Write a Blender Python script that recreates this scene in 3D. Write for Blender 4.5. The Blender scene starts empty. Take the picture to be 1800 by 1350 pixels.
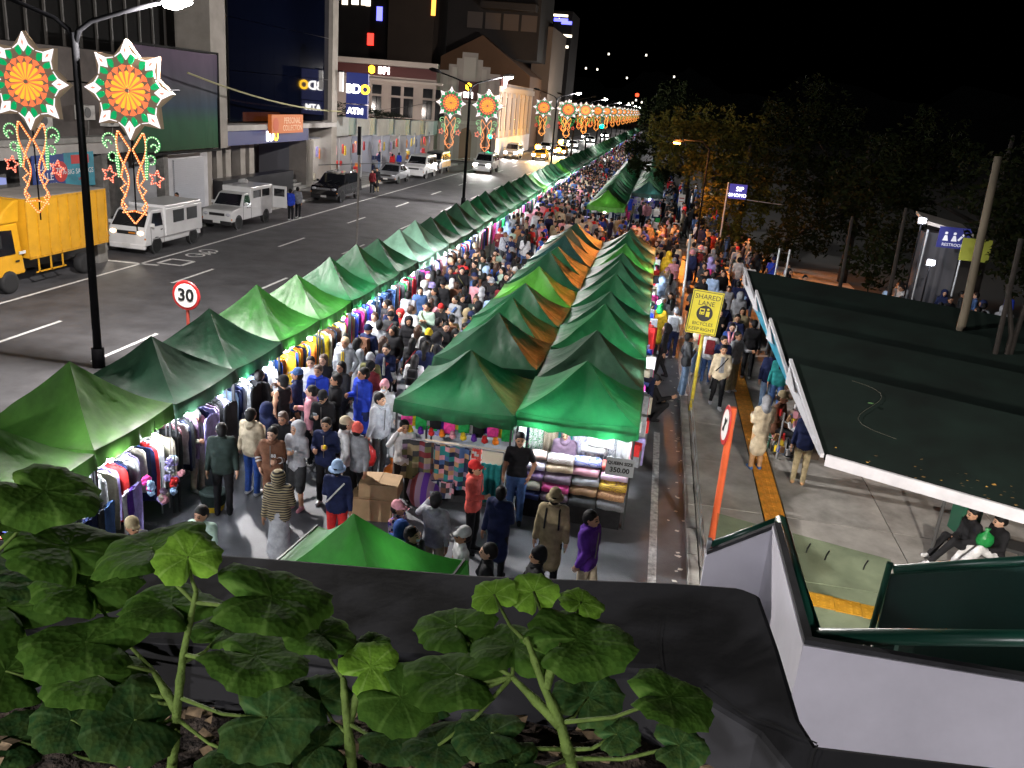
import bpy, math, random
import numpy as np
from mathutils import Matrix, Vector
random.seed(7); RNG = np.random.default_rng(7)
SC = bpy.context.scene
COL = SC.collection
PI = math.pi
# ---------------------------------------------------------------- camera
F_PX, ROLL, CAM_H = 1500.0, math.radians(4.9), 7.3      # focal length for an 1800 px wide frame
def _solve():
    vp = np.array([275.0, -475.0]); n = np.array([-math.sin(ROLL), math.cos(ROLL)])
    pitch = math.atan2(-(vp @ n), F_PX)
    d = np.array([n[0]*F_PX/math.tan(pitch), n[1]*F_PX/math.tan(pitch), F_PX]); d /= np.linalg.norm(d)
    fy = np.array([vp[0], vp[1], F_PX]); fy /= np.linalg.norm(fy); fy -= d*(fy @ d); fy /= np.linalg.norm(fy)
    up = -d
    return np.stack([np.cross(fy, up), fy, up])
CR = _solve()
def ray(u, v): return CR @ np.array([u-900.0, v-675.0, F_PX])
def gp(u, v, z=0.0):                      # where a photograph pixel meets the level z
    r = ray(u, v); t = (z-CAM_H)/r[2]; return Vector((r[0]*t, r[1]*t, z))
def atY(u, v, Y):
    r = ray(u, v); t = Y/r[1]; return Vector((r[0]*t, Y, CAM_H+r[2]*t))
def atX(u, v, X):
    r = ray(u, v); t = X/r[0]; return Vector((X, r[1]*t, CAM_H+r[2]*t))
def px(p):
    c = CR.T @ (np.array(p)-np.array([0, 0, CAM_H])); return (900+F_PX*c[0]/c[2], 675+F_PX*c[1]/c[2], c[2])
cam = bpy.data.objects.new('camera', bpy.data.cameras.new('camera')); COL.objects.link(cam); SC.camera = cam
_r, _u, _b = CR @ np.array([1, 0, 0]), CR @ np.array([0, -1, 0]), CR @ np.array([0, 0, -1])
cam.matrix_world = Matrix(((_r[0], _u[0], _b[0], 0), (_r[1], _u[1], _b[1], 0), (_r[2], _u[2], _b[2], CAM_H), (0, 0, 0, 1)))
cam.data.sensor_width = 36; cam.data.lens = F_PX/1800*36; cam.data.clip_start = 0.05; cam.data.clip_end = 3000
# ---------------------------------------------------------------- night sky, exposure
w = bpy.data.worlds.new('World'); SC.world = w; w.use_nodes = True
nt = w.node_tree; bg = nt.nodes['Background']
sky = nt.nodes.new('ShaderNodeTexSky'); sky.sky_type = 'NISHITA'; sky.sun_disc = False
sky.sun_elevation = math.radians(-6); sky.sun_rotation = math.radians(200)
nt.links.new(sky.outputs['Color'], bg.inputs['Color']); bg.inputs['Strength'].default_value = 0.05
sun = bpy.data.lights.new('moon', 'SUN'); sun.energy = 0.03; sun.angle = math.radians(0.6); sun.color = (0.85, 0.9, 1.0)
so = bpy.data.objects.new('moon', sun); COL.objects.link(so); so.rotation_euler = (math.radians(42), 0, math.radians(-35))
vs = SC.view_settings; vs.view_transform = 'Standard'; vs.look = 'None'; vs.exposure = 0.5; vs.gamma = 1.0; vs.use_curve_mapping = False
SC.render.engine = 'CYCLES'
cy = SC.cycles
cy.use_light_tree = True; cy.max_bounces = 5; cy.diffuse_bounces = 2; cy.glossy_bounces = 2; cy.transmission_bounces = 3
cy.transparent_max_bounces = 8; cy.sample_clamp_indirect = 3.0; cy.sample_clamp_direct = 0; cy.caustics_reflective = False; cy.caustics_refractive = False
cy.use_denoising = True
try: cy.denoiser = 'OPENIMAGEDENOISE'
except Exception: pass
# ---------------------------------------------------------------- materials
MATS = {}
def mat(name, col, rough=0.7, var=0.0, vscale=6.0, bump=0.0, bscale=30.0, metal=0.0, emit=None, estr=0.0, spec=0.5, trans=0.0, col2=None, stretch=None, coat=0.0):
    if name in MATS: return MATS[name]
    m = bpy.data.materials.new(name); m.use_nodes = True; nt = m.node_tree; b = nt.nodes['Principled BSDF']
    b.inputs['Base Color'].default_value = (*col, 1); b.inputs['Roughness'].default_value = rough; b.inputs['Metallic'].default_value = metal
    b.inputs['Specular IOR Level'].default_value = spec
    if coat: b.inputs['Coat Weight'].default_value = coat; b.inputs['Coat Roughness'].default_value = 0.08
    if emit: b.inputs['Emission Color'].default_value = (*emit, 1); b.inputs['Emission Strength'].default_value = estr
    if var or bump:
        tc = nt.nodes.new('ShaderNodeTexCoord'); src = tc.outputs['Object']
        if stretch:
            mp = nt.nodes.new('ShaderNodeMapping'); mp.inputs['Scale'].default_value = stretch; nt.links.new(src, mp.inputs['Vector']); src = mp.outputs['Vector']
    if var:
        n = nt.nodes.new('ShaderNodeTexNoise'); n.inputs['Scale'].default_value = vscale; n.inputs['Detail'].default_value = 5; n.inputs['Roughness'].default_value = 0.62
        nt.links.new(src, n.inputs['Vector'])
        r = nt.nodes.new('ShaderNodeValToRGB'); r.color_ramp.elements[0].position = 0.32; r.color_ramp.elements[1].position = 0.68
        a = tuple(c*(1-var) for c in col); c2 = col2 if col2 else tuple(min(1, c*(1+var)) for c in col)
        r.color_ramp.elements[0].color = (*a, 1); r.color_ramp.elements[1].color = (*c2, 1)
        nt.links.new(n.outputs['Fac'], r.inputs['Fac']); nt.links.new(r.outputs['Color'], b.inputs['Base Color'])
    if bump:
        n2 = nt.nodes.new('ShaderNodeTexNoise'); n2.inputs['Scale'].default_value = bscale; n2.inputs['Detail'].default_value = 4; nt.links.new(src, n2.inputs['Vector'])
        bp = nt.nodes.new('ShaderNodeBump'); bp.inputs['Strength'].default_value = bump; bp.inputs['Distance'].default_value = 0.03
        nt.links.new(n2.outputs['Fac'], bp.inputs['Height']); nt.links.new(bp.outputs['Normal'], b.inputs['Normal'])
    if trans:
        t = nt.nodes.new('ShaderNodeBsdfTranslucent'); mx = nt.nodes.new('ShaderNodeMixShader'); mx.inputs['Fac'].default_value = trans
        lk = b.inputs['Base Color'].links
        if lk: nt.links.new(lk[0].from_socket, t.inputs['Color'])
        else: t.inputs['Color'].default_value = (*col, 1)
        out = nt.nodes['Material Output']
        nt.links.new(b.outputs[0], mx.inputs[1]); nt.links.new(t.outputs[0], mx.inputs[2]); nt.links.new(mx.outputs[0], out.inputs['Surface'])
    MATS[name] = m; return m
def emis(name, col, s):
    if name in MATS: return MATS[name]
    m = mat(name, tuple(c*0.5 for c in col), 0.5, emit=col, estr=s); return m
def glass(name, col, fac, rough=0.05):
    if name in MATS: return MATS[name]
    m = bpy.data.materials.new(name); m.use_nodes = True; nt = m.node_tree; b = nt.nodes['Principled BSDF']
    b.inputs['Base Color'].default_value = (*col, 1); b.inputs['Roughness'].default_value = rough
    t = nt.nodes.new('ShaderNodeBsdfTransparent'); t.inputs['Color'].default_value = (*[min(1, c*2.5+0.25) for c in col], 1); mx = nt.nodes.new('ShaderNodeMixShader'); mx.inputs['Fac'].default_value = fac
    nt.links.new(b.outputs[0], mx.inputs[1]); nt.links.new(t.outputs[0], mx.inputs[2]); nt.links.new(mx.outputs[0], nt.nodes['Material Output'].inputs['Surface'])
    MATS[name] = m; return m
# ---------------------------------------------------------------- object helpers
def tag(o, label=None, cat=None, group=None, kind=None):
    if label: o['label'] = label
    if cat: o['category'] = cat
    if group: o['group'] = group
    if kind: o['kind'] = kind
    return o
def empty(name, loc=(0, 0, 0), rz=0.0, label=None, cat=None, group=None):
    o = bpy.data.objects.new(name, None); COL.objects.link(o); o.location = loc; o.rotation_euler = (0, 0, rz); o.empty_display_size = 0.1
    return tag(o, label, cat, group)
def link(name, me, parent=None, loc=None, rot=None, mats=None):
    o = bpy.data.objects.new(name, me); COL.objects.link(o)
    if parent: o.parent = parent
    if loc is not None: o.location = loc
    if rot is not None: o.rotation_euler = rot
    return o
def kids(o): return [c for c in o.children]
def copy_tree(o, parent=None):
    c = o.copy(); COL.objects.link(c); c.parent = parent
    for ch in kids(o): copy_tree(ch, c)
    return c
ICO = None
def _ico():
    global ICO
    if ICO is None:
        t = (1+5**0.5)/2
        v = np.array([(-1,t,0),(1,t,0),(-1,-t,0),(1,-t,0),(0,-1,t),(0,1,t),(0,-1,-t),(0,1,-t),(t,0,-1),(t,0,1),(-t,0,-1),(-t,0,1)], float); v /= np.linalg.norm(v[0])
        f = [(0,11,5),(0,5,1),(0,1,7),(0,7,10),(0,10,11),(1,5,9),(5,11,4),(11,10,2),(10,7,6),(7,1,8),(3,9,4),(3,4,2),(3,2,6),(3,6,8),(3,8,9),(4,9,5),(2,4,11),(6,2,10),(8,6,7),(9,8,1)]
        ICO = (v, f)
    return ICO
class MB:
    def __init__(s): s.v, s.f, s.m = [], [], []
    def add(s, vs, fs, m=0):
        b = len(s.v); s.v.extend([tuple(map(float, x)) for x in vs])
        for f in fs: s.f.append(tuple(b+i for i in f)); s.m.append(m)
        return s
    def box(s, c, d, rz=0.0, m=0, rx=0.0, ry=0.0, taper=1.0):
        x, y, z = d[0]/2, d[1]/2, d[2]/2; k = taper
        vs = [(-x,-y,-z),(x,-y,-z),(x,y,-z),(-x,y,-z),(-x*k,-y*k,z),(x*k,-y*k,z),(x*k,y*k,z),(-x*k,y*k,z)]
        M = Matrix.Translation(c) @ Matrix.Rotation(rz, 4, 'Z') @ Matrix.Rotation(ry, 4, 'Y') @ Matrix.Rotation(rx, 4, 'X')
        return s.add([M @ Vector(v) for v in vs], [(0,3,2,1),(4,5,6,7),(0,1,5,4),(1,2,6,5),(2,3,7,6),(3,0,4,7)], m)
    def bb(s, lo, hi, m=0):
        return s.box([(a+b)/2 for a, b in zip(lo, hi)], [b-a for a, b in zip(lo, hi)], m=m)
    def tube(s, pts, r, seg=8, m=0, cap=True):
        pts = [Vector(p) for p in pts]; n = len(pts); rs = r if isinstance(r, (list, tuple)) else [r]*n
        vs, fs = [], []; up = None
        for i, p in enumerate(pts):
            t = (pts[min(i+1, n-1)]-pts[max(i-1, 0)]).normalized()
            if up is None: up = Vector((0, 0, 1)) if abs(t.z) < 0.9 else Vector((1, 0, 0))
            a = t.cross(up); a = a.normalized() if a.length > 1e-6 else Vector((1, 0, 0)); b = a.cross(t).normalized(); up = b
            for k in range(seg):
                an = 2*PI*k/seg; vs.append(p+a*math.cos(an)*rs[i]+b*math.sin(an)*rs[i])
        for i in range(n-1):
            for k in range(seg):
                k2 = (k+1) % seg; fs.append((i*seg+k, i*seg+k2, (i+1)*seg+k2, (i+1)*seg+k))
        if cap: fs.append(tuple(range(seg))[::-1]); fs.append(tuple((n-1)*seg+k for k in range(seg)))
        return s.add(vs, fs, m)
    def lathe(s, prof, c=(0, 0, 0), seg=16, m=0, axis='Z'):
        vs, fs = [], []
        for r, z in prof:
            for k in range(seg):
                a = 2*PI*k/seg; p = (r*math.cos(a), r*math.sin(a), z)
                if axis == 'X': p = (p[2], p[0], p[1])
                if axis == 'Y': p = (p[0], p[2], p[1])
                vs.append((p[0]+c[0], p[1]+c[1], p[2]+c[2]))
        n = len(prof)
        for i in range(n-1):
            for k in range(seg):
                k2 = (k+1) % seg; fs.append((i*seg+k, i*seg+k2, (i+1)*seg+k2, (i+1)*seg+k))
        fs.append(tuple(range(seg))[::-1]); fs.append(tuple((n-1)*seg+k for k in range(seg)))
        return s.add(vs, fs, m)
    def ico(s, c, r, m=0):
        v, f = _ico(); r = np.array(r if hasattr(r, '__len__') else (r, r, r)); return s.add(v*r+np.array(c), f, m)
    def prism(s, poly, lo, hi, axis='X', m=0):
        n = len(poly)
        def P(a, b, t): return {'X': (t, a, b), 'Y': (a, t, b), 'Z': (a, b, t)}[axis]
        vs = [P(a, b, lo) for a, b in poly]+[P(a, b, hi) for a, b in poly]
        fs = [tuple(range(n))[::-1], tuple(range(n, 2*n))]+[(i, (i+1) % n, n+(i+1) % n, n+i) for i in range(n)]
        return s.add(vs, fs, m)
    def mesh(s, name, mats, smooth=False):
        me = bpy.data.meshes.new(name); me.from_pydata(s.v, [], s.f)
        for m in (mats if isinstance(mats, (list, tuple)) else [mats]): me.materials.append(m)
        if any(s.m): me.polygons.foreach_set('material_index', s.m)
        if smooth: me.polygons.foreach_set('use_smooth', [True]*len(s.f))
        me.update(); return me
    def build(s, name, mats, parent=None, loc=None, rot=None, smooth=False, bevel=0.0):
        o = link(name, s.mesh(name, mats, smooth), parent, loc, rot)
        if bevel:
            md = o.modifiers.new('bevel', 'BEVEL'); md.width = bevel; md.segments = 2; md.limit_method = 'ANGLE'
        return o
TXT = {}
def text(body, size, mats, parent=None, M=None, ext=0.01, name='lettering', align='CENTER', bold=0.0, sx=1.0):
    k = (body, round(size, 3), ext, align, bold)
    if k not in TXT:
        cu = bpy.data.curves.new('t', 'FONT'); cu.body = body; cu.size = size; cu.extrude = ext; cu.align_x = align; cu.align_y = 'CENTER'; cu.resolution_u = 3; cu.offset = bold
        ob = bpy.data.objects.new('t', cu); COL.objects.link(ob); bpy.context.view_layer.update()
        dg = bpy.context.evaluated_depsgraph_get(); me = bpy.data.meshes.new_from_object(ob.evaluated_get(dg)); bpy.data.objects.remove(ob); TXT[k] = me
    me = TXT[k].copy(); me.materials.clear(); me.materials.append(mats)
    o = link(name, me, parent)
    if M is not None: o.matrix_local = M @ Matrix.Diagonal((sx, 1, 1, 1))
    return o
def facing(loc, rz=0.0, tilt=0.0):       # text standing upright, readable from -Y, turned by rz
    return Matrix.Translation(loc) @ Matrix.Rotation(rz, 4, 'Z') @ Matrix.Rotation(PI/2+tilt, 4, 'X')
ORD = ['first','second','third','fourth','fifth','sixth','seventh','eighth','ninth','tenth','eleventh','twelfth','thirteenth','fourteenth','fifteenth','sixteenth','seventeenth','eighteenth','nineteenth','twentieth']
def nth(i):
    if i < 20: return ORD[i]
    n = i+1; return '%d%s' % (n, {1: 'st', 2: 'nd', 3: 'rd'}.get(n % 10 if n % 100 not in (11, 12, 13) else 0, 'th'))
# ---------------------------------------------------------------- people: bodies grown from distance fields
def surfnet(D, Mt, org, h):
    ins = D < 0
    nx, ny, nz = D.shape
    c = np.zeros((nx-1, ny-1, nz-1), np.int8)
    for i in (0, 1):
        for j in (0, 1):
            for k in (0, 1): c += ins[i:nx-1+i, j:ny-1+j, k:nz-1+k]
    act = (c > 0) & (c < 8); idx = -np.ones(act.shape, np.int64); cells = np.argwhere(act); idx[act] = np.arange(len(cells))
    acc = np.zeros((len(cells), 3)); cnt = np.zeros(len(cells)); cs = cells.T
    corners = [(i, j, k) for i in (0, 1) for j in (0, 1) for k in (0, 1)]
    for a in corners:
        for ax in range(3):
            if a[ax]: continue
            b = list(a); b[ax] = 1
            da = D[cs[0]+a[0], cs[1]+a[1], cs[2]+a[2]]; db = D[cs[0]+b[0], cs[1]+b[1], cs[2]+b[2]]
            s = (da < 0) != (db < 0)
            t = np.where(s, da/np.where(s, da-db, 1), 0); p = np.zeros((len(cells), 3)); p[:] = a; p[:, ax] += t
            acc[s] += p[s]; cnt[s] += 1
    V = (cells+acc/cnt[:, None])*h+org
    fs = []; ms = []
    for ax in range(3):
        sl = [slice(1, n-1) for n in (nx, ny, nz)]; sl[ax] = slice(0, (nx, ny, nz)[ax]-1)
        sh = list(sl); sh[ax] = slice(1, (nx, ny, nz)[ax])
        a = ins[tuple(sl)]; b = ins[tuple(sh)]; e = np.argwhere(a != b)
        if len(e) == 0: continue
        off = np.array([1, 1, 1]); off[ax] = 0; g = e+off; flip = ~a[tuple(e.T)]
        u, w_ = [(1, 2), (2, 0), (0, 1)][ax]
        def cell(du, dw):
            q = g.copy(); q[:, u] -= du; q[:, w_] -= dw; return idx[tuple(q.T)]
        q = np.stack([cell(1, 1), cell(0, 1), cell(0, 0), cell(1, 0)], 1)
        q[flip] = q[flip][:, ::-1]
        fs.append(q); ms.append(Mt[tuple(np.where(a[tuple(e.T)][:, None], g, g+np.eye(3, dtype=int)[ax]).T)])
    return V, np.concatenate(fs), np.concatenate(ms)
def sdf(prims, h, pad=0.05):
    # prim: (a, b, ra, rb, material, k, squash)  a..b capsule with radii; squash scales depth (y)
    lo = np.full(3, 9.0); hi = -lo
    for p in prims:
        r = max(p[2], p[3])+pad
        lo = np.minimum(lo, np.minimum(p[0], p[1])-r); hi = np.maximum(hi, np.maximum(p[0], p[1])+r)
    n = np.ceil((hi-lo)/h).astype(int)+1; ax = [lo[i]+h*np.arange(n[i]) for i in range(3)]
    D = np.full(n, 0.5, np.float32); B = np.full(n, 9.0, np.float32); Mt = np.zeros(n, np.int8)
    for p in prims:
        a, b = np.array(p[0], float), np.array(p[1], float); ra, rb, m, k, sq = p[2], p[3], p[4], p[5], p[6]
        r = max(ra, rb)+0.06; l = np.minimum(a, b)-r; u = np.maximum(a, b)+r
        s = tuple(slice(max(0, int((l[i]-lo[i])/h)), min(n[i], int((u[i]-lo[i])/h)+2)) for i in range(3))
        X, Y, Z = np.meshgrid(ax[0][s[0]], ax[1][s[1]], ax[2][s[2]], indexing='ij', sparse=True)
        ba = b-a; L = ba @ ba+1e-9
        t = np.clip(((X-a[0])*ba[0]+(Y-a[1])*ba[1]+(Z-a[2])*ba[2])/L, 0, 1)
        d = np.sqrt((X-a[0]-t*ba[0])**2+((Y-a[1]-t*ba[1])/sq)**2+(Z-a[2]-t*ba[2])**2)-(ra+t*(rb-ra))
        if sq < 1: d = d*(0.5+0.5*sq)
        if m < 0:            # carve
            D[s] = np.maximum(D[s], -d); continue
        d0 = D[s]; hh = np.clip(0.5+0.5*(d0-d)/k, 0, 1); D[s] = d0*(1-hh)+d*hh-k*hh*(1-hh)
        w_ = d < B[s]; Mt[s] = np.where(w_, m, Mt[s]); B[s] = np.where(w_, d, B[s])
    return surfnet(D, Mt, lo, h)
def C(a, b, ra, rb=None, m=0, k=0.035, sq=1.0): return (a, b, ra, ra if rb is None else rb, m, k, sq)
S_SKIN, S_TOP, S_BOT, S_SHOE, S_DARK = range(5)
# head, origin at the neck joint, face toward -Y, 0.24 m tall
def head_parts(h):
    pr = [C((0, .012, .135), (0, .012, .135), .094, m=0), C((0, -.022, .075), (0, -.035, .06), .062, .05, 0, .05), C((0, .03, .12), (0, .035, .14), .088, m=0, k=.05),
          C((0, .012, -.05), (0, .0, .05), .056, .05, 0, .03), C((0, -.088, .118), (0, -.104, .088), .012, .017, 0, .02), C((0, -.07, .03), (0, -.08, .03), .02, .016, 0, .03),
          C((-.05, -.07, .138), (.05, -.07, .138), .013, m=0, k=.03), C((-.03, -.08, .093), (-.036, -.07, .06), .02, .016, 0, .03), C((.03, -.08, .093), (.036, -.07, .06), .02, .016, 0, .03),
          C((-.094, .015, .125), (-.096, .02, .085), .014, .01, 0, .012), C((.094, .015, .125), (.096, .02, .085), .014, .01, 0, .012)]
    V, F, Mm = sdf(pr, h); V[:, 0] *= 0.86
    c = V[F].mean(1); Mm[:] = 0
    for sx in (-1, 1):
        Mm[(abs(c[:, 0]-sx*.033) < .019) & (c[:, 1] < -.058) & (abs(c[:, 2]-.116) < .0085)] = 4
        Mm[(abs(c[:, 0]-sx*.034) < .024) & (c[:, 1] < -.058) & (abs(c[:, 2]-.143) < .006)] = 4
    Mm[(abs(c[:, 0]) < .024) & (c[:, 1] < -.07) & (abs(c[:, 2]-.062) < .0045)] = 4
    return V, F, Mm
def hand_parts(h, grip):
    # wrist at origin, hand along -Z, palm facing +X (thumb toward -Y)
    pr = [C((0, 0, .02), (0, 0, -.02), .026, .027, 0, .02, ), C((0, -.022, -.035), (0, -.026, -.075), .02, .018, 0, .02), C((0, .02, -.035), (0, .022, -.07), .02, .017, 0, .02), C((0, 0, -.03), (0, 0, -.08), .022, .018, 0, .02)]
    for i, (y, L) in enumerate(((-.032, .070), (-.011, .080), (.011, .074), (.031, .058))):
        z0 = -.085+abs(y)*.2
        if grip:
            a, b, c_, d_ = (0, y, z0), (.02, y, z0-.024), (.045, y, z0-.016), (.046, y, z0+.012)
        else:
            a, b, c_, d_ = (0, y, z0), (.006, y*1.1, z0-L*.45), (.016, y*1.15, z0-L*.78), (.026, y*1.15, z0-L)
        pr += [C(a, b, .0105, .0098, 0, .004), C(b, c_, .0098, .009, 0, .004), C(c_, d_, .009, .0078, 0, .004)]
    pr += [C((.004, -.03, -.03), (.022, -.055, -.058), .014, .011, 0, .008), C((.022, -.055, -.058), (.034, -.05 if grip else -.06, -.088), .011, .009, 0, .004)]
    V, F, Mm = sdf(pr, h, .03); Mm[:] = 0; return V, F, Mm
HEAD, HANDS = {}, {}; WOB = [0]
def get_head(h):
    if h not in HEAD: HEAD[h] = head_parts(h)
    return HEAD[h]
def get_hand(h, g):
    if (h, g) not in HANDS: HANDS[(h, g)] = hand_parts(h, g)
    return HANDS[(h, g)]
ARMS = {'down': ((.055, -.02, -.27), (.075, .05, -.51)), 'swing': ((.05, -.10, -.25), (.05, .02, -.48)), 'back': ((.05, .13, -.24), (.07, .16, -.47)),
        'phone': ((.06, -.02, -.27), (-.07, -.24, -.16)), 'pocket': ((.13, .05, -.25), (.05, -.05, -.44)), 'ear': ((.17, -.1, -.13), (-.02, -.10, .13)),
        'reach': ((.06, -.16, -.2), (.02, -.40, -.14)), 'carry': ((.05, -.03, -.27), (-.03, -.26, -.22)), 'lap': ((.05, -.06, -.26), (-.06, -.26, -.34)), 'cross': ((.08, -.05, -.26), (-.16, -.20, -.17)),
        'up': ((.14, -.12, .12), (.04, -.22, .32))}
def person_mesh(name, pose='stand', arms=('down', 'down'), top='jacket', bot='trousers', bulk=0.0, hood=None, head=(0, 0), h=.019, stride=.16, wide=1.0, lod=0):
    hs = .012 if lod == 0 else (.017 if lod == 1 else .04); hh = .0085 if lod == 0 else .014
    T = S_TOP; P = []; tb = {'tee': -.008, 'tank': -.012, 'sweater': .004, 'jacket': .014, 'puffer': .03, 'coat': .018}.get(top, 0)+bulk
    hipz, lean, sit = .90, 0.0, False
    if pose == 'sit': hipz, sit = .50, True
    if pose == 'crouch': hipz, sit, lean = .32, True, -.10
    if pose == 'low': hipz, sit, lean = .30, True, -.12
    if pose == 'bend': lean = -.32
    dz = hipz-.90
    def U(x, y, z):                          # upper body point, leaning forward about the hips
        zz = z-.92; a = lean*1.0
        return (x*wide, y*1.0+zz*math.sin(a), hipz+.02+zz*math.cos(a))
    # torso
    P += [C(U(-.075, .0, .95), U(.075, .0, .95), .108+tb*.6, m=S_BOT if top in ('tee', 'tank') and False else T, sq=.92), C(U(-.07, 0, 1.06), U(.07, 0, 1.06), .098+tb, m=T, sq=.88), C(U(-.085, .005, 1.20), U(.085, .005, 1.20), .108+tb, m=T, sq=.88),
          C(U(-.10, .01, 1.31), U(.10, .01, 1.31), .104+tb, m=T, sq=.88), C(U(-.14, .015, 1.385), U(.14, .015, 1.385), .062+tb*.8, m=T), C(U(0, .015, 1.40), U(0, .01, 1.47), .066+tb*.5, .05, T)]
    P.append(C(U(-.07, .005, .88), U(.07, .005, .88), .112+(tb*.5 if top in ('jacket', 'puffer', 'sweater') else 0), m=T if top in ('jacket', 'puffer', 'coat', 'sweater') else S_BOT, sq=.95))
    # legs
    kn, an = [], []
    for s in (-1, 1):
        st = stride*s*(-1 if pose != 'walkb' else 1) if pose in ('walk', 'walkb') else 0.0
        hip = np.array((s*.088*wide, 0, hipz-.02))
        if pose == 'sit': knee, ank = np.array((s*.11, -.43, hipz-.0)), np.array((s*.11, -.42-.06*s, .09))
        elif pose == 'low': knee, ank = np.array((s*.12, -.40, .47)), np.array((s*.13, -.66-.07*s, .09))
        elif pose == 'crouch': knee, ank = np.array((s*.16, -.34, .46)), np.array((s*.13, -.08, .09))
        else:
            knee = hip+np.array((s*.008, -.02+st*.55, -.43)); ank = np.array((s*.10, st+.012, .085+(0.05 if st > .05 else 0)))
            if st > .05: knee[1] -= .06
        kn.append(knee); an.append(ank)
        if bot == 'skirt': pass
        short = bot == 'shorts'
        P.append(C(hip, knee, .092, .066 if not short else .085, S_BOT, .03))
        if bot == 'wide': P.append(C(knee, ank+np.array((0, 0, .02)), .075, .085, S_BOT, .02))
        elif short: P += [C(hip, hip+(knee-hip)*.8, .1, .098, S_BOT, .02), C(knee, ank, .055, .04, S_SKIN, .03)]
        elif bot == 'slim': P.append(C(knee, ank, .06, .043, S_BOT, .02))
        else: P.append(C(knee, ank, .064, .054, S_BOT, .02))
        f = np.array((s*.012, -.13, -.045)); P += [C(ank+np.array((0, .03, -.045)), ank+f, .043, .036, S_SHOE, .02), C(ank+np.array((0, 0, 0)), ank+np.array((0, .01, -.04)), .045, .045, S_SHOE, .015)]
    if bot == 'skirt': P.append(C((0, 0, hipz), (0, 0.01, .22), .13, .21, S_BOT, .03))
    if top == 'coat':
        if sit: P.append(C(U(0, 0, .98), (0, -.22, hipz), .15, .15, T, .04, .9))
        else: P.append(C(U(-.0, 0.005, 1.02), (0, .005, .50), .125+tb, .185, T, .05, .82))
    # arms
    sleeve = {'tee': .45, 'tank': -1}.get(top, 2)
    W = []
    for s, an_ in ((-1, arms[0]), (1, arms[1])):
        e, w_ = ARMS[an_]; sh = np.array((s*.165*wide, .015, 1.385))
        el = sh+np.array((s*e[0]*.9, e[1], e[2])); wr = sh+np.array((s*w_[0], w_[1], w_[2]))
        sh, el, wr = (np.array(U(*(q/np.array((wide, 1, 1))))) if True else q for q in (sh, el, wr))
        ar = .052+tb*.55
        if sleeve > 1:
            P += [C(sh, el, ar+.008, ar-.004, T, .03), C(el, wr-(wr-el)*.04, ar-.005, ar-.016, T, .02), C(el+(wr-el)*.86, wr, .03, .026, 0, .006)]
        else:
            if sleeve > 0: P.append(C(sh, sh+(el-sh)*.62, ar+.010, ar+.012, T, .02))
            P += [C(sh, el, .05, .041, 0, .02), C(el, wr, .042, .028, 0, .02)]
        W.append((s, el, wr, an_))
    if hood == 'down': P += [C(U(-.07, .085, 1.43), U(.07, .085, 1.43), .052, m=T, k=.03), C(U(0, .10, 1.38), U(0, .10, 1.40), .06, m=T, k=.03)]
    hp = np.array(U(0, .005, 1.465)); hy, hpi = head
    if hood == 'up':
        Rm = np.array(Matrix.Rotation(hy, 3, 'Z') @ Matrix.Rotation(hpi, 3, 'X'))
        q = lambda x, y, z: hp+Rm @ np.array((x, y, z))
        P += [C(q(0, .03, .13), q(0, .035, .15), .125, m=T, k=.03), C(q(0, .02, .05), q(0, .04, .0), .1, m=T, k=.04), C(q(0, .1, .13), q(0, .12, .08), .08, m=T, k=.05), C(q(0, -.10, .115), q(0, -.13, .08), .072, .066, -1)]
    V, F, Mm = sdf(P, h); n = len(V); Vs, Fs, Ms = [V], [F], [Mm]
    # cloth folds: small wobble on clothes
    WOB[0] += 1; rg = np.random.default_rng(WOB[0]); ph = rg.uniform(0, 6, 6)
    wob = .0030*np.sin(V[:, 2]*38+V[:, 0]*17+ph[0])*np.sin(V[:, 0]*23+V[:, 1]*19+ph[1])+.0012*np.sin(V[:, 2]*71+V[:, 1]*41+ph[2])
    V[:, 1] += wob; V[:, 0] += wob*.7
    hv, hf, hm = get_head(hs); Rm = np.array(Matrix.Rotation(hy, 3, 'Z') @ Matrix.Rotation(hpi, 3, 'X'))
    Vs.append(hv @ Rm.T+hp); Fs.append(hf+n); Ms.append(hm); n += len(hv)
    if lod < 2:
        for s, el, wr, an_ in W:
            g = an_ in ('phone', 'carry', 'ear', 'up'); v, f, m = get_hand(hh, g)
            d = (wr-el)/np.linalg.norm(wr-el); z = -d; ref = np.array((-s, 0, 0.0)); x = ref-z*(ref @ z); x /= np.linalg.norm(x)+1e-9; y = np.cross(z, x)
            vv = v.copy()
            if y[1] < 0: vv[:, 1] *= -1; f = f[:, ::-1]
            Rh = np.stack([x, y, z], 1)
            Vs.append(vv @ Rh.T+wr); Fs.append(f+n); Ms.append(m); n += len(vv)
    V = np.concatenate(Vs); F = np.concatenate(Fs); M_ = np.concatenate(Ms)
    V[:, 2] -= V[:, 2].min()
    me = bpy.data.meshes.new(name); me.vertices.add(len(V)); me.vertices.foreach_set('co', V.astype(np.float32).ravel())
    me.loops.add(F.size); me.loops.foreach_set('vertex_index', F.astype(np.int32).ravel()); me.polygons.add(len(F))
    me.polygons.foreach_set('loop_start', np.arange(0, F.size, 4, dtype=np.int32)); me.polygons.foreach_set('loop_total', np.full(len(F), 4, np.int32))
    me.polygons.foreach_set('material_index', M_.astype(np.int32)); me.polygons.foreach_set('use_smooth', np.ones(len(F), bool)); me.update(calc_edges=True)
    zoff = 0
    return dict(me=me, kind=top, pose=pose, head=Vector(hp), hrot=(hy, hpi), W=W, V=V, F=F, M=M_)
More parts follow.
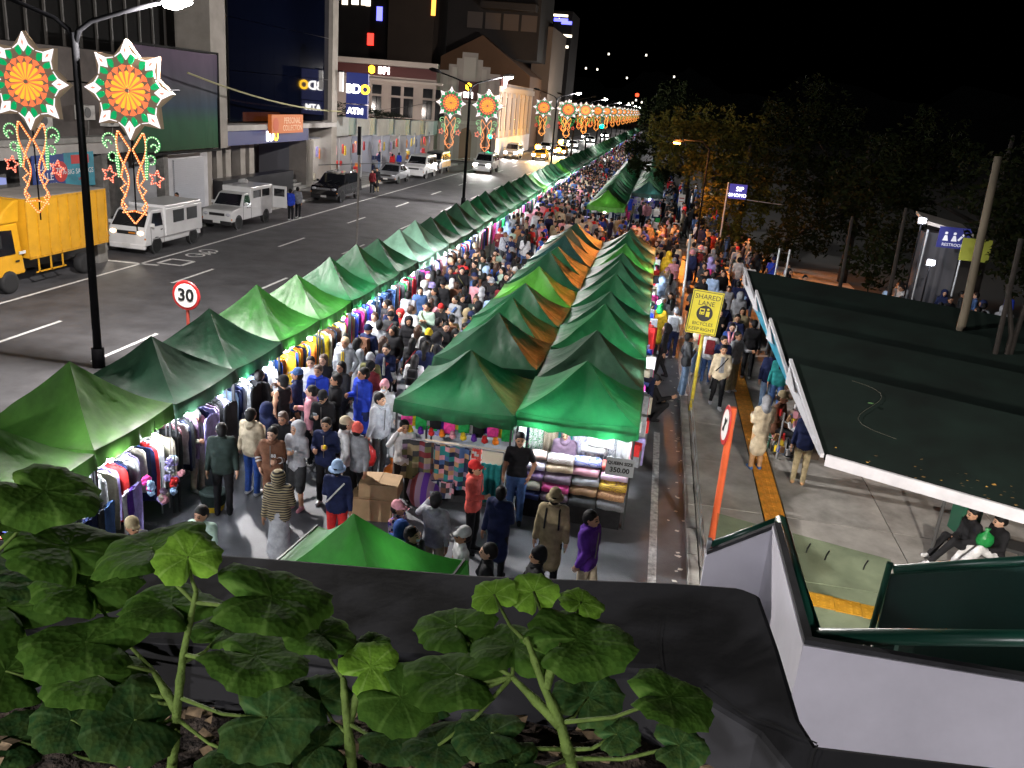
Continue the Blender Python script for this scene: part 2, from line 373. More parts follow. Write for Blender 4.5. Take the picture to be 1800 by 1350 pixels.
# hair and hats, origin at the neck joint
HAIRS = {}
def hair_mesh(kind, lod=0):
    k = (kind, lod)
    if k in HAIRS: return HAIRS[k]
    hs = .013 if lod == 0 else .02
    cap = [C((0, .02, .145), (0, .03, .15), .103, m=0), C((0, .05, .11), (0, .055, .09), .085, m=0)]
    face = [C((0, -.13, .10), (0, -.16, .03), .085, .1, -1), C((0, -.06, -.03), (0, -.06, -.06), .10, .1, -1)]
    extra = []
    if kind == 'short': P = cap+face
    elif kind == 'long': P = cap+[C((0, .075, .1), (0, .10, -.16), .085, .06, 0, .03), C((-.075, .03, .1), (-.085, .05, -.12), .035, .025, 0, .03), C((.075, .03, .1), (.085, .05, -.12), .035, .025, 0, .03)]+[C((0, -.13, .10), (0, -.16, .03), .085, .1, -1)]
    elif kind == 'bun': P = cap+face+[C((0, .15, .13), (0, .16, .12), .045, m=0)]
    elif kind == 'beanie': P = [C((0, .02, .16), (0, .035, .19), .108, .09, 0), C((0, .03, .13), (0, .03, .13), .108, m=0), C((0, -.14, .06), (0, -.17, .02), .09, .1, -1), C((0, .0, .02), (0, .0, .0), .12, .12, -1)]
    elif kind == 'cap': P = [C((0, .02, .155), (0, .03, .165), .106, m=0), C((0, -.2, .04), (0, -.2, .0), .1, .12, -1), C((0, .0, .03), (0, .0, .0), .115, .12, -1), C((-.04, -.12, .148), (.04, -.12, .148), .014, m=0, k=.03), C((-.04, -.165, .14), (.04, -.165, .14), .012, m=0, k=.02), C((-.05, -.09, .15), (.05, -.09, .15), .014, m=0, k=.03)]
    elif kind == 'bucket':
        P = [C((0, .02, .165), (0, .02, .175), .108, m=0)]+[C((.13*math.cos(a), .02+.14*math.sin(a), .115), (.13*math.cos(a+.55), .02+.14*math.sin(a+.55), .115), .02, m=0, k=.03) for a in np.arange(0, 2*PI, .52)]+[C((0, 0, .03), (0, 0, .0), .12, m=-1)]
        P = [(a, b, ra, rb, m, k_, sq) for a, b, ra, rb, m, k_, sq in P]
    elif kind == 'hijab': P = [C((0, .025, .14), (0, .03, .14), .112, m=0), C((0, .02, .04), (0, .02, -.03), .1, .14, 0), C((0, -.13, .115), (0, -.15, .08), .075, .07, -1)]
    V, F, Mm = sdf(P, hs, .04); V[:, 0] *= .9
    c = V[F].mean(1); M_ = np.zeros(len(F), int)
    me = bpy.data.meshes.new('hair_'+kind); me.from_pydata(V.tolist(), [], F.tolist()); me.polygons.foreach_set('use_smooth', [True]*len(F)); me.update()
    me.materials.append(None); HAIRS[k] = me; return me
CL = {'black': (.012, .012, .014), 'charcoal': (.035, .037, .04), 'dark green': (.02, .032, .028), 'navy': (.012, .018, .06), 'royal blue': (.02, .05, .42), 'blue': (.03, .08, .3), 'denim blue': (.06, .12, .28), 'pale blue': (.30, .42, .62), 'light denim': (.2, .3, .45),
      'white': (.56, .56, .57), 'cream': (.44, .40, .31), 'grey': (.22, .23, .25), 'light grey': (.34, .35, .38), 'beige': (.45, .38, .27), 'khaki': (.27, .22, .13), 'tan': (.42, .24, .12), 'brown': (.13, .06, .035), 'maroon': (.16, .02, .025), 'red': (.55, .03, .03), 'coral': (.65, .11, .09),
      'pink': (.62, .28, .33), 'hot pink': (.75, .06, .3), 'mauve': (.22, .15, .22), 'purple': (.09, .025, .26), 'lavender': (.35, .3, .62), 'yellow': (.7, .48, .03), 'orange': (.75, .2, .02), 'mint': (.36, .5, .42), 'green': (.02, .3, .07), 'olive': (.12, .12, .05), 'teal': (.02, .2, .2)}
def cloth(c): return mat('cloth '+c, CL[c], .85, var=.30, vscale=7, bump=.10, bscale=22, spec=.2)
SKINS = [mat('skin %d' % i, c, .5, var=.12, vscale=20, spec=.35) for i, c in enumerate([(.48, .27, .17), (.40, .21, .125), (.34, .17, .10), (.55, .33, .23)])]
HAIRC = {'black': mat('hair black', (.004, .0035, .0035), .6, spec=.25, bump=.25, bscale=90), 'brown': mat('hair brown', (.05, .022, .012), .45, bump=.5, bscale=90), 'blond': mat('hair blond', (.45, .33, .2), .5, bump=.5, bscale=90)}
DARK = mat('eye dark', (.012, .009, .008), .4)
def dress(o, skin, top, bot, shoe):
    if not o.data.materials:
        for _ in range(5): o.data.materials.append(DARK)
    for i, m in enumerate((skin, top, bot, shoe, DARK)):
        o.material_slots[i].link = 'OBJECT'; o.material_slots[i].material = m
PEOPLE_AT = []
def put_person(pm, loc, rz, label, top='black', bot='black', shoe='black', hair=('short', 'black'), skin=0, s=1.0, group=None, lod=0, extra=None, topm=None, name='person'):
    o = link(name, pm['me']); o.location = loc; o.rotation_euler = (0, 0, rz); o.scale = (s, s, s)
    dress(o, SKINS[skin % 4], topm or cloth(top), cloth(bot), cloth(shoe))
    tag(o, label, 'person', group)
    if hair:
        hk, hc = hair; hm = hair_mesh(hk, lod)
        c = link({'short': 'hair', 'long': 'hair', 'bun': 'hair', 'beanie': 'knit_hat', 'cap': 'cap', 'bucket': 'bucket_hat', 'hijab': 'headscarf'}[hk], hm, o)
        c.location = pm['head']; c.rotation_euler = (pm['hrot'][1], 0, pm['hrot'][0])
        c.material_slots[0].link = 'OBJECT'; c.material_slots[0].material = HAIRC[hc] if hk in ('short', 'long', 'bun') else cloth(hc)
        if hk in ('beanie', 'cap', 'bucket') and lod == 0:
            c2 = link('hair', hair_mesh('short', 1), o); c2.location = pm['head']; c2.rotation_euler = c.rotation_euler; c2.scale = (.985, .98, .9)
            c2.material_slots[0].link = 'OBJECT'; c2.material_slots[0].material = HAIRC['black']
    if lod == 0 and pm.get('kind') in ('jacket', 'puffer', 'coat') and pm.get('pose') in ('stand', 'walk', 'walkb'):
        mt = topm or cloth(top); MB().tube([(-.075, -.02, 1.44), (-.05, -.075, 1.43), (.05, -.075, 1.43), (.075, -.02, 1.44), (.07, .06, 1.46), (0, .085, 1.47), (-.07, .06, 1.46), (-.075, -.02, 1.44)], .022, 6, cap=False).build('collar', mt, o, smooth=True)
        MB().box((0, -.128, 1.2), (.014, .012, .42), rx=.03).build('zip', mat('zip metal', (.12, .12, .12), .4, metal=.5), o)
    PEOPLE_AT.append((loc[0], loc[1]))
    return o
# ---------------------------------------------------------------- the setting
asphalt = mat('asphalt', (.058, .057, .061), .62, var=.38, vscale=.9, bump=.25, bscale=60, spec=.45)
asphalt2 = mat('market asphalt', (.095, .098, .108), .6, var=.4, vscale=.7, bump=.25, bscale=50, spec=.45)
conc = mat('concrete', (.24, .235, .22), .85, var=.28, vscale=1.3, bump=.2, bscale=25)
concd = mat('dirty concrete', (.16, .155, .145), .85, var=.4, vscale=1.7, bump=.2, bscale=25)
slabm = [mat('pavement slab %d' % i, c, .8, var=.33, vscale=1.1+.2*i, bump=.18, bscale=30, spec=.3) for i, c in enumerate([(.29, .272, .25), (.31, .29, .262), (.265, .25, .23)])]
paint = mat('road paint', (.62, .62, .6), .7, var=.3, vscale=7)
tactm = mat('tactile yellow', (.7, .28, .025), .7, var=.25, vscale=5)
def struct(o): o['kind'] = 'structure'; return o
struct(MB().bb((-900, -200, -1.0), (900, 2600, -.06)).build('ground', mat('dark soil', (.03, .028, .024), .95, var=.4, vscale=.05)))
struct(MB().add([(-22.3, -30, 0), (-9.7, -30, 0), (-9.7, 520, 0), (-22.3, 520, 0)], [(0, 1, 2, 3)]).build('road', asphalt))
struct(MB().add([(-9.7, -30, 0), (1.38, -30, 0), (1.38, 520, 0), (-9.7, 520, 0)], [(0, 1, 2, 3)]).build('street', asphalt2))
# median strip with kerb stones
kerbm = mat('kerb stone', (.3, .29, .27), .85, var=.3, vscale=3)
ks = MB().box((0, 0, 0), (.18, .97, .2)).mesh('kerb_stone', kerbm)
kl = struct(MB().bb((-26.6, -8, -.05), (-22.45, 96, .14)).build('pavement', concd))
for i in range(58):
    link('kerb_stone', ks, kl, (-22.38, 18+i*1.0, .06))
# paint on the road: edge line, lane dashes, stop line, cycle mark
ln = MB().add([(-19.78, -5, .004), (-19.66, -5, .004), (-19.66, 100, .004), (-19.78, 100, .004)], [(0, 1, 2, 3)])
struct(ln.build('road_line', paint)); 
dm = MB().add([(-.06, 0, 0), (.06, 0, 0), (.06, 3.0, 0), (-.06, 3.0, 0)], [(0, 1, 2, 3)]).mesh('lane_dash', paint)
mk = struct(MB().add([(-21.3, 30.35, .004), (-19.0, 30.55, .004), (-19.0, 30.75, .004), (-21.3, 30.55, .004)], [(0, 1, 2, 3)]).build('stop_line', paint))
for k in range(-2, 26):
    for X in (-16.95, -13.85):
        link('lane_dash', dm, mk, (X, 19.1+9.05*k, .004))
def ring(mb, cx, cy, r, w_, n=20, z=.004, ry=1.0):
    vs = []; 
    for i in range(n):
        a = 2*PI*i/n
        for q in (r-w_/2, r+w_/2): vs.append((cx+q*math.cos(a), cy+ry*q*math.sin(a), z))
    mb.add(vs, [(2*i, 2*i+1, (2*i+3) % (2*n), (2*i+2) % (2*n)) for i in range(n)])
def stroke(mb, a, b, w_, z=.004):
    a, b = Vector((*a, z)), Vector((*b, z)); d = (b-a).normalized(); nn = Vector((-d.y, d.x, 0))*w_/2
    mb.add([a-nn, b-nn, b+nn, a+nn], [(0, 1, 2, 3)])
bm_ = MB(); c0 = gp(355, 445)
for dy in (-.55, .55): ring(bm_, c0.x, c0.y+dy, .36, .09)
for a, b in (((0, -.55), (.35, .05)), ((.35, .05), (0, .55)), ((.35, .05), (.1, .0)), ((0, -.55), (.1, 0)), ((.1, 0), (.5, .28)), ((.5, .28), (0, .55)), ((.35, -.15), (.5, -.15)), ((.1, 0), (.45, -.12))):
    stroke(bm_, (c0.x+a[0], c0.y+a[1]), (c0.x+b[0], c0.y+b[1]), .07)
c1 = gp(310, 461)
for a, b in (((-.5, -.5), (.5, -.5)), ((.5, -.5), (.5, .5)), ((.5, .5), (-.5, .5)), ((-.5, .5), (-.5, -.5))): stroke(bm_, (c1.x+a[0], c1.y+a[1]), (c1.x+b[0], c1.y+b[1]), .16)
bm_.build('cycle_lane_marking', paint, mk)
mh = MB().lathe([(.34, -.01), (.34, .004), (.28, .006)], seg=20).build('manhole_cover', mat('iron', (.06, .06, .06), .5, metal=.6), mk); mh.location = gp(648, 418)
# white line on the market street, worn
wl = mat('worn white paint', (.45, .45, .45), .75, var=.6, vscale=9, col2=(.6, .6, .6))
struct(MB().add([(.66, -3, .004), (.80, -3, .004), (.80, 19.6, .004), (.66, 19.6, .004)], [(0, 1, 2, 3)]).build('street_line', wl))
# right-hand pavement: kerb, concrete slabs with open joints, tactile strip
sw = struct(MB().bb((1.46, -6, -.05), (40, 62, .075)).build('sidewalk', mat('joint dirt', (.05, .048, .045), .95)))
slm = {}
for ix in range(4):
    for iy in range(17):
        x0, x1 = (1.5, 2.74, 3.30, 5.4, 8.4)[ix], (2.78, 3.28, 5.4, 8.4, 8.4)[ix] if ix < 4 else 0
        x0, x1 = [(1.50, 2.80), (3.24, 5.2), (5.2, 7.4), (7.4, 9.8)][ix]
        L = 2.4; key = (ix, random.randrange(3))
        if key not in slm: slm[key] = MB().box((0, 0, 0), (x1-x0-.022, L-.022, .05)).mesh('slab', slabm[key[1]])
        link('slab', slm[key], sw, ((x0+x1)/2, 6+iy*L+L/2, .097+random.uniform(-.003, .003)))
tm = MB().bb((-.2, -.2, -.02), (.2, .2, .012))
for i in range(4): tm.box((-.14+i*.094, 0, .016), (.045, .34, .012))
tmesh = tm.mesh('tactile_tile', tactm)
for i in range(62): link('tactile_tile', tmesh, sw, (3.02, 9.3+i*.405, .115)).scale = (1.0, 1, 1)
tw = MB().bb((-.2, -.2, -.02), (.2, .2, .012))
for i in range(4):
    for j in range(4): tw.ico((-.14+i*.094, -.14+j*.094, .012), (.025, .025, .012))
twm = tw.mesh('tactile_tile', tactm); c = gp(1490, 1068, .12)
for i in range(-3, 5): link('tactile_tile', twm, sw, (c.x+i*.405, c.y-.06*i, .128), (0, 0, -.1))
for i in range(52): link('kerb_stone', ks, sw, (1.40, 5+i*1.0, .04))
# ---------------------------------------------------------------- street lamps with their star lanterns
polem = mat('black pole paint', (.004, .004, .005), .75, spec=.12)
lampw = emis('lamp white', (1.0, .96, .88), 60)
def spot(name, loc, power, col, parent=None, size=160, blend=.6, r=.12, rot=(0, 0, 0)):
    l = bpy.data.lights.new(name, 'SPOT'); l.energy = power; l.color = col; l.spot_size = math.radians(size); l.spot_blend = blend; l.shadow_soft_size = r
    o = bpy.data.objects.new(name, l); COL.objects.link(o); o.location = loc; o.rotation_euler = rot
    if parent: o.parent = parent
    return o
def point(name, loc, power, col, parent=None, r=.06):
    l = bpy.data.lights.new(name, 'POINT'); l.energy = power; l.color = col; l.shadow_soft_size = r
    o = bpy.data.objects.new(name, l); COL.objects.link(o); o.location = loc
    if parent: o.parent = parent
    return o
def street_lamp(X, Y, label, lit=True, power=1100, detail=True):
    t = empty('street_lamp', (X, Y, 0), 0, label, 'street lamp', 'twin arm lamps along the median')
    MB().tube([(0, 0, 0), (0, 0, .5)], .16, 10).tube([(0, 0, .4), (0, 0, 7.6), (0, 0, 7.95)], [.105, .085, .08], 10).build('pole', polem, t, smooth=True)
    for s in (-1, 1):
        a = MB().tube([(0, 0, 7.7), (s*.12, 0, 8.0), (s*.45, 0, 8.22), (s*1.2, 0, 8.45), (s*2.2, 0, 8.72)], [.07, .065, .055, .05, .045], 8).build('arm', polem, t, smooth=True)
        hd = MB().tube([(s*2.1, 0, 8.72), (s*2.3, 0, 8.78), (s*2.75, 0, 8.86), (s*2.95, 0, 8.88)], [.05, .12, .13, .05], 8).build('lamp_head', polem if (not lit or s < 0) else mat('lamp body', (.3, .3, .3), .5), t, smooth=True)
        hd.scale = (1, 1, 1)
        if lit and s > 0:
            MB().tube([(s*2.25, 0, 8.69), (s*2.5, 0, 8.70), (s*2.88, 0, 8.78)], [.08, .13, .07], 8).build('lamp_lens', lampw, t, smooth=True)
            point('street_light', (s*2.55, 0, 8.48), power, (1.0, .95, .92), t, .15)
    return t
lampY = [18.8, 60, 108, 154, 200, 246, 292, 338, 131, 177, 223, 269, 315, 361]
for i, Y in enumerate(lampY):
    street_lamp(-13.45, Y, ['tall black twin arm street lamp carrying the two large star lanterns', 'black twin arm lamp post between star lanterns opposite the gabled bank'][i] if i < 2 else 'twin arm street lamp with star lanterns, %s lamp up the road' % nth(i), i < 8, 8500 if i < 3 else 4000)
street_lamp(-13.45, -14, 'added twin arm street lamp unseen behind the footbridge', True, 8500)  # added lamp out of view, lights the stair walls and planter from behind
W_, Gm, Rm_, Ym, Bk = emis('lantern white', (1, .93, .95), .8), emis('lantern green', (.0, .40, .12), .62), emis('lantern red', (1, .17, .06), .9), emis('lantern yellow', (1, .40, .03), 1.0), mat('lantern rim', (.12, .07, .04), .6, emit=(.55, .42, .28), estr=.16)
Pk = emis('lantern salmon', (1, .30, .2), .7)
bulbO, bulbG, bulbR = emis('fairy light orange', (1, .52, .24), 1.25), emis('fairy light green', (.75, 1, .62), .8), emis('fairy light red', (1, .42, .28), 1.0)
ropeO, ropeG, ropeR = emis('rope light orange', (1, .19, .035), .85), emis('rope light green', (.08, .5, .14), .5), emis('rope light red', (1, .10, .05), .75)
def P2(r, a): return (r*math.sin(a), r*math.cos(a))
def plate(name, poly, y, th, m, par): return MB().prism(poly, y, y+th, 'Y').build(name, m, par)
RO = 1.08
def star_geom():
    out = []
    n = 8; ro, ri, rc = RO, .78, .56
    out.append(('lantern_backing', [P2(ro*1.02 if k % 2 == 0 else ri*1.02, k*PI/8) for k in range(16)], 0, .12, Bk))
    for k in range(8):
        a = k*PI/4
        out.append(('white_tip', [P2(ro, a), P2(.84, a+.15), P2(.66, a), P2(.84, a-.15)], -.03, .03, W_))
        out.append(('salmon_mark', [P2(.93, a), P2(.86, a+.03), P2(.78, a), P2(.86, a-.03)], -.036, .006, Pk))
        for s in (-1, 1):
            b = a+s*.2
            out.append(('green_petal', [P2(.80, a+s*.155), P2(.74, a+s*.29), P2(.66, a+s*.28), P2(.58, a+s*.2), P2(.60, a+s*.11), P2(.68, a+s*.09)], -.03, .03, Gm))
            out.append(('white_edge', [P2(.845, a+s*.14), P2(.77, a+s*.36), P2(.755, a+s*.36), P2(.82, a+s*.14)], -.028, .02, W_))
    for k in range(16):
        a = k*PI/8
        out.append(('yellow_ray', [P2(.06, a), P2(.40, a-.11), P2(.43, a), P2(.40, a+.11)], -.03, .03, Ym))
        out.append(('red_ray', [P2(.03, a+PI/16), P2(.44, a+PI/16-.075), P2(.54, a+PI/16-.17), P2(.56, a+PI/16), P2(.54, a+PI/16+.17), P2(.44, a+PI/16+.03)], -.026, .026, Rm_))
    out.append(('hub', [P2(.05, k*PI/4) for k in range(8)], -.05, .03, Bk))
    return out
SG = star_geom()
def strands():
    o = {'o': [], 'g': [], 'r': []}
    for s in (-1, 1):
        w1 = []; 
        for i in range(60):
            t = i/59; z = -.92-t*2.1
            x = .36*math.cos(t*5.2-.2)*(1-.35*t) if t < .28 else None
            w1.append((s*(.33-.12*math.sin(t*PI*1.0)+.10*math.sin(t*9.0))*(1 if t < .8 else (1-t)/.2*.95+.02), z))
        o['o'].append(w1)
        o['o'].append([(s*x, z) for x, z in [(.30, -.92), (.12, -1.18), (.03, -1.3), (.22, -1.65), (.30, -1.95), (.18, -2.1), (.33, -2.22), (.2, -2.38), (.32, -2.5), (.2, -2.64), (.30, -2.78), (0.0, -3.0-.0)]][:-1]+[(0.0, -2.72)])
        sp = [(s*(.33+.05*t), -1.9+.75*t) for t in np.linspace(0, 1, 12)]+[(s*(.55+.17*math.cos(a)), -1.15+.17*math.sin(a)) for a in np.linspace(PI, -1.2, 20)]+[(s*(.58+.08*math.cos(a)), -1.22+.08*math.sin(a)) for a in np.linspace(-1.0, 3.2, 12)]
        o['g'].append(sp); o['g'].append([(s*(.36+.05*t), -1.95+.42*t) for t in np.linspace(0, 1, 8)]+[(s*(.49+.10*math.cos(a)), -1.5+.1*math.sin(a)) for a in np.linspace(PI, -2.2, 14)])
        o['r'].append([(s*.60+q*math.sin(k*PI/5+.2), -1.92+q*math.cos(k*PI/5+.2)) for k, q in [(k, .2 if k % 2 == 0 else .09) for k in range(11)]])
    return o
ST = strands()
def resample(pl, d):
    out = [pl[0]]; acc = 0
    for (a, b) in zip(pl, pl[1:]):
        L = math.hypot(b[0]-a[0], b[1]-a[1]); t = d-acc
        while t <= L: out.append((a[0]+(b[0]-a[0])*t/L, a[1]+(b[1]-a[1])*t/L)); t += d
        acc = (acc+L) % d if L > 0 else acc
    return out
def make_star(full):
    t = empty('star_lantern')
    if full:
        for nme, poly, y, th, m in SG: plate(nme, poly, y, th, m, t)
    else:
        mb = MB(); ml = [W_, Gm, Rm_, Ym, Bk, Pk]
        for nme, poly, y, th, m in SG: mb.prism(poly, y, y+th, 'Y', ml.index(m))
        mb.build('lantern_star', ml, t)['kind'] = 'stuff'
    for k, (mr, mbm) in {'o': (ropeO, bulbO), 'g': (ropeG, bulbG), 'r': (ropeR, bulbR)}.items():
        rp, bl = MB(), MB(); nm_ = {'o': 'orange_rope_light', 'g': 'green_scroll_light', 'r': 'red_star_light'}[k]
        for pl in ST[k]:
            rp.tube([(x, .0, z) for x, z in pl], .022, 5)
            if full: MB().tube([(x, .0, z) for x, z in pl], .022, 5).build(nm_, mr, t)
            if full:
                for x, z in resample(pl, .062): bl.ico((x, -.012, z), .02)
        if not full: rp.build(nm_, {'o': emis('far rope orange', (1, .36, .08), 1.5), 'g': ropeG, 'r': ropeR}[k], t)['kind'] = 'stuff'
        if full: bl.build('fairy_bulbs', mbm, t)['kind'] = 'stuff'
    MB().tube([(0, .05, 1.0), (0, .05, -3.2)], .018, 5).build('hanger', polem, t)
    MB().tube([(0, .05, .3), (0, .05, .36)], .03, 5).build('bracket', polem, t)
    return t
full = make_star(True); far_ = make_star(False); used = {True: False, False: False}
for i, Y in enumerate(lampY):
    for s in (-1, 1):
        f = i < 2; src = full if f else far_
        o = src if not used[f] else copy_tree(src); used[f] = True
        if not f:
            o.scale = (1.25, 1.25, 1.1)
        o.location = (-13.45+s*(1.28 if i < 2 else 1.5), Y-.04, 6.8)
        tag(o, ['large lit star lantern of green and white petals, %s of the near post' % ('road side' if s < 0 else 'market side'), 'lit star lantern on the lamp post before the gabled bank, %s side' % ('road' if s < 0 else 'market')][i] if i < 2 else 'small distant star lantern on the %s lamp up the road, %s side' % (nth(i), 'road' if s < 0 else 'market'), 'lantern', 'star lanterns on the lamp posts')
        br = MB().tube([(0, .05, .0), (-s*1.25, .05, .1)], .022, 6).build('bracket_arm', polem, o)
# thin pole and 30 sign
t = empty('utility_pole', gp(627, 440), 0, 'thin bare dark pole standing on the road edge behind the tents', 'pole'); MB().tube([(0, 0, 0), (0, 0, 4.4)], .05, 8).build('pole_shaft', mat('weathered pole', (.12, .11, .10), .7, var=.3), t); MB().box((0, 0, 5.0), (.13, .13, 1.25)).build('pole_sleeve', polem, t)
t = empty('speed_limit_sign', (-11.9, 20.42, .1), 0, 'round red rimmed speed limit sign reading 30 on red post', 'road sign'); redp = mat('sign red', (.45, .02, .02), .4)
MB().tube([(0, .04, 0), (0, .04, 1.75)], .045, 8).build('post', mat('post red', (.4, .06, .04), .5), t)
MB().lathe([(.38, -.02), (.40, 0), (.38, .02)], (0, 0, 1.62), 32, axis='Y').build('sign_rim', redp, t)
MB().lathe([(.32, -.012), (.32, .0)], (0, -.018, 1.62), 32, axis='Y').build('sign_face', mat('sign white', (.75, .74, .72), .5), t)
text('30', .46, mat('sign black', (.01, .01, .01), .5), t, facing((0, -.034, 1.62)), .004, 'numerals', bold=.012)
# ---------------------------------------------------------------- left side of the road: buildings
FX = -24.8
stone = mat('beige stone cladding', (.27, .245, .215), .75, var=.18, vscale=.8, bump=.1, bscale=12)
wallw = mat('pale painted wall', (.38, .36, .34), .8, var=.2, vscale=.6)
darkw = mat('dark ribbed metal', (.006, .0058, .0055), .8, var=.3, vscale=.7, spec=.1)
dglass = mat('dark blue glass', (.002, .003, .009), .06, spec=.9)
navy = emis('sign navy', (.012, .02, .12), .6)
signw, signy = emis('sign letters white', (1, .97, .95), 5), emis('sign letters yellow', (1, .55, .02), 4.5)
win = mat('dark window', (.012, .013, .016), .15, spec=.7)
# a) grey concrete shop block with a faded painted name
t = empty('concrete_building', (FX, 33, 0), 0, 'grey concrete building with faded painted parapet lettering behind the yellow truck', 'building')
MB().bb((-9, -12, 0), (-2.6, 8.4, 4.3)).build('wall', concd, t)
MB().bb((-9, -12, 4.3), (-.35, 5.2, 7.9)).build('parapet', mat('stained parapet', (.085, .072, .066), .9, var=.45, vscale=.5), t)
MB().bb((-2.6, -12, 3.55), (.1, 8.4, 4.05)).build('beam', wallw, t)
MB().bb((-2.6, -12, 4.07), (.25, 8.4, 4.3)).build('ledge', conc, t)
for y in (-6, -1.5, 3.2, 8.2): MB().bb((-.5, y-.2, 0), (-.05, y+.2, 3.55)).build('column', concd, t)
up_ = MB().bb((-10, -4.0, 7.95), (-1.6, 12.2, 15)).build('upper_wall', darkw, t)
for i in range(14): MB().bb((-1.6, -3.8+i*1.15, 7.95), (-1.5, -3.72+i*1.15, 15)).build('wall_rib', mat('rib metal', (.06, .055, .05), .6), up_)
for y_, z_ in ((-5.2, 5.1), (-.6, 5.0), (2.2, 5.3), (3.9, 5.0)):
    ac = MB().bb((-.34, y_-.42, z_-.3), (.05, y_+.42, z_+.3)).build('air_conditioner', mat('ac unit', (.35, .34, .32), .6, var=.3, vscale=3), t); MB().lathe([(.22, .055), (.22, .07)], (0, y_-.1, z_), 14, axis='X').build('fan_grille', mat('ac grille', (.05, .05, .05), .6), ac); MB().tube([(-.2, y_+.3, z_-.3), (-.3, y_+.35, z_-.9), (-.32, y_+.35, 4.3)], .025, 5).build('drain_pipe', concd, ac)
text('EVANT', 1.75, mat('faded lettering', (.17, .155, .145), .9, var=.4, vscale=2), t, Matrix.Translation((-.33, -2.4, 6.95)) @ Matrix.Rotation(PI/2, 4, 'Z') @ Matrix.Rotation(PI/2, 4, 'X'), .01, bold=.03)
t = empty('sale_banner', (FX+.4, 32.8, 2.95), 0, 'blue and teal shop sale banner hung under the concrete ledge', 'banner')
MB().bb((0, -1.9, -.75), (.03, 0.0, .75)).build('blue_panel', mat('banner blue', (.02, .05, .22), .6, var=.3, vscale=2), t)
MB().bb((0, .0, -.65), (.03, 1.95, .78)).build('teal_panel', mat('banner teal', (.02, .22, .3), .6, var=.25, vscale=2), t)
MB().lathe([(.42, 0), (.42, .01)], (.035, -.25, .05), 20, axis='X').build('red_badge', mat('banner red', (.5, .03, .03), .6), t)
def side_text(s, size, m, par, y, z, x=.04, **k): return text(s, size, m, par, Matrix.Translation((x, y, z)) @ Matrix.Rotation(PI/2, 4, 'Z') @ Matrix.Rotation(PI/2, 4, 'X'), .004, **k)
bw = mat('banner white', (.7, .7, .72), .6)
side_text('FLASH', .42, bw, t, -1.2, .28); side_text('SALE', .42, bw, t, -1.15, -.12); side_text('DASH', .40, bw, t, -1.05, -.52); side_text('70%', .4, bw, t, -.25, .06, .05)
MB().bb((.031, .45, .32), (.04, 1.6, .68)).build('red_label', MATS['banner red'], t); side_text('BIG SAVINGS', .30, bw, t, 1.0, -.0); side_text('SALE', .16, MATS['banner red'], t, 1.0, -.32)
# cafe opening far left
t = empty('shop_display', (FX-.6, 29.4, .1), 0, 'pale lit shop counter at the frame edge beside the sale banner', 'counter')
MB().bb((-.3, -1.6, 0), (.3, .9, 1.6)).build('cabinet', wallw, t); MB().bb((-.2, -1.5, 1.62), (.35, .8, 2.2)).build('display_case', emis('display white', (.8, .82, .9), .5), t); MB().bb((-.1, -1.5, 2.5), (.4, .8, 2.75)).build('menu_board', emis('menu blue', (.3, .35, .7), .5), t)
# b) billboard tarp
t = empty('billboard', (FX+.3, 42, 5.9), 0, 'large weathered tarpaulin billboard, purple above and green below', 'billboard')
bbm = bpy.data.materials.new('billboard print'); bbm.use_nodes = True; nt = bbm.node_tree; b = nt.nodes['Principled BSDF']; b.inputs['Roughness'].default_value = .75; b.inputs['Specular IOR Level'].default_value = .2
tc = nt.nodes.new('ShaderNodeTexCoord'); sp = nt.nodes.new('ShaderNodeSeparateXYZ'); nt.links.new(tc.outputs['Generated'], sp.inputs[0]); rp = nt.nodes.new('ShaderNodeValToRGB'); nt.links.new(sp.outputs['Z'], rp.inputs[0])
for i, (p, c) in enumerate([(0, (.015, .09, .03)), (.28, (.02, .12, .06)), (.45, (.03, .07, .12)), (.62, (.08, .09, .12)), (.8, (.10, .08, .14)), (1, (.13, .09, .16))]):
    e = rp.color_ramp.elements[i] if i < 2 else rp.color_ramp.elements.new(p); e.position = p; e.color = (*c, 1)
mxn = nt.nodes.new('ShaderNodeMixRGB'); mxn.blend_type = 'MULTIPLY'; mxn.inputs[0].default_value = .8; nz = nt.nodes.new('ShaderNodeTexNoise'); nz.inputs['Scale'].default_value = 3; nt.links.new(tc.outputs['Generated'], nz.inputs['Vector']); rr = nt.nodes.new('ShaderNodeValToRGB'); rr.color_ramp.elements[0].color = (.35, .35, .35, 1); rr.color_ramp.elements[1].color = (1.0, .95, .9, 1); nt.links.new(nz.outputs['Fac'], rr.inputs[0])
nt.links.new(rp.outputs[0], mxn.inputs[1]); nt.links.new(rr.outputs[0], mxn.inputs[2]); nt.links.new(mxn.outputs[0], b.inputs['Base Color'])
mb = MB(); n = 26; rows = 14
vs = []
for j in range(rows+1):
    for i in range(n+1):
        y = -4.05+8.1*i/n; z = -2.42+4.85*j/rows; edge = max(0, (i-17)/9.0)
        x = .02*math.sin(i*2.3+j*.35)*edge+.008*math.sin(i*.9+j*.2)
        vs.append((x, y, z))
mb.add(vs, [(j*(n+1)+i, j*(n+1)+i+1, (j+1)*(n+1)+i+1, (j+1)*(n+1)+i) for j in range(rows) for i in range(n)]); mb.build('tarp', bbm, t, smooth=True)
for a, b_ in (((-.05, -4.15, -2.5), (.05, -4.05, 2.5)), ((-.05, 4.08, -2.5), (.05, 4.18, 2.5)), ((-.05, -4.15, 2.45), (.05, 4.18, 2.55)), ((-.05, -4.15, -2.6), (.05, 4.18, -2.48))): MB().bb(a, b_).build('frame_bar', polem, t)
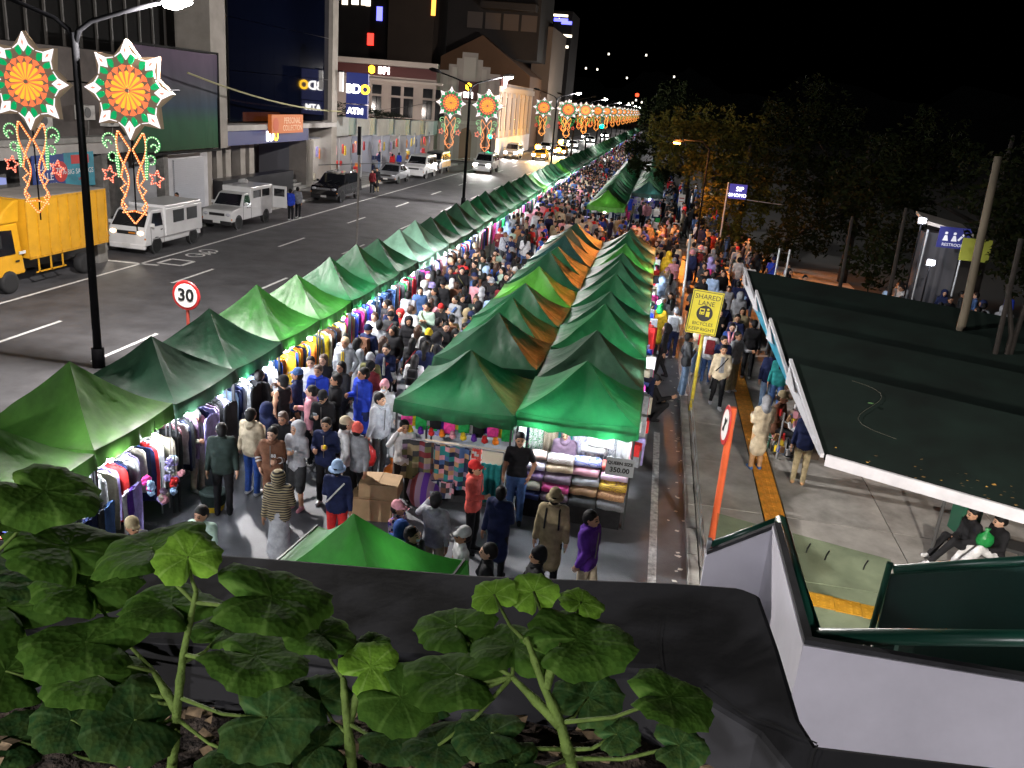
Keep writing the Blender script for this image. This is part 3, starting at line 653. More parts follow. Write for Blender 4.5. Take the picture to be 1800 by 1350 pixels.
# c) white roller-shutter unit and beige pilaster
t = empty('shutter_shop', (FX, 43.8, .14), 0, 'white shop front with closed roller shutter beneath the billboard', 'shop')
MB().bb((-4, -2.5, 0), (-.5, 2.4, 3.25)).build('wall', mat('white shop wall', (.5, .5, .52), .7, var=.15, vscale=1.5), t)
sh = MB().bb((-.52, -1.2, .0), (-.46, 1.9, 2.75)).build('shutter', mat('shutter metal', (.42, .43, .46), .45, var=.1, vscale=2), t)
sl = MB().box((0, 0, 0), (.03, 3.06, .075)).mesh('slat', mat('shutter slat', (.45, .46, .5), .4))
for i in range(26): link('slat', sl, sh, (-.45, .35, .07+i*.104))
MB().bb((-.6, -2.5, 3.27), (.1, 2.4, 3.5)).build('canopy_ledge', wallw, t)
MB().bb((-.5, -2.35, 0), (-.35, -1.95, 2.6)).build('poster_strip', mat('poster blue', (.05, .1, .25), .6, var=.5, vscale=5), t)
# d) bank building: dark glass over a recessed entrance
t = empty('bank_building', (FX, 56.5, 0), 0, 'dark glass bank building with beige columns and blue fascia', 'building')
MB().bb((-12, -9.2, 0), (-4.2, 9.0, 16)).build('core_wall', mat('bank wall', (.06, .055, .05), .8), t)
for i in range(8):
    for j in range(4): MB().bb((-.7, -7.3+i*2.02, 4.75+j*2.9), (-.62, -7.3+i*2.02+2.0, 4.75+j*2.9+2.87)).build('glass_panel', dglass, t)
MB().bb((-4, -10.9, 3.4), (.2, -9.2, 16)).build('column', stone, t); MB().bb((-3, -11, 0), (-.6, -9.6, 3.4)).build('column', stone, t)
MB().bb((-4, 8.1, 0), (-.3, 9.2, 17)).build('column', stone, t)
MB().bb((-4.2, -9.2, 4.30), (.12, -3.9, 4.62)).build('ledge', wallw, t); MB().bb((-4.2, 1.0, 4.30), (.12, 8.1, 4.62)).build('ledge', wallw, t)
MB().bb((-4.2, -3.9, 4.30), (-.6, 1.0, 4.62)).build('ledge', wallw, t)
MB().bb((-4.0, -9.2, 3.45), (-.1, 3.2, 4.28)).build('fascia', emis('fascia blue', (.015, .03, .16), .22), t)
text('BDO', .9, signw, t, Matrix.Translation((-.06, -2.6, 3.85)) @ Matrix.Rotation(PI/2, 4, 'Z') @ Matrix.Rotation(PI/2, 4, 'X'), .02, 'sign_letters') if False else None
side_text('BD', .85, signw, t, -3.1, 3.85, -.06, name='sign_letters', bold=.015); side_text('O', .85, signy, t, -2.22, 3.85, -.06, name='sign_letters', bold=.03)
for y in (-7.6, -6.5, -4.6, -3.4): MB().bb((-1.9, y-.33, 0), (-1.2, y+.33, 3.45)).build('column', stone, t)
MB().bb((-1.6, 3.3, 0), (-.3, 4.6, 3.45)).build('column', stone, t)
for y0, y1 in ((-9.2, -8.0), (-6.1, -5.0), (-3.0, 1.5)): MB().bb((-3.6, y0, .6), (-3.5, y1, 3.3)).build('entrance_window', win, t)
MB().bb((-1.0, -9.3, .1), (-.1, .6, 1.5)).build('planter_wall', mat('black granite', (.025, .025, .028), .3), t)
for i in range(5): MB().bb((-2.2+i*.0, .8+0*i, .14+i*.17), (-.2-i*.36, 3.1, .31+i*.17)).build('step', conc, t)
t = empty('orange_shop_sign', (FX+.25, 55.2, 4.62), 0, 'orange shop sign with raised lettering above the bank fascia', 'shop sign')
MB().bb((-.15, -2.45, -.55), (.1, 2.45, .6)).build('board', emis('board orange', (.5, .12, .02), .42), t)
side_text('PERSONAL', .55, mat('sign cream', (.7, .5, .35), .6), t, .7, .22, .105); side_text('COLLECTION', .5, MATS['sign cream'], t, .75, -.24, .105); MB().lathe([(.42, .1), (.42, .112), (.3, .114)], (0, -1.85, .0), 18, axis='X').build('sign_emblem', mat('emblem red', (.45, .08, .03), .6), t)
# e) projecting bank signs
c0 = atY(600, 122, 65.9); c1 = atY(637, 159, 65.9); d0 = atY(600, 160.5, 65.9); d1 = atY(637, 176, 65.9)
t = empty('projecting_bank_sign', ((c0.x+c1.x)/2+.42, 65.9, c0.z-1.35), 0, 'navy projecting bank sign with white and yellow letters beside the tall column', 'sign'); wd = abs(c1.x-c0.x)
MB().bb((-wd/2, 0, -1.05), (wd/2, .35, 1.2)).build('sign_box', navy, t); text('BD', .92, signw, t, facing((-.28, -.02, .0)), .02, 'sign_letters', bold=.02); text('O', .92, signy, t, facing((.66, -.02, .0)), .02, 'sign_letters', bold=.04)
t = empty('projecting_cash_sign', ((c0.x+c1.x)/2+.42, 65.9, c0.z-2.95), 0, 'small navy projecting sign reading ATM below the bank sign', 'sign')
MB().bb((-wd/2, 0, -.5), (wd/2, .35, .48)).build('sign_box', navy, t); text('ATM', .62, signw, t, facing((-.1, -.02, 0)), .02, 'sign_letters', bold=.02)
t = empty('wall_lantern', (FX+.2, 65.6, c0.z-.9), 0, 'tall lit box lantern on the bank column', 'lantern'); MB().bb((-.15, -.5, -.7), (.12, -.2, .7)).build('lantern_glass', emis('lantern glow', (.8, .75, .7), .55), t); MB().bb((-.2, -.55, .7), (.16, -.15, .8)).build('lantern_cap', polem, t)
# f) row of lit street shops with grey panel awning
shopm = [emis('shop light %d' % i, c, s*4) for i, (c, s) in enumerate([((.85, .9, 1), 1.3), ((1, .9, .75), 1.1), ((.75, .8, 1), 1.2)])]
gpan = mat('grey awning panel', (.30, .31, .30), .6, var=.2, vscale=1.2); gpan2 = mat('green awning panel', (.10, .17, .14), .5, var=.3, vscale=1.5)
goods = [mat('goods '+k, CL[k], .6, var=.4, vscale=4) for k in ('blue', 'white', 'pink', 'red', 'yellow', 'lavender', 'brown', 'navy', 'cream', 'orange', 'pale blue', 'black')]
names_ = ['clothing shop', 'toy shop', 'snack shop', 'bag shop', 'bakery', 'fruit shop', 'corner shop']
for i in range(7):
    y0 = 60.4+i*5.0+(.0 if i == 0 else .3); X = FX-1.0+.018*(y0-60)
    t = empty('street_shop', (X, y0+2.4, .14), 0, 'brightly lit open shop, %s along the far pavement after the bank' % nth(i), 'shop', 'lit shops along the far pavement')
    MB().bb((-4.2, -2.4, 0), (-4.0, 2.4, 3.6)).build('back_wall', mat('shop wall', (.2, .2, .22), .7), t); MB().bb((-4.0, -2.42, 0), (-.1, -2.34, 3.6)).build('side_wall', MATS['shop wall'], t); MB().bb((-4.0, -2.34, 3.2), (-.2, 2.4, 3.3)).build('soffit', MATS['shop wall'], t)
    for k in range(2): MB().bb((-2.4-k*.9, -1.8, 3.12), (-2.25-k*.9, 1.8, 3.18)).build('tube_light', shopm[i % 3], t)
    point('shop_lamp', (-1.2, 0, 2.7), 150, [(1, 1, 1), (1, .92, .8), (.9, .93, 1)][i % 3], t, .3)
    for k in range(60):
        a = goods[random.randrange(len(goods))]; yy = random.uniform(-2.1, 2.1); z = random.choice([.1, .5, .9, 1.3, 1.7, 2.1]); hh = random.uniform(.25, .55)
        MB().box((0, 0, hh/2), (random.uniform(.2, .5), random.uniform(.25, .6), hh), rz=random.uniform(-.3, .3)).build('merchandise', a, t, (-random.uniform(.5, 3.6) if z < 1 else -random.uniform(2.6, 3.7), yy, z))
    for k in range(7):
        a = goods[random.randrange(len(goods))]
        MB().box((0, 0, -.4), (.06, .42, .75), taper=.8).build('hanging_garment', a, t, (-random.uniform(.2, .8), -2.0+k*.65, 2.75-random.uniform(0, .3)))
    if i >= 1:
        zt = 4.83-(i-1)*.10
        MB().bb((-.3, -2.4, zt-1.45), (.35, .9, zt)).build('awning_panel', gpan, t); MB().bb((-.3, .95, zt-1.43), (.33, 2.55, zt-.02)).build('awning_panel', gpan2, t)
        MB().bb((-4.2, -2.4, 3.62), (-.32, 2.5, zt-.05)).build('awning_roof', darkw, t); MB().tube([(.8, -2.4, 0), (.8, -2.4, 3.3)], .06, 8).build('post', mat('galvanised', (.35, .35, .36), .5), t)
t = empty('rooftop_shrubs', (FX-1.6, 71, 4.8), 0, 'dark shrubs and scrap heaped on the awning roof', 'shrubs'); 
mb = MB(); r_ = random.Random(3)
for k in range(1400):
    y = r_.uniform(-4, 16); hgt = max(.1, 1.4-.08*abs(y)); p = Vector((r_.uniform(-1.5, .8), y, r_.uniform(0, hgt))); a = r_.uniform(0, 6.28); s = r_.uniform(.06, .16); d1_ = Vector((math.cos(a), math.sin(a), r_.uniform(-.6, .6)))*s; d2_ = Vector((-math.sin(a), math.cos(a), r_.uniform(-.6, .6)))*s*.7
    mb.add([p-d1_, p+d2_, p+d1_, p-d2_], [(0, 1, 2, 3)])
mb.build('foliage', mat('roof foliage', (.02, .03, .015), .8), t)['kind'] = 'stuff'
for i_, x_ in enumerate((-37, -30.5)):  # added roof floodlights stand in for the light on the bank hall
    t = empty('added_roof_floodlight', (x_, 91, 5.0), 0, '%s added floodlight hidden on the awning roof, lighting the bank hall' % ORD[i_], 'floodlight', 'added floodlights before the bank hall'); MB().box((0, 0, 0), (.5, .2, .35)).build('lamp_housing', polem, t); MB().box((0, .12, 0), (.44, .03, .3)).build('lamp_lens', lampw, t); spot('added_hall_light', (0, .3, 0), 700, (1, .86, .78), t, 150, .5, .2, (math.radians(100), 0, 0))
# g) old bank hall with stepped gable on the far corner
bpi = mat('cream plaster', (.42, .35, .31), .8, var=.14, vscale=.25); bpib = mat('plaster dado', (.30, .25, .22), .8, var=.2, vscale=.3); brownb = mat('brown sign band', (.09, .02, .018), .6)
t = empty('corner_bank_hall', (-33, 100, 0), 0, 'cream colonial bank hall with stepped gable at the street corner', 'building')
MB().bb((-8, 0, 0), (6.6, 20, 9.9)).build('wall', bpi, t); MB().bb((-8, -.25, 9.92), (6.7, .6, 10.5)).build('cornice', mat('cream trim', (.5, .43, .38), .8), t)
MB().bb((-8, -.3, 8.75), (6.6, -.02, 9.85)).build('sign_band', brownb, t); MB().bb((-8, -.35, 8.2), (7.4, -.02, 8.45)).build('string_course', MATS['cream trim'], t)
MB().bb((-8, -.6, 3.0), (6.6, -.02, 4.1)).build('lower_cornice', MATS['cream trim'], t)
text('BPI', 1.05, signw, t, facing((.45, -.34, 9.3)), .03, 'sign_letters', bold=.03); MB().ico((-1.0, -.34, 9.35), (.42, .06, .55)).build('sign_emblem', signy, t)
for u in (652, 708, 764):
    xx = atY(u, 150, 100).x+33
    for dx in (-.75, .75):
        MB().bb((xx+dx-.55, -.12, 6.75), (xx+dx+.55, -.02, 7.75)).build('upper_window', win, t)
        f = MB().bb((xx+dx-.55, -.12, 4.4), (xx+dx+.55, -.02, 6.5)).build('tall_window', win, t); MB().bb((xx+dx-.03, -.16, 4.4), (xx+dx+.03, -.1, 6.5)).build('mullion', polem, f)
# gable wing, turned to the corner
gz = empty('gabled_bank_wing', (-23.2, 102.5, 0), math.radians(14), 'cream stepped gable wing with lit bank sign and arched openings', 'building')
steps = [(-3.6, 9.3), (-3.6, 10.0), (-2.4, 10.0), (-2.4, 10.7), (-1.5, 10.7), (-1.5, 11.4), (-.9, 11.4), (-.9, 12.1), (.9, 12.1), (.9, 11.4), (1.5, 11.4), (1.5, 10.7), (2.4, 10.7), (2.4, 10.0), (3.6, 10.0), (3.6, 9.3)]
MB().prism([(-3.6, 0)]+steps+[(3.6, 0)], 0, .9, 'Y').build('gable_wall', bpi, gz)
for k, (x, z0, z1) in enumerate([(-2.7, 0, 9.6), (-1.7, 0, 10.4), (1.7, 0, 10.4), (2.7, 0, 9.6)]): MB().bb((x-.28, -.18, z0), (x+.28, -.01, z1)).build('pilaster', MATS['cream trim'], gz)
MB().bb((-.7, -.15, 9.0), (.7, -.02, 11.6)).build('gable_panel', MATS['cream trim'], gz)
MB().bb((-1.15, -.4, 6.9), (1.15, -.02, 9.0)).build('sign_board', brownb, gz); MB().ico((0, -.42, 8.4), (.4, .06, .5)).build('sign_emblem', signy, gz); text('BPI', .85, signw, gz, facing((0, -.42, 7.45)), .03, 'sign_letters', bold=.03)
for x in (-2.2, 0, 2.2): MB().prism([(x-.7, .1), (x-.7, 3.0), (x-.5, 3.6), (x, 3.85), (x+.5, 3.6), (x+.7, 3.0), (x+.7, .1)], -.08, -.02, 'Y').build('arched_door', mat('warm doorway', (.25, .14, .08), .6), gz)
MB().bb((-3.7, -.5, 4.2), (3.7, -.02, 4.6)).build('lower_cornice', MATS['cream trim'], gz)
t = empty('colonnade_wing', (-21.3, 106, 0), 0, 'cream side wing with tall pilasters along the road', 'building')
MB().bb((-10, 0, 0), (0, 34, 9.3)).build('wall', bpi, t); MB().bb((-.1, 0, 8.2), (.25, 34, 8.9)).build('cornice', MATS['cream trim'], t)
for i in range(9): MB().bb((0, 1.5+i*3.7, 2.6), (.35, 2.1+i*3.7, 8.15)).build('pilaster', MATS['cream trim'], t)
for i in range(8): MB().bb((.0, 2.9+i*3.7, 3.4), (.06, 4.5+i*3.7, 7.6)).build('tall_window', win, t)
MB().bb((.26, 4, 6.6+2.3), (.5, 9, 10.1)).build('sign_board', brownb, t); MB().lathe([(.8, 0), (.8, .12)], (.5, 6.5, 9.5), 20, axis='X').build('sign_emblem', signw, t)
MB().bb((0, .2, .1), (.1, 33, 2.5)).build('white_dado', mat('white wash', (.55, .5, .5), .7, var=.2, vscale=.3), t)
# towers behind
def tower(lo, hi, label, m, wins=()):
    t = empty('office_tower', ((lo[0]+hi[0])/2, lo[1], 0), 0, label, 'building', 'blocks behind the bank hall'); ox = (lo[0]+hi[0])/2
    MB().bb((lo[0]-ox, 0, 0), (hi[0]-ox, hi[1]-lo[1], hi[2])).build('wall', m, t)
    for (u, v, sw_, sh_, c) in wins:
        p = atY(u, v, lo[1]-.1); MB().box((0, 0, 0), (sw_, .1, sh_)).build('lit_window', c, t, (p.x-ox, -.06, p.z))
    return t
lw, lb, lr, lo_ = emis('far window white', (1, .85, .65), 2.2), emis('far sign blue', (.12, .12, 1), 3), emis('far sign red', (1, .03, .02), 3), emis('far window orange', (1, .35, .05), 2.5)
tw1 = mat('brown tower render', (.075, .05, .036), .85, var=.2, vscale=.1); tw2 = mat('dark tower', (.028, .022, .02), .85, var=.3, vscale=.1); tw3 = mat('ochre gable wall', (.17, .085, .042), .85, var=.2, vscale=.1)
a, b_ = atY(600, 50, 150), atY(680, 50, 150)
tower((a.x-6, 150), (b_.x, 165, 30), 'dark tower with lit roof windows and small coloured signs', tw2, [(606, 3, 1.0, .9, lw), (624, 3, 1.2, .9, lw), (640, 4, 1.0, .9, lw), (647, 5, .8, 1, lw), (667, 24, 1.0, 2.2, lb), (651, 69, 1.1, 1.9, lr)])
a, b_ = atY(682, 50, 145), atY(762, 50, 145); tower((a.x, 145), (b_.x, 160, 40), 'plain brown tower behind the bank cornice', tw1, [(764-2, 12, .7, 2.6, lo_)])
a, b_ = atY(775, 100, 142), atY(935, 100, 142)
t = empty('ochre_hall', ((a.x+b_.x)/2, 142, 0), 0, 'ochre gabled hall rising behind the stepped bank gable', 'building'); wdt = (b_.x-a.x)/2
zl, zp = atY(790, 82, 142).z, atY(850, 62, 142).z; MB().prism([(-wdt, 0), (-wdt, zl-1.5), (-wdt*.1, zp), (wdt, zl-3.5), (wdt, 0)], 0, 20, 'Y').build('wall', tw3, t); MB().bb((-wdt, 3, zl-1), (wdt*1.05, 18, zp+9)).build('roof_structure', tw2, t)
for i in range(4): MB().bb((-wdt*.55+i*wdt*.4, -.2+3, zp+1.2), (-wdt*.55+i*wdt*.4+wdt*.34, 2.95, zp+3.6)).build('roof_panel', mat('roof panel', (.12, .09, .075), .8), t)
MB().bb((-wdt*.2, -.1, zp+4), (wdt, 3.0, zp+5.0)).build('parapet', tw2, t)
a, b_ = atY(935, 100, 155), atY(968, 100, 155); tower((a.x, 155), (b_.x, 175, atY(940, 45, 155).z), 'narrow pale tower at the end of the bank row', mat('pale tower', (.2, .14, .10), .85), [(983, 32, .1, .1, lw)])
a, b_ = atY(968, 100, 260), atY(1000, 100, 260)
tower((a.x, 260), (b_.x, 280, atY(980, 18, 260).z), 'distant dark tower with blue signs and rows of lit windows', tw2, [(965+18, 27, 5, .6, lw), (986, 35, 4, .9, lb), (996, 40, 3, .9, lb), (981, 66, 1.0, 2.6, emis('far sign cyan', (.5, .8, 1), 3)), (996, 63, 3, .7, lw), (990, 82, 3, .7, lw), (985, 92, 2.2, .9, lo_), (975, 96, 1.5, 1.1, lw), (978, 118, 3.2, 4.2, mat('dim window', (.1, .1, .1), .5, emit=(.4, .4, .35), estr=.25))])
# power cables
cabm = mat('cable', (.35, .33, .18), .6); cabd = mat('dark cable', (.03, .03, .03), .6)
def cable(a, b, sag, m, lab, r=.03):
    o = MB().tube([Vector(a).lerp(Vector(b), i/16)+Vector((0, 0, -sag*4*(i/16)*(1-i/16))) for i in range(17)], r, 5).build('overhead_cable', m); tag(o, lab, 'cable')
cable(atX(330, 128, -23.5), atX(600, 196, -23.5), .4, cabm, 'yellowish bundled cable slung across the bank front', .05)
cable(atX(560, 290, -23.0), atX(1000, 258, -16), .5, cabd, 'dark cable crossing low in front of the lit shops')
cable(atY(600, 195, 90), atY(790, 172, 98), .4, cabd, 'thin dark cable running up to the bank hall corner')
# far hill with house lights
hl = MB(); n = 40; vs = []
for j in range(6):
    for i in range(n+1):
        x = -500+1000*i/n; vs.append((x, 620+j*180, (j/5)**.8*(60+18*math.sin(i*.7)+12*math.sin(i*1.9+j))-2))
hl.add(vs, [(j*(n+1)+i, j*(n+1)+i+1, (j+1)*(n+1)+i+1, (j+1)*(n+1)+i) for j in range(5) for i in range(n)])
struct(hl.build('hill', mat('dark hill', (.02, .022, .018), .95, var=.4, vscale=.02), smooth=True))
r_ = random.Random(5); hw = emis('hill light', (1, .9, .75), 2.5); hlm = MB().box((0, 0, 0), (1, 1, 1))
pts = [(1030, 120), (1050, 122), (1102, 137), (1105, 182), (1112, 181), (1118, 176), (1128, 180), (1136, 97), (1070, 95), (1168, 200), (1604, 270), (1637, 275), (1712, 280), (1452, 290), (1185, 135), (1063, 173)]
for i, (u, v) in enumerate(pts):
    p = atY(u, v, 560); o = MB().box((0, 0, 0), (.9, .6, 1.1)).build('hillside_lamp', hw, None, p); tag(o, 'tiny white house light on the dark hillside', 'house light', 'scattered hillside lights')
o = MB().ico((0, 0, 0), 1.3).build('beacon_light', emis('beacon red', (1, .06, .02), 3), None, atY(1120, 167, 560)); tag(o, 'small red beacon light on the dark hillside', 'beacon')
# ---------------------------------------------------------------- market tents
GR = {'dark green': (.009, .058, .024), 'grey green': (.020, .056, .030), 'bottle green': (.008, .075, .026), 'mid green': (.008, .095, .028), 'bright green': (.026, .15, .020), 'lime green': (.055, .22, .022), 'olive green': (.06, .155, .028), 'pale mint': (.2, .38, .27), 'pale green': (.06, .15, .075), 'blue green': (.012, .05, .040), 'brownish green': (.07, .07, .035)}
def tentmat(c): return mat('tent '+c, GR[c], .5, var=.3, vscale=1.6, bump=.6, bscale=4.5, spec=.45, trans=.42, stretch=(1, 1, .35))
legm = mat('tent leg steel', (.05, .052, .055), .45, metal=.4)
def canopy_mesh(seed, sz=2.12, ze=2.0, zp=2.85, val=.26, n=32):
    r_ = random.Random(seed); h = sz/2; vs, fs = [], []
    ph = [r_.uniform(0, 6.28) for _ in range(6)]; ox, oy = r_.uniform(-.05, .05), r_.uniform(-.05, .05)
    def zz(x, y):
        ax, ay = abs(x/h), abs(y/h); r = max(ax, ay); mn = min(ax, ay)/(r+1e-6)
        base = (1-r)**1.42
        sag = -.10*(1-mn)*math.sin(min(1, r)*PI)*1.0         # panels hang between the hip poles
        ang = math.atan2(y, x); fold = (.045*(1-abs(math.sin(ang*7+ph[0]+1.5*r+.6*math.sin(ang*3+ph[2]))))**4+.026*(1-abs(math.sin(ang*15.5+ph[5]-2*r)))**3*(.3+.7*abs(math.sin(ang*2+ph[1]))))*math.sin(min(1, r)*PI)**.7*(.25+.75*(1-r))+.012*math.sin(x*5+ph[3])*math.sin(y*4+ph[4])*math.sin(min(1, r)*PI)+.008*math.sin(x*9+ph[1])*math.sin(y*8+ph[2])*(1-r)
        droop = -.05*(1-mn**2)*r**6
        return ze+(zp-ze)*base+sag*.9+fold+droop
    for j in range(n+1):
        for i in range(n+1):
            x, y = -h+sz*i/n, -h+sz*j/n; vs.append((x, y, zz(x, y)))
    for j in range(n):
        for i in range(n):
            a, b, c, d = j*(n+1)+i, j*(n+1)+i+1, (j+1)*(n+1)+i+1, (j+1)*(n+1)+i
            x, y = (i+.5-n/2), (j+.5-n/2)
            if x*y > 0: fs += [(a, b, c), (a, c, d)]
            else: fs += [(a, b, d), (b, c, d)]
    edge = [(i, 0) for i in range(n)]+[(n, j) for j in range(n)]+[(n-i, n) for i in range(n)]+[(0, n-j) for j in range(n)]
    b0 = len(vs); ne = len(edge)
    for row in (1, 2):
        for q, (i, j) in enumerate(edge):
            x, y, z = vs[j*(n+1)+i]; k = 1.012+.010*math.sin(q*1.3+ph[3])*row; vs.append((x*k, y*k, z-val*row/2+(.018*math.sin(q*.9+ph[4]) if row == 2 else 0)))
    for q, (i, j) in enumerate(edge):
        q2 = (q+1) % ne; i2, j2 = edge[q2]
        fs.append((j*(n+1)+i, b0+q, b0+q2, j2*(n+1)+i2)); fs.append((b0+q, b0+ne+q, b0+ne+q2, b0+q2))
    me = bpy.data.meshes.new('canopy'); me.from_pydata(vs, [], fs); me.polygons.foreach_set('use_smooth', [True]*len(fs)); me.update(); me.materials.append(None)
    # crisp hip ridges
    at = me.attributes.new('sharp_edge', 'BOOLEAN', 'EDGE'); vals = []
    nb = (n+1)**2
    for e in me.edges:
        a, b = e.vertices
        s = False
        if a < nb and b < nb:
            i1, j1, i2, j2 = a % (n+1), a//(n+1), b % (n+1), b//(n+1)
            s = (abs(i1-n/2) == abs(j1-n/2) and abs(i2-n/2) == abs(j2-n/2) and i1 != i2 and j1 != j2) or (i1 == i2 and i1 in (0, n)) or (j1 == j2 and j1 in (0, n))
        vals.append(s)
    at.data.foreach_set('value', vals); return me
CANO = [canopy_mesh(s, zp=2.85+.06*(s % 3-1)) for s in range(6)]
legme = MB().box((0, 0, .85), (.035, .035, 1.95)).mesh('leg', legm)
barme = MB().box((0, 0, 0), (2.06, .025, .025)).mesh('frame_bar', legm)
def tent(X, Y, color, label, group, parts=True, seed=0, rz=0.0, dz=0.0, s=1.0):
    t = empty('market_tent', (X, Y, 0), rz, label, 'tent', group)
    o = link('canopy', CANO[seed % 6], t); o.material_slots[0].link = 'OBJECT'; o.material_slots[0].material = tentmat(color); o.rotation_euler = (0, 0, (seed*7 % 4)*PI/2); o.location.z = dz
    if parts:
        for sx in (-1, 1):
            for sy in (-1, 1): link('leg', legme, t, (sx*1.02, sy*1.02, .0))
        link('frame_bar', barme, t, (0, -1.02, 1.86)); link('frame_bar', barme, t, (1.02, 0, 1.86), (0, 0, PI/2)); link('frame_bar', barme, t, (-1.02, 0, 1.86), (0, 0, PI/2))
    t.scale = (s, s, 1)
    return t
bulbm = emis('market bulb', (.88, .92, 1.0), 540)
bulbm2 = emis('market bulb far', (.88, .92, 1.0), 260)
bme = MB().ico((0, 0, 0), .05).tube([(0, 0, .03), (0, 0, .11)], .02, 6, m=1).mesh('bulb', [bulbm, legm], True)
bme2 = MB().ico((0, 0, 0), .07).mesh('bulb', [bulbm2], True)
BULBN = [0]
def bulb(x, y, z, lab, far=False):
    o = link('light_bulb', bme2 if far else bme, None, (x, y, z)); tag(o, lab, 'light bulb', 'bare bulbs hanging in the market stalls')
    if not far: MB().tube([(0, 0, .1), (0, 0, max(.12, 1.92-z))], .004, 4).build('cord', polem, o)
    return o
LX = -8.55; LP = 2.13; LY0 = 11.3
Lcol = {-2: 'olive green', -1: 'olive green', 0: 'olive green', 1: 'grey green', 2: 'dark green', 3: 'bright green', 4: 'bright green', 5: 'mid green', 6: 'bottle green', 7: 'dark green', 8: 'pale mint', 9: 'pale mint', 10: 'grey green', 11: 'dark green', 12: 'grey green'}
cyc = ['dark green', 'grey green', 'bottle green', 'grey green', 'dark green', 'pale green', 'bottle green', 'grey green']
NL = 120
for k in range(-2, NL):
    c = Lcol.get(k, cyc[(k*5+k//3) % 8]); 
    if k in (22, 23, 29): c = 'lime green' if k != 23 else 'pale mint'
    near = k < 34
    lab = '%s canopy tent, %s in the roadside row from the footbridge' % (c, nth(k+2))
    tent(LX+random.uniform(-.04, .04), LY0+LP*k, c, lab, 'tents of the roadside row', near, k+2, random.uniform(-.02, .02), random.uniform(-.05, .05))
Lc = ['bottle green', 'dark green', 'mid green', 'bottle green', 'lime green', 'dark green', 'bottle green', 'blue green', 'brownish green', 'grey green']  # one inner tent has an even brownish tone
LYs = [15.2, 17.95, 19.6, 21.75, 24.2, 26.5, 28.6, 30.7, 32.5, 34.8]
Rc = ['mid green', 'grey green', 'mid green', 'dark green', 'bottle green', 'dark green', 'dark green', 'bright green', 'bottle green', 'grey green']
RYs = [15.35, 17.6, 19.9, 22.1, 24.3, 26.45, 28.55, 30.5, 32.5, 34.9]
for i, (y, c) in enumerate(zip(LYs, Lc)): tent(-3.08, y, c, '%s canopy tent, %s of the inner row beside the crowd' % (c, nth(i)), 'tents of the inner double row', True, i+3, random.uniform(-.03, .03), .04*(i % 2), 1.05)
for i, (y, c) in enumerate(zip(RYs, Rc)): tent(-.88, y, c, '%s canopy tent, %s of the row beside the kerb lane' % (c, nth(i)), 'tents of the kerb side row', True, i, random.uniform(-.03, .03), .03*((i+1) % 2), 1.03)
for i in range(22):
    c = ['lime green', 'grey green', 'bottle green', 'mid green', 'grey green'][i] if i < 5 else cyc[(i*3) % 8]
    tent(-2.85, 50.8+2.15*i, c, '%s canopy tent, %s of the inner row past the crossing' % (c, nth(i)), 'tents past the crossing', i < 6, i+1)
    if i >= 5:
        c = ['blue green', 'pale green', 'grey green', 'bottle green'][i-5] if i < 9 else cyc[(i*5+1) % 8]
        tent(-.72, 50.8+2.15*i, c, '%s canopy tent, %s of the kerb row past the crossing' % (c, nth(i-5)), 'tents past the crossing', i < 9, i+4)
tent(-2.9, 8.3, 'bright green', 'bright green canopy tent half hidden below the parapet', None, True, 2, -.12, -.16)
# letters on the valance of a roadside tent
text('LA APOLLO', .17, mat('valance print', (.35, .5, .36), .7), None, Matrix.Translation((LX+1.10, LY0+.1, 1.84)) @ Matrix.Rotation(PI/2, 4, 'Z') @ Matrix.Rotation(PI/2, 4, 'X'), .002)
o = bpy.context.scene.objects[-1] if False else [x for x in bpy.data.objects if x.name.startswith('lettering') and x.parent is None][-1]
for tt in bpy.data.objects:
    if tt.type == 'EMPTY' and tt.get('label', '').startswith('olive green canopy tent, third'): M0 = o.matrix_local.copy(); o.parent = tt; o.matrix_local = Matrix.Translation((-tt.location.x, -tt.location.y, 0)) @ M0
# ---------------------------------------------------------------- stall goods
def garment_mesh(kind, v=0):
    r_ = random.Random(v); w_ = {'coat': .50, 'shirt': .46, 'trousers': .34, 'dress': .44}[kind]; L = {'coat': .95, 'shirt': .68, 'trousers': .95, 'dress': 1.0}[kind]
    th = .05; prof = {'coat': [(.09, 0), (.2, -.05), (w_/2, -.12), (w_/2*1.08, -.5), (w_/2*1.0, -L)], 'shirt': [(.08, 0), (.2, -.04), (w_/2, -.14), (w_/2*1.02, -.4), (w_/2*.95, -L)],
                      'trousers': [(w_/2, 0), (w_/2*1.03, -.2), (w_/2*.95, -.5), (w_/2*.85, -L)], 'dress': [(.08, 0), (.17, -.05), (.2, -.25), (w_/2, -.6), (w_/2*1.15, -L)]}[kind]
    vs = []; N = 9
    for (hw_, z) in prof:
        for side in (1, -1):
            for i in range(N):
                t = -1+2*i/(N-1); vs.append((side*(th/2*(1-t*t*.7)+.012*math.sin(i*2.3+z*6+v)), hw_*t, z-.03*abs(t) if z == 0 else z))
    fs = []; R = 2*N; ringi = list(range(N))+list(range(2*N-1, N-1, -1))
    for j in range(len(prof)-1):
        for q in range(R):
            a, b = ringi[q], ringi[(q+1) % R]; fs.append((j*R+a, j*R+b, (j+1)*R+b, (j+1)*R+a))
    fs.append(tuple(ringi)); fs.append(tuple((len(prof)-1)*R+q for q in ringi[::-1]))
    me = bpy.data.meshes.new('garment'); me.from_pydata(vs, [], fs); me.polygons.foreach_set('use_smooth', [True]*len(fs)); me.update(); me.materials.append(None); return me
GM = {(k, v): garment_mesh(k, v) for k in ('coat', 'shirt', 'trousers', 'dress') for v in range(3)}
GN = {'coat': 'hanging_coat', 'shirt': 'hanging_shirt', 'trousers': 'hanging_trousers', 'dress': 'hanging_dress'}
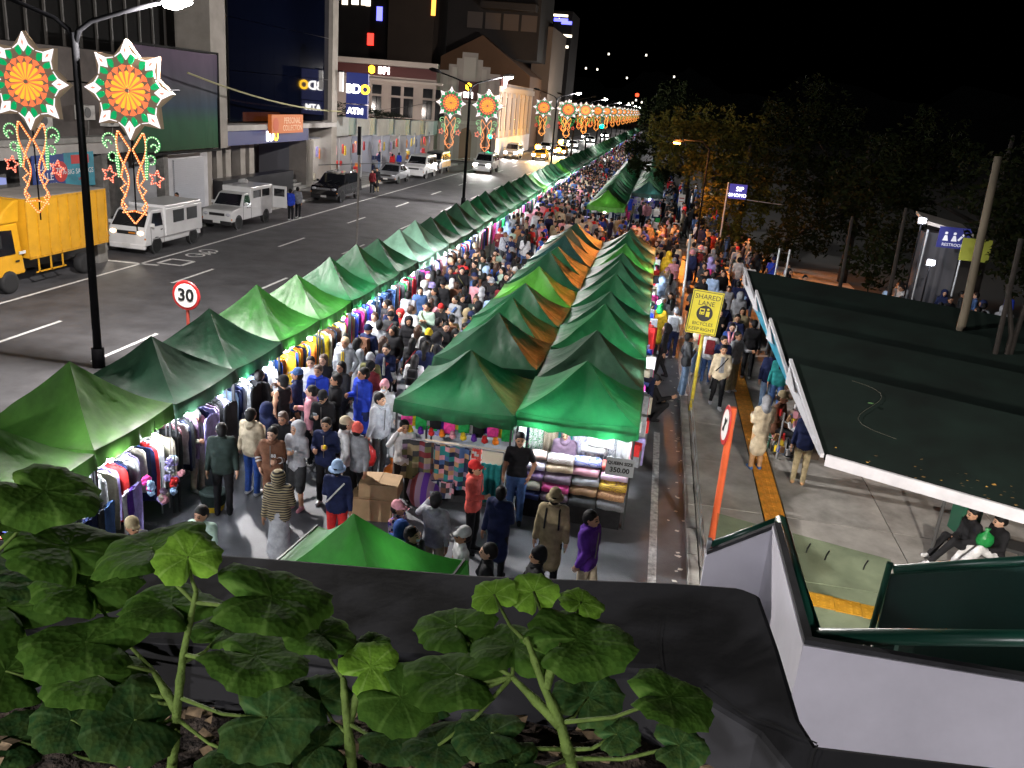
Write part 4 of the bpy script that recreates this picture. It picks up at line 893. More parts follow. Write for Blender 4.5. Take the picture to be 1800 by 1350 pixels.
GC = {}
def garment(kind, col, x, y, z, rz, where, s=1.0, grp='clothes hanging in the stalls'):
    GC[(kind, col, where)] = q_ = GC.get((kind, col, where), -1)+1
    o = link(GN[kind], GM[(kind, random.randrange(3))], None, (x, y, z), (0, 0, rz)); o.scale = (1.0, s, s)
    o.material_slots[0].link = 'OBJECT'; o.material_slots[0].material = cloth(col)
    return tag(o, '%s%s %s hanging %s' % ('' if q_ == 0 else nth(q_)+' ', col, {'coat': 'coat', 'shirt': 'shirt', 'trousers': 'pair of trousers', 'dress': 'long dress'}[kind], where), 'garment', grp+', '+where+', '+col+' '+kind)
railm = mat('clothes rail', (.4, .4, .42), .35, metal=.8)
def rail(x0, y0, x1, y1, z, lab):
    t = empty('clothes_rail', ((x0+x1)/2, (y0+y1)/2, 0), math.atan2(y1-y0, x1-x0), lab, 'clothes rail'); L = math.hypot(x1-x0, y1-y0)
    MB().tube([(-L/2, 0, z), (L/2, 0, z)], .016, 6).build('bar', railm, t)
    for s in (-1, 1): MB().tube([(s*L/2, 0, 0), (s*L/2, 0, z)], .016, 6).build('upright', railm, t)
    return t
def stall_table(x, y, dx, dy, h, col, lab):
    t = empty('stall_table', (x, y, 0), 0, lab, 'table', 'goods tables of the market')
    MB().box((0, 0, h), (dx, dy, .04)).build('table_top', mat('table board', (.2, .15, .1), .7), t)
    MB().box((0, 0, h/2-.02), (dx*.97, dy*.97, h-.08)).build('table_skirt', cloth(col), t)
    return t
themes = {-1: ('dark striped clothes', ['navy', 'white', 'red', 'charcoal', 'white'], 'coat'), 0: ('varsity jackets', ['white', 'cream', 'red', 'white', 'lavender', 'navy'], 'coat'), 1: ('dark jackets', ['charcoal', 'navy', 'black', 'pink', 'lavender', 'charcoal', 'black', 'white', 'mauve'], 'coat'), 2: ('pale tops', ['pale blue', 'white', 'light grey', 'navy'], 'shirt'),
          3: ('bright shirts', ['blue', 'orange', 'yellow', 'orange', 'yellow', 'navy'], 'shirt'), 4: ('long coats', ['yellow', 'brown', 'cream', 'denim blue', 'charcoal'], 'coat'), 5: ('jumpers', ['hot pink', 'white', 'royal blue', 'orange', 'black', 'purple', 'blue', 'cream'], 'shirt'), 6: ('jeans', ['denim blue', 'navy', 'denim blue', 'light denim'], 'trousers'),
          7: ('hooded tops', ['white', 'green', 'charcoal', 'red'], 'shirt'), 8: ('dark shirts', ['hot pink', 'navy', 'black', 'charcoal'], 'shirt'), 9: ('dresses', ['navy', 'lavender', 'white', 'pink'], 'dress'), 10: ('coats', ['brown', 'black', 'grey'], 'coat'), 11: ('tops', ['white', 'blue', 'red'], 'shirt')}
for k in range(-1, 12):
    y = LY0+LP*k; nm, cols, kd = themes[k]; where = 'in the roadside stall of %s' % nm
    rail(-7.75, y-.95, -7.75, y+.95, 1.55, 'chrome clothes rail of %s in the roadside row' % nm)
    n = 15 if kd != 'trousers' else 17
    for i in range(n):
        yy = y-.88+1.76*i/(n-1); garment(kd, cols[(i*3+i//2) % len(cols)], -7.75+random.uniform(-.05, .05), yy, 1.5+random.uniform(-.02, .02), PI/2+random.uniform(-.45, .45), where, random.uniform(.82, 1.08))
    for i in range(6):                       # second rail at the back, garments face on
        garment(['coat', 'shirt', 'dress'][i % 3], cols[i % len(cols)], -9.2, y-.9+i*.36, 1.7, random.uniform(-.2, .2), 'at the back of the roadside stall of %s' % nm)
    if k < 8: stall_table(-8.5, y, .8, 1.8, .6, ['navy', 'charcoal', 'white', 'grey'][k % 4], 'low cloth covered table in the stall of %s' % nm)
    for i, dy in enumerate((-.55, .5)): bulb(-7.62+.1*i, y+dy, 1.66, '%s glowing bare bulb over the roadside stall of %s' % (['nearer', 'farther'][i], nm))
gstuff = MB(); gm = [cloth(c) for c in ('black', 'navy', 'white', 'hot pink', 'royal blue', 'grey', 'red', 'cream', 'green', 'lavender')]
r_ = random.Random(11)
for k in range(12, NL):
    y = LY0+LP*k
    for i in range(14 if k < 40 else 7):
        gstuff.box((-7.8+r_.uniform(-.1, .1), y+r_.uniform(-.95, .95), 1.1), (.35, .12 if k < 40 else .3, .85), m=r_.randrange(10))
    if k < 34 or k % 3 == 0: bulb(-7.6, y, 1.72, 'white bulb at the front of the %s far roadside tent' % nth(k), k > 18)
    if k < 30: bulb(-7.6, y+1.0, 1.72, 'white bulb between the %s and next far roadside tents' % nth(k), k > 18)
tag(gstuff.build('clothing_stock', gm), 'colourful clothes packed along the far roadside stalls', 'clothes', kind='stuff')
# pompom bags and soft toys at the first stall
def pompom(x, y, z, cols, lab):
    t = empty('pompom_bunch', (x, y, z), 0, lab, 'toy'); rr = random.Random(int(abs(y*100)))
    MB().tube([(0, 0, .5), (0, 0, 0)], .006, 4).build('string', polem, t)
    for i in range(7):
        mb = MB(); rr2 = .055+rr.random()*.02; c_ = Vector((rr.uniform(-.08, .08), rr.uniform(-.09, .09), rr.uniform(-.28, .02)))
        for q in range(14): a = Vector((rr.gauss(0, 1), rr.gauss(0, 1), rr.gauss(0, 1))).normalized(); mb.ico(c_+a*rr2*.6, rr2*.5)
        mb.build('pompom', cloth(cols[i % len(cols)]), t, smooth=True)
pc = atX(265, 830, -7.2); pompom(-7.2, pc.y, 1.25, ['pale blue', 'hot pink', 'hot pink', 'pale blue'], 'bunch of pink and blue pompoms hung at the first stall')
pc = atX(300, 790, -7.2); pompom(-7.2, pc.y, 1.35, ['lavender', 'light grey', 'pale blue', 'lavender'], 'bunch of lavender plush bags hung at the first stall corner')
pc = atX(285, 870, -7.15); pompom(-7.15, pc.y, .95, ['pink', 'lavender', 'cream', 'mauve'], 'cluster of small pink plush bags below the pompoms')
pc = atX(308, 845, -7.1); pompom(-7.1, pc.y, 1.1, ['lavender', 'pale blue', 'red', 'pink'], 'cluster of lavender and red plush bags at the stall corner')
for i, (c, u, v) in enumerate([('purple', 230, 840), ('lavender', 240, 845), ('white', 222, 850), ('charcoal', 180, 870), ('navy', 165, 880), ('navy', 150, 885), ('denim blue', 190, 875)]):
    p = atX(u, v, -7.42); garment('trousers', c, -7.42, p.y, 1.15, .2, 'low at the first roadside stall front')
# big dark display coat facing the aisle
for u, v, c in ((405, 715, 'charcoal'), (372, 735, 'lavender'), (452, 690, 'black')):
    p = atX(u, v, -7.35); garment('coat', c, -7.35, p.y, 1.55, 0, 'facing the aisle on the tent corner post')
p = atX(752, 480, -7.3); garment('shirt', 'hot pink', -7.3, p.y, 1.6, 0, 'high on the post of the aisle stalls', .9)
p = atX(728, 505, -7.35); garment('shirt', 'red', -7.35, p.y, 1.6, 0, 'next to the hot pink one on the aisle post', .9)
# centre-left front stall: patchwork quilts on a rail, toys above
def checkmat(name, cols, sc, rough=.85):
    if name in MATS: return MATS[name]
    m = bpy.data.materials.new(name); m.use_nodes = True; nt = m.node_tree; b = nt.nodes['Principled BSDF']; b.inputs['Roughness'].default_value = rough
    tc = nt.nodes.new('ShaderNodeTexCoord'); mp = nt.nodes.new('ShaderNodeMapping'); mp.inputs['Scale'].default_value = sc; nt.links.new(tc.outputs['Object'], mp.inputs['Vector'])
    fl = nt.nodes.new('ShaderNodeVectorMath'); fl.operation = 'FLOOR'; nt.links.new(mp.outputs[0], fl.inputs[0]); wn = nt.nodes.new('ShaderNodeTexWhiteNoise'); nt.links.new(fl.outputs[0], wn.inputs['Vector'])
    rp = nt.nodes.new('ShaderNodeValToRGB'); rp.color_ramp.interpolation = 'CONSTANT'
    for i, c in enumerate(cols):
        e = rp.color_ramp.elements[i] if i < 2 else rp.color_ramp.elements.new(i/len(cols)); e.position = i/len(cols); e.color = (*CL[c], 1)
    nt.links.new(wn.outputs['Value'], rp.inputs[0]); nt.links.new(rp.outputs[0], b.inputs['Base Color']); MATS[name] = m; return m
rail(-4.15, 14.02, -2.1, 14.02, 1.30, 'front rail of patchwork quilts on the inner stall')
def quilt(x, w_, z0, z1, m, lab, y=13.98):
    mb = MB(); n = 14; vs = []
    for j in range(7):
        for i in range(n+1): vs.append((x+w_*i/n, y+.03*math.sin(i*1.5+x*3)+(-.05 if j == 6 else 0), z1+(z0-z1)*j/6))
    mb.add(vs, [(j*(n+1)+i, j*(n+1)+i+1, (j+1)*(n+1)+i+1, (j+1)*(n+1)+i) for j in range(6) for i in range(n)])
    o = mb.build('quilt', m, smooth=True); md = o.modifiers.new('s', 'SOLIDIFY'); md.thickness = .02; tag(o, lab, 'quilt', 'quilts on the inner stall front')
quilt(-4.12, .72, .55, 1.3, checkmat('patchwork dark', ['brown', 'charcoal', 'maroon', 'khaki', 'mauve', 'olive'], (9, 9, 9)), 'dark brown patchwork quilt hung at the stall corner')
quilt(-3.38, .68, .48, 1.3, checkmat('patchwork blue', ['navy', 'tan', 'denim blue', 'mauve', 'teal', 'pink', 'charcoal'], (11, 11, 11)), 'blue and tan patchwork quilt hung mid front')
quilt(-3.75, .8, .30, .62, checkmat('patchwork pale', ['mauve', 'navy', 'light grey', 'brown', 'pink', 'charcoal'], (10, 10, 10)), 'pale patchwork quilt folded low on the stall front', 13.90)
quilt(-2.68, .16, .62, 1.32, checkmat('check red', ['red', 'white', 'coral'], (22, 22, 22)), 'narrow red and white checked cloth on the stall front', 13.97)
quilt(-2.50, .36, .3, 1.05, cloth('teal'), 'teal towel hung low at the stall end', 14.0)
for i in range(22):
    c = ['hot pink', 'yellow', 'red', 'green', 'white', 'orange', 'black', 'purple', 'pale blue'][i % 9]; x = -4.0+.09*i
    garment('shirt', c, x, 14.25+.12*(i % 3), 1.78-.05*(i % 2), PI/2+.2, 'in the colourful toy row of the first inner stall', .45)
for i in range(9):
    o = MB().ico((0, 0, 0), (.07, .07, .06)).ico((.0, -.03, .07), .05).build('plush_toy', cloth(['yellow', 'purple', 'red', 'orange', 'pink'][i % 5]), None, (-3.9+.2*i, 14.15, 1.42), smooth=True); tag(o, 'small %s plush toy, %s along the quilt rail' % (['yellow', 'purple', 'red', 'orange', 'pink'][i % 5], nth(i)), 'toy', 'plush toys on the quilt rail')
stall_table(-3.1, 14.9, 1.7, 1.2, .7, 'charcoal', 'dark table behind the hanging quilts')
o = MB().lathe([(.02, 0), (.25, .08), (.34, .3), (.30, .5), (.16, .66), (.05, .72)], seg=16).build('striped_sack', checkmat('stripe sack', ['mauve', 'purple', 'maroon', 'navy', 'orange'], (9, .01, .01)), None, gp(745, 890), smooth=True); tag(o, 'bulging striped sack on the ground under the quilts', 'sack')
def shirt_bag(loc, col, lab, s=1.0):
    o = MB().lathe([(.02, 0), (.13, .02), (.17, .14), (.15, .27), (.05, .36), (.03, .40), (.06, .46)], seg=14).build('plastic_bag', mat('bag '+col, CL[col], .3, var=.2, vscale=9, bump=.5, bscale=18, trans=.3), None, loc, smooth=True); o.scale = (s, s*.8, s); tag(o, lab, 'bag'); return o
shirt_bag(gp(689, 850), 'orange', 'orange plastic bag standing by the tent leg', 1.15)
# cardboard boxes
cb = mat('cardboard', (.36, .24, .13), .8, var=.15, vscale=4)
for i, (u, v, z, d, rz, lab) in enumerate([(655, 905, 0, (.75, .5, .42), .15, 'large brown cardboard box on the ground by the crowd'), (668, 905, .42, (.7, .5, .28), .1, 'cardboard carton stacked on the large brown box')]):
    t = empty('cardboard_box', gp(u, v)+Vector((0, 0, z)), rz, lab, 'box'); MB().box((0, 0, d[2]/2), d).build('carton', cb, t, bevel=.01); MB().box((0, -.0, d[2]+.004), (d[0]*.98, .05, .004)).build('tape', mat('tape', (.5, .4, .25), .3), t)
    for s in (-1, 1): MB().box((s*d[0]*.25, 0, d[2]+.02), (d[0]*.49, d[1]*.96, .015), ry=s*.08).build('flap', cb, t)
# centre-right front stall: folded blankets
def blanket_mesh(v):
    mb = MB(); N = 12; prof = []
    for i in range(N): a = 2*PI*i/N; prof.append((.17*np.sign(math.cos(a))*abs(math.cos(a))**.55, .062*np.sign(math.sin(a))*abs(math.sin(a))**.6+.062))
    for i in range(N): pass
    vs = []; K = 7
    for k in range(K):
        x = -.24+.48*k/(K-1); q = 1 if 0 < k < K-1 else .9
        for (y, z) in prof: vs.append((x, y*q+.008*math.sin(k*2+v), z*q+.006*math.sin(k*1.7+v*2+y*9)))
    fs = [(k*N+i, k*N+(i+1) % N, (k+1)*N+(i+1) % N, (k+1)*N+i) for k in range(K-1) for i in range(N)]+[tuple(range(N))[::-1], tuple((K-1)*N+i for i in range(N))]
    mb.add(vs, fs); me = mb.mesh('blanket', [cloth('white')], True); return me
BL = [blanket_mesh(i) for i in range(3)]
def pat(name, c1, c2, kind, sc):
    if name in MATS: return MATS[name]
    m = bpy.data.materials.new(name); m.use_nodes = True; nt = m.node_tree; b = nt.nodes['Principled BSDF']; b.inputs['Roughness'].default_value = .9
    tc = nt.nodes.new('ShaderNodeTexCoord'); mp = nt.nodes.new('ShaderNodeMapping'); mp.inputs['Scale'].default_value = (sc, sc, sc); nt.links.new(tc.outputs['Object'], mp.inputs[0])
    if kind == 'dots': tx = nt.nodes.new('ShaderNodeTexVoronoi'); o_ = 'Distance'; tx.inputs['Randomness'].default_value = .15
    elif kind == 'stripe': tx = nt.nodes.new('ShaderNodeTexWave'); o_ = 'Fac'; tx.inputs['Distortion'].default_value = 1.2; tx.bands_direction = 'DIAGONAL'
    else: tx = nt.nodes.new('ShaderNodeTexNoise'); o_ = 'Fac'; tx.inputs['Detail'].default_value = 3
    nt.links.new(mp.outputs[0], tx.inputs['Vector']); rp = nt.nodes.new('ShaderNodeValToRGB'); rp.color_ramp.elements[0].position = .42; rp.color_ramp.elements[1].position = .5; rp.color_ramp.elements[0].color = (*CL[c1], 1); rp.color_ramp.elements[1].color = (*CL[c2], 1)
    nt.links.new(tx.outputs[o_], rp.inputs[0]); nt.links.new(rp.outputs[0], b.inputs['Base Color']); MATS[name] = m; return m
pats = [[('cream floral', pat('cream floral', 'pink', 'cream', 'noise', 18)), ('white dotted', pat('white dotted', 'brown', 'white', 'dots', 20)), ('blue dotted', pat('blue dotted', 'white', 'royal blue', 'dots', 14)), ('coral', cloth('coral'))],
        [('pale pink', pat('pale pink', 'lavender', 'white', 'noise', 16)), ('tan leaf', pat('tan leaf', 'brown', 'beige', 'noise', 22)), ('pink lattice', pat('pink lattice', 'mauve', 'pink', 'stripe', 9)), ('pale blue and pink striped', pat('pblue', 'pale blue', 'pink', 'stripe', 5))],
        [('mauve', pat('mauve mix', 'purple', 'mauve', 'noise', 14)), ('dark pink striped', pat('dpink', 'black', 'mauve', 'stripe', 8)), ('grey lattice', pat('greyl', 'charcoal', 'light grey', 'stripe', 8)), ('brown dotted', pat('brown dot', 'yellow', 'brown', 'dots', 16))],
        [('black and cream', pat('bc', 'black', 'cream', 'stripe', 8)), ('black and pink', pat('bp', 'black', 'hot pink', 'stripe', 6)), ('brown and black', pat('bb', 'black', 'tan', 'stripe', 7)), ('rust', pat('rust', 'brown', 'tan', 'noise', 12))],
        [('navy', cloth('navy')), ('dark striped', pat('ds', 'black', 'mauve', 'stripe', 12)), ('black', cloth('charcoal')), ('grey striped', pat('gs', 'black', 'grey', 'stripe', 9))]]
stall_table(-.88, 14.62, 2.0, .85, .5, 'black', 'black draped table under the folded blankets')
for row in range(5):
    for c_ in range(4):
        nm, m = pats[row][c_]; z = 1.06-row*.14; y = 14.75-row*.12
        for q in range(1 if row < 4 else 1):
            o = link('folded_blanket', BL[(row+c_) % 3], None, (-1.64+c_*.51+random.uniform(-.02, .02), y-.16+random.uniform(-.03, .03), z-.02), (random.uniform(-.1, .1), random.uniform(-.04, .04), random.uniform(-.08, .08))); o.material_slots[0].link = 'OBJECT'; o.material_slots[0].material = m; o.scale = (1.02, 1, 1.05)
            tag(o, '%s folded blanket in the %s tier of the blanket stall' % (nm, ORD[row]), 'blanket', 'folded blankets on the front stall')
for c_ in range(4):      # the supporting stepped stand
    pass
t = empty('display_stand', (-.88, 14.75, .5), 0, 'stepped stand carrying the folded blankets', 'stand')
for row in range(5): MB().bb((-1.0, -.18-row*.12+.06, 0), (1.0, .2-row*.12+.06, 1.02-row*.14-.5)).build('step', mat('stand dark', (.04, .04, .04), .8), t)
o = link('folded_blanket', BL[0], None, (-.55, 14.95, 1.18)); o.material_slots[0].link = 'OBJECT'; o.material_slots[0].material = pat('bw dash', 'black', 'white', 'stripe', 11); tag(o, 'black and white zigzag folded blanket on top of the tiers', 'blanket', 'folded blankets on the front stall')
o = link('folded_blanket', BL[1], None, (-.45, 15.0, 1.3)); o.material_slots[0].link = 'OBJECT'; o.material_slots[0].material = cloth('white'); tag(o, 'white folded blanket at the very top of the stall', 'blanket', 'folded blankets on the front stall')
def drape(x, y, w_, z0, z1, m, lab, rz=0.0):
    mb = MB(); n = 10; vs = []
    for j in range(6):
        for i in range(n+1): vs.append((-w_/2+w_*i/n, .025*math.sin(i*1.8+x*5), z1+(z0-z1)*j/5))
    mb.add(vs, [(j*(n+1)+i, j*(n+1)+i+1, (j+1)*(n+1)+i+1, (j+1)*(n+1)+i) for j in range(5) for i in range(n)]); o = mb.build('hanging_blanket', m, None, (x, y, 0), (0, 0, rz), smooth=True); md = o.modifiers.new('s', 'SOLIDIFY'); md.thickness = .015; tag(o, lab, 'blanket', 'blankets hung at the back of the front stall')
for i, (nm, m) in enumerate([('white and green patterned', pat('wgp', 'green', 'white', 'noise', 9)), ('cream spotted', pat('csp', 'brown', 'cream', 'dots', 16)), ('teal', cloth('teal')), ('white floral', pat('wfl', 'lavender', 'white', 'noise', 10)), ('pale pink floral', pat('ppf', 'pink', 'white', 'noise', 12)), ('white with blue dots', pat('wbd', 'navy', 'white', 'dots', 7)), ('white striped', pat('wst', 'light grey', 'white', 'stripe', 5))]):
    drape(-1.75+i*.29, 15.75, .28, .7, 1.86, m, '%s blanket hung at the back of the blanket stall' % nm)
drape(-1.93, 14.9, 1.2, .6, 1.75, pat('wgp', 'green', 'white', 'noise', 9), 'patterned blanket hung along the side of the blanket stall', PI/2)
drape(.13, 15.0, .8, .5, 1.7, cloth('pink'), 'pink blanket hung on the kerb side of the blanket stall', PI/2)
t = empty('price_sign', (-.02, 14.05, 1.32), 0, 'grey hand written cardboard price sign at the blanket stall', 'sign'); MB().bb((-.26, 0, -.17), (.24, .02, .17)).build('card', mat('grey card', (.25, .27, .29), .8), t); ink = mat('marker ink', (.01, .01, .012), .7); text('QUEEN SIZE', .082, ink, t, facing((-.01, -.006, .07)), .002, bold=.003); text('350.00', .13, ink, t, facing((-.01, -.006, -.06)), .002, bold=.004)
for x, y in ((-1.5, 14.5), (-.9, 14.9), (-.3, 14.45), (-3.6, 14.6), (-2.7, 14.7)): bulb(x, y, 1.72, 'glowing bulb inside the %s' % ('quilt stall' if x < -2 else 'blanket stall')+(' near its front' if y < 14.65 else ' near its middle')+('' if x in (-1.5, -.9, -3.6, -2.7) else ', kerb end'))
# goods strip along kerb side and centre gap of the double row
gs2 = MB(); r_ = random.Random(4)
for i in range(460):
    y = r_.uniform(16.2, 36); x = r_.choice([.16, .2, .24]) if i % 3 else r_.uniform(-2.1, -1.9)
    gs2.box((x+r_.uniform(-.1, .1), y, r_.uniform(.4, 1.5)), (.3, .16, r_.uniform(.2, .6)), rz=r_.uniform(-.4, .4), m=r_.randrange(10))
for i in range(260):
    gs2.box((-4.1+r_.uniform(-.2, .15), r_.uniform(16.5, 36), r_.uniform(.4, 1.5)), (.3, .16, r_.uniform(.2, .6)), rz=r_.uniform(-.4, .4), m=r_.randrange(10))
for i in range(260):
    gs2.box((r_.choice([-3.8, .1, -1.8])+r_.uniform(-.2, .15), r_.uniform(50.2, 100), r_.uniform(.4, 1.5)), (.3, .3, r_.uniform(.2, .6)), m=r_.randrange(10))
for i in range(60): gs2.box((r_.uniform(-1.7, .2), 60.6+r_.uniform(0, .5), r_.uniform(.3, 1.6)), (.25, .2, .25), m=r_.choice([2, 4, 5, 9]))
for i in range(40): gs2.box((r_.uniform(-3.7, -1.9), 50.0+r_.uniform(0, .5), r_.uniform(.3, 1.2)), (.25, .2, .2), m=r_.choice([2, 7, 5, 9]))
tag(gs2.build('stacked_stock', gm), 'mixed goods piled along the sides of the double tent row', 'goods', kind='stuff')
for i in range(1, 10):
    for X in (-3.6, -.3):
        y = (LYs if X < -2 else RYs)[i]; bulb(X+(-.25 if X < -2 else .25), y, 1.74, 'white bulb inside the %s tent of the %s row' % (nth(i), 'inner' if X < -2 else 'kerb side'), i > 5)
for i in range(0, 20, 2): bulb(-2.9, 50.6+2.15*i, 1.6, 'white bulb under the %s inner tent past the crossing' % nth(i), True); bulb(-.5, 61+2.15*i, 1.6, 'white bulb under the %s kerb tent past the crossing' % nth(i), True)
for i in range(10): bulb(.02, RYs[i]-.3, 1.62, 'white bulb on the kerb side edge of the %s kerb tent' % nth(i), i > 6)
bulb(.45, 25.2, 2.0, 'bright lamp on the kerb side tent corner')
bulb(-2.9, 8.5, 1.9, 'bright bulb inside the tent below the parapet')
# ---------------------------------------------------------------- vehicles (front toward -Y, origin on the road under the middle)
tyre_m = mat('tyre rubber', (.012, .012, .013), .8); rim_m = mat('wheel rim', (.35, .35, .37), .35, metal=.7); carglass = mat('car glass', (.008, .009, .011), .08, spec=.9); chrome = mat('chrome', (.5, .5, .52), .2, metal=.9); blackp = mat('black trim', (.015, .015, .016), .5)
platem = mat('number plate', (.6, .6, .58), .5); headon = emis('headlight lit', (1, .96, .9), 70); headwarm = emis('headlight warm', (1, .55, .25), 8); headoff = mat('headlight off', (.45, .46, .5), .15, spec=.8); amber = mat('indicator amber', (.6, .2, .02), .3); tailm = mat('tail lamp', (.3, .01, .01), .3)
WH = {}
def wheel(par, x, y, r, wd, side):
    k = (r, wd)
    if k not in WH:
        WH[k] = (MB().lathe([(r*.62, -wd/2), (r*.93, -wd/2), (r, -wd*.3), (r, wd*.3), (r*.93, wd/2), (r*.62, wd/2)], seg=22, axis='X').mesh('tyre', tyre_m, True),
                 MB().lathe([(r*.63, -wd*.42), (r*.60, wd*.40), (r*.42, wd*.34), (r*.2, wd*.42), (r*.05, wd*.46)], seg=22, axis='X').mesh('rim', rim_m, True), MB().lathe([(r*.08, wd*.36), (r*.08, wd*.47)], seg=8, axis='X').mesh('hub', blackp))
    w_ = empty('wheel', (x, y, r)); w_.parent = par; w_.rotation_euler = (0, 0, 0 if side > 0 else PI)
    for nme, me in zip(('tyre', 'rim', 'hub'), WH[k]): link(nme, me, w_)
def shell(par, name, profile, halfw, m, bevel=.05, tumble=None):
    # side profile (y,z) extruded across; tumble=(z0,z1,k) narrows above the waist
    mb = MB().prism(profile, -halfw, halfw, 'X')
    if tumble:
        z0, z1, k = tumble; mb.v = [(x*(1-(1-k)*max(0, min(1, (z-z0)/(z1-z0)))), y, z) for x, y, z in mb.v]
    return mb.build(name, m, par, bevel=bevel)
def pane(par, name, pts, off, m=None):
    a = [Vector(p) for p in pts]; n = (a[1]-a[0]).cross(a[2]-a[0]).normalized()*off
    nn = len(a); mb = MB().add([p for p in a]+[p+n for p in a], [tuple(range(nn))[::-1], tuple(range(nn, 2*nn))]+[(i, (i+1) % nn, nn+(i+1) % nn, nn+i) for i in range(nn)])
    return mb.build(name, m or carglass, par)
def side_panes(par, name, pts, hw_f, off=.012):
    for s in (-1, 1):
        q = [(s*hw_f(z), y, z) for y, z in pts]; q = q if s < 0 else q[::-1]
        q2 = [Vector(p) for p in q]; n = (q2[1]-q2[0]).cross(q2[2]-q2[0])
        if n.x*s < 0: q = q[::-1]
        pane(par, name, q, off)
def vehicle(kind, loc, label, paintm, L, wb, r, hw_, prof, tumble, sidewins, windshield, rear=None, lights=('off', .7), grille=None, cat='car', rz=0.0, extra=None, ry0=None):
    t = empty(kind, loc, rz, label, cat)
    shell(t, 'body', prof, hw_, paintm, .045, tumble)
    def hwf(z):
        z0, z1, k = tumble; return hw_*(1-(1-k)*max(0, min(1, (z-z0)/(z1-z0))))
    for sw_ in sidewins: side_panes(t, 'side_window', sw_, hwf)
    (yb, zb), (yt, zt) = windshield; wb_, wt_ = hwf(zb)*.88, hwf(zt)*.86
    pane(t, 'windscreen', [(-wb_, yb, zb), (wb_, yb, zb), (wt_, yt, zt), (-wt_, yt, zt)], .015)
    yf = ry0 if ry0 is not None else -wb/2
    for y in (yf, yf+wb):
        for s in (-1, 1):
            wheel(t, s*(hw_-.09), y, r, .2, s)
            MB().lathe([(r*1.14, -.03), (r*1.14, .03)], (s*(hw_-.02), y, r*1.02), 20, axis='X').build('wheel_arch', blackp, t)
    fy_ = min(p[0] for p in prof); m_ = {'off': headoff, 'on': headon, 'warm': headwarm}[lights[0]]
    for s in (-1, 1):
        MB().ico((s*hw_*.74, fy_+.03, lights[1]), (.19, .07, .10) if lights[0] != 'on' else (.27, .1, .17)).build('headlight', m_, t, smooth=True)
        MB().box((s*(hw_+.10), windshield[0][0]+.25, zb+.08), (.18, .08, .15)).build('wing_mirror', paintm if cat != 'truck' else blackp, t, bevel=.02)
        MB().box((s*hw_*.96, fy_+.06, lights[1]-.22), (.06, .12, .07)).build('indicator', amber, t)
    MB().box((0, fy_-.005, lights[1]-.0), (hw_*1.0, .06, .13)).build('grille', grille or blackp, t)
    MB().box((0, fy_+.03, .36), (hw_*1.9, .16, .2)).build('bumper', blackp if cat != 'van' else paintm, t, bevel=.03)
    MB().box((0, fy_-.065, .42), (.38, .02, .13)).build('number_plate', platem, t)
    if lights[0] != 'off':
        for s in (-1, 1): spot('headlamp', (s*hw_*.74, fy_-.12, lights[1]), 60 if lights[0] == 'warm' else 500, (1, .9, .75) if lights[0] == 'warm' else (1, .97, .92), t, 80, .7, .06, (math.radians(82), 0, PI))
    for s in (-1, 1):
        for y in [sidewins[0][1][0]+.06, sidewins[0][0][0]-.02]: MB().box((s*(hw_+.002), y, .78), (.008, .014, .7)).build('door_seam', blackp, t)
        MB().box((s*(hw_+.006), sidewins[0][1][0]-.1, .98), (.02, .13, .035)).build('door_handle', blackp, t)
    for x in (-.3, .25): MB().tube([(x, windshield[0][0]-.02, zb+.02), (x+.28, windshield[0][0]*.75+windshield[1][0]*.25-.02, zb*.75+zt*.25+.03)], .009, 4).build('wiper', blackp, t)
    if extra: extra(t, hwf)
    return t
white = mat('white car paint', (.62, .62, .62), .3, var=.06, vscale=2, coat=.6); black_p = mat('black car paint', (.006, .006, .008), .15, coat=1.0); silver = mat('silver car paint', (.36, .37, .4), .28, metal=.5, coat=.6); yellowp = mat('yellow truck paint', (.62, .31, .012), .5, var=.14, vscale=1.2); grey_p = mat('grey car paint', (.12, .12, .13), .3, coat=.5)
# yellow box truck
t = empty('box_truck', (-21.2, 26.6, 0), 0, 'yellow box delivery truck with black and orange bumper parked at the kerb', 'truck')
MB().bb((-.98, -1.45, 1.0), (.98, 2.75, 2.95)).build('cargo_box', yellowp, t, bevel=.03)
for s in (-1, 1):
    for y in np.linspace(-1.45, 2.75, 9): MB().box((s*.99, y, 1.97), (.02, .05, 1.94)).build('box_rib', mat('truck rib', (.55, .27, .01), .5, var=.2), t)
    MB().box((s*.985, .65, 2.93), (.03, 4.24, .08)).build('roof_rail', MATS['truck rib'], t); MB().box((s*.985, .65, 1.02), (.03, 4.24, .08)).build('floor_rail', MATS['truck rib'], t)
MB().bb((-.98, -1.43, 2.96), (.98, 2.73, 3.0)).build('roof_tarp', mat('grey tarp', (.22, .2, .18), .8, var=.3, vscale=1), t)
cabp = [(-3.1, .55), (-3.1, 1.15), (-2.95, 1.4), (-2.72, 2.1), (-2.55, 2.2), (-1.62, 2.22), (-1.55, .55)]
shell(t, 'cab', cabp, .86, yellowp, .06, (1.2, 2.2, .88))
cw = lambda z: .86*(1-.12*max(0, min(1, (z-1.2)/1.0)))
side_panes(t, 'side_window', [(-2.78, 1.25), (-1.95, 1.25), (-1.95, 2.0), (-2.62, 2.05)], cw); pane(t, 'windscreen', [(-.74, -2.965, 1.42), (.74, -2.965, 1.42), (.66, -2.74, 2.1), (-.66, -2.74, 2.1)], .015)
mb = MB().prism([(-2.6, 2.22), (-1.6, 2.22), (-1.5, 2.95), (-1.75, 2.93), (-2.2, 2.65)], -.8, .8, 'X').build('wind_deflector', yellowp, t, bevel=.05)
MB().bb((-.9, -3.2, .38), (.9, -3.0, .72)).build('bumper', blackp, t); 
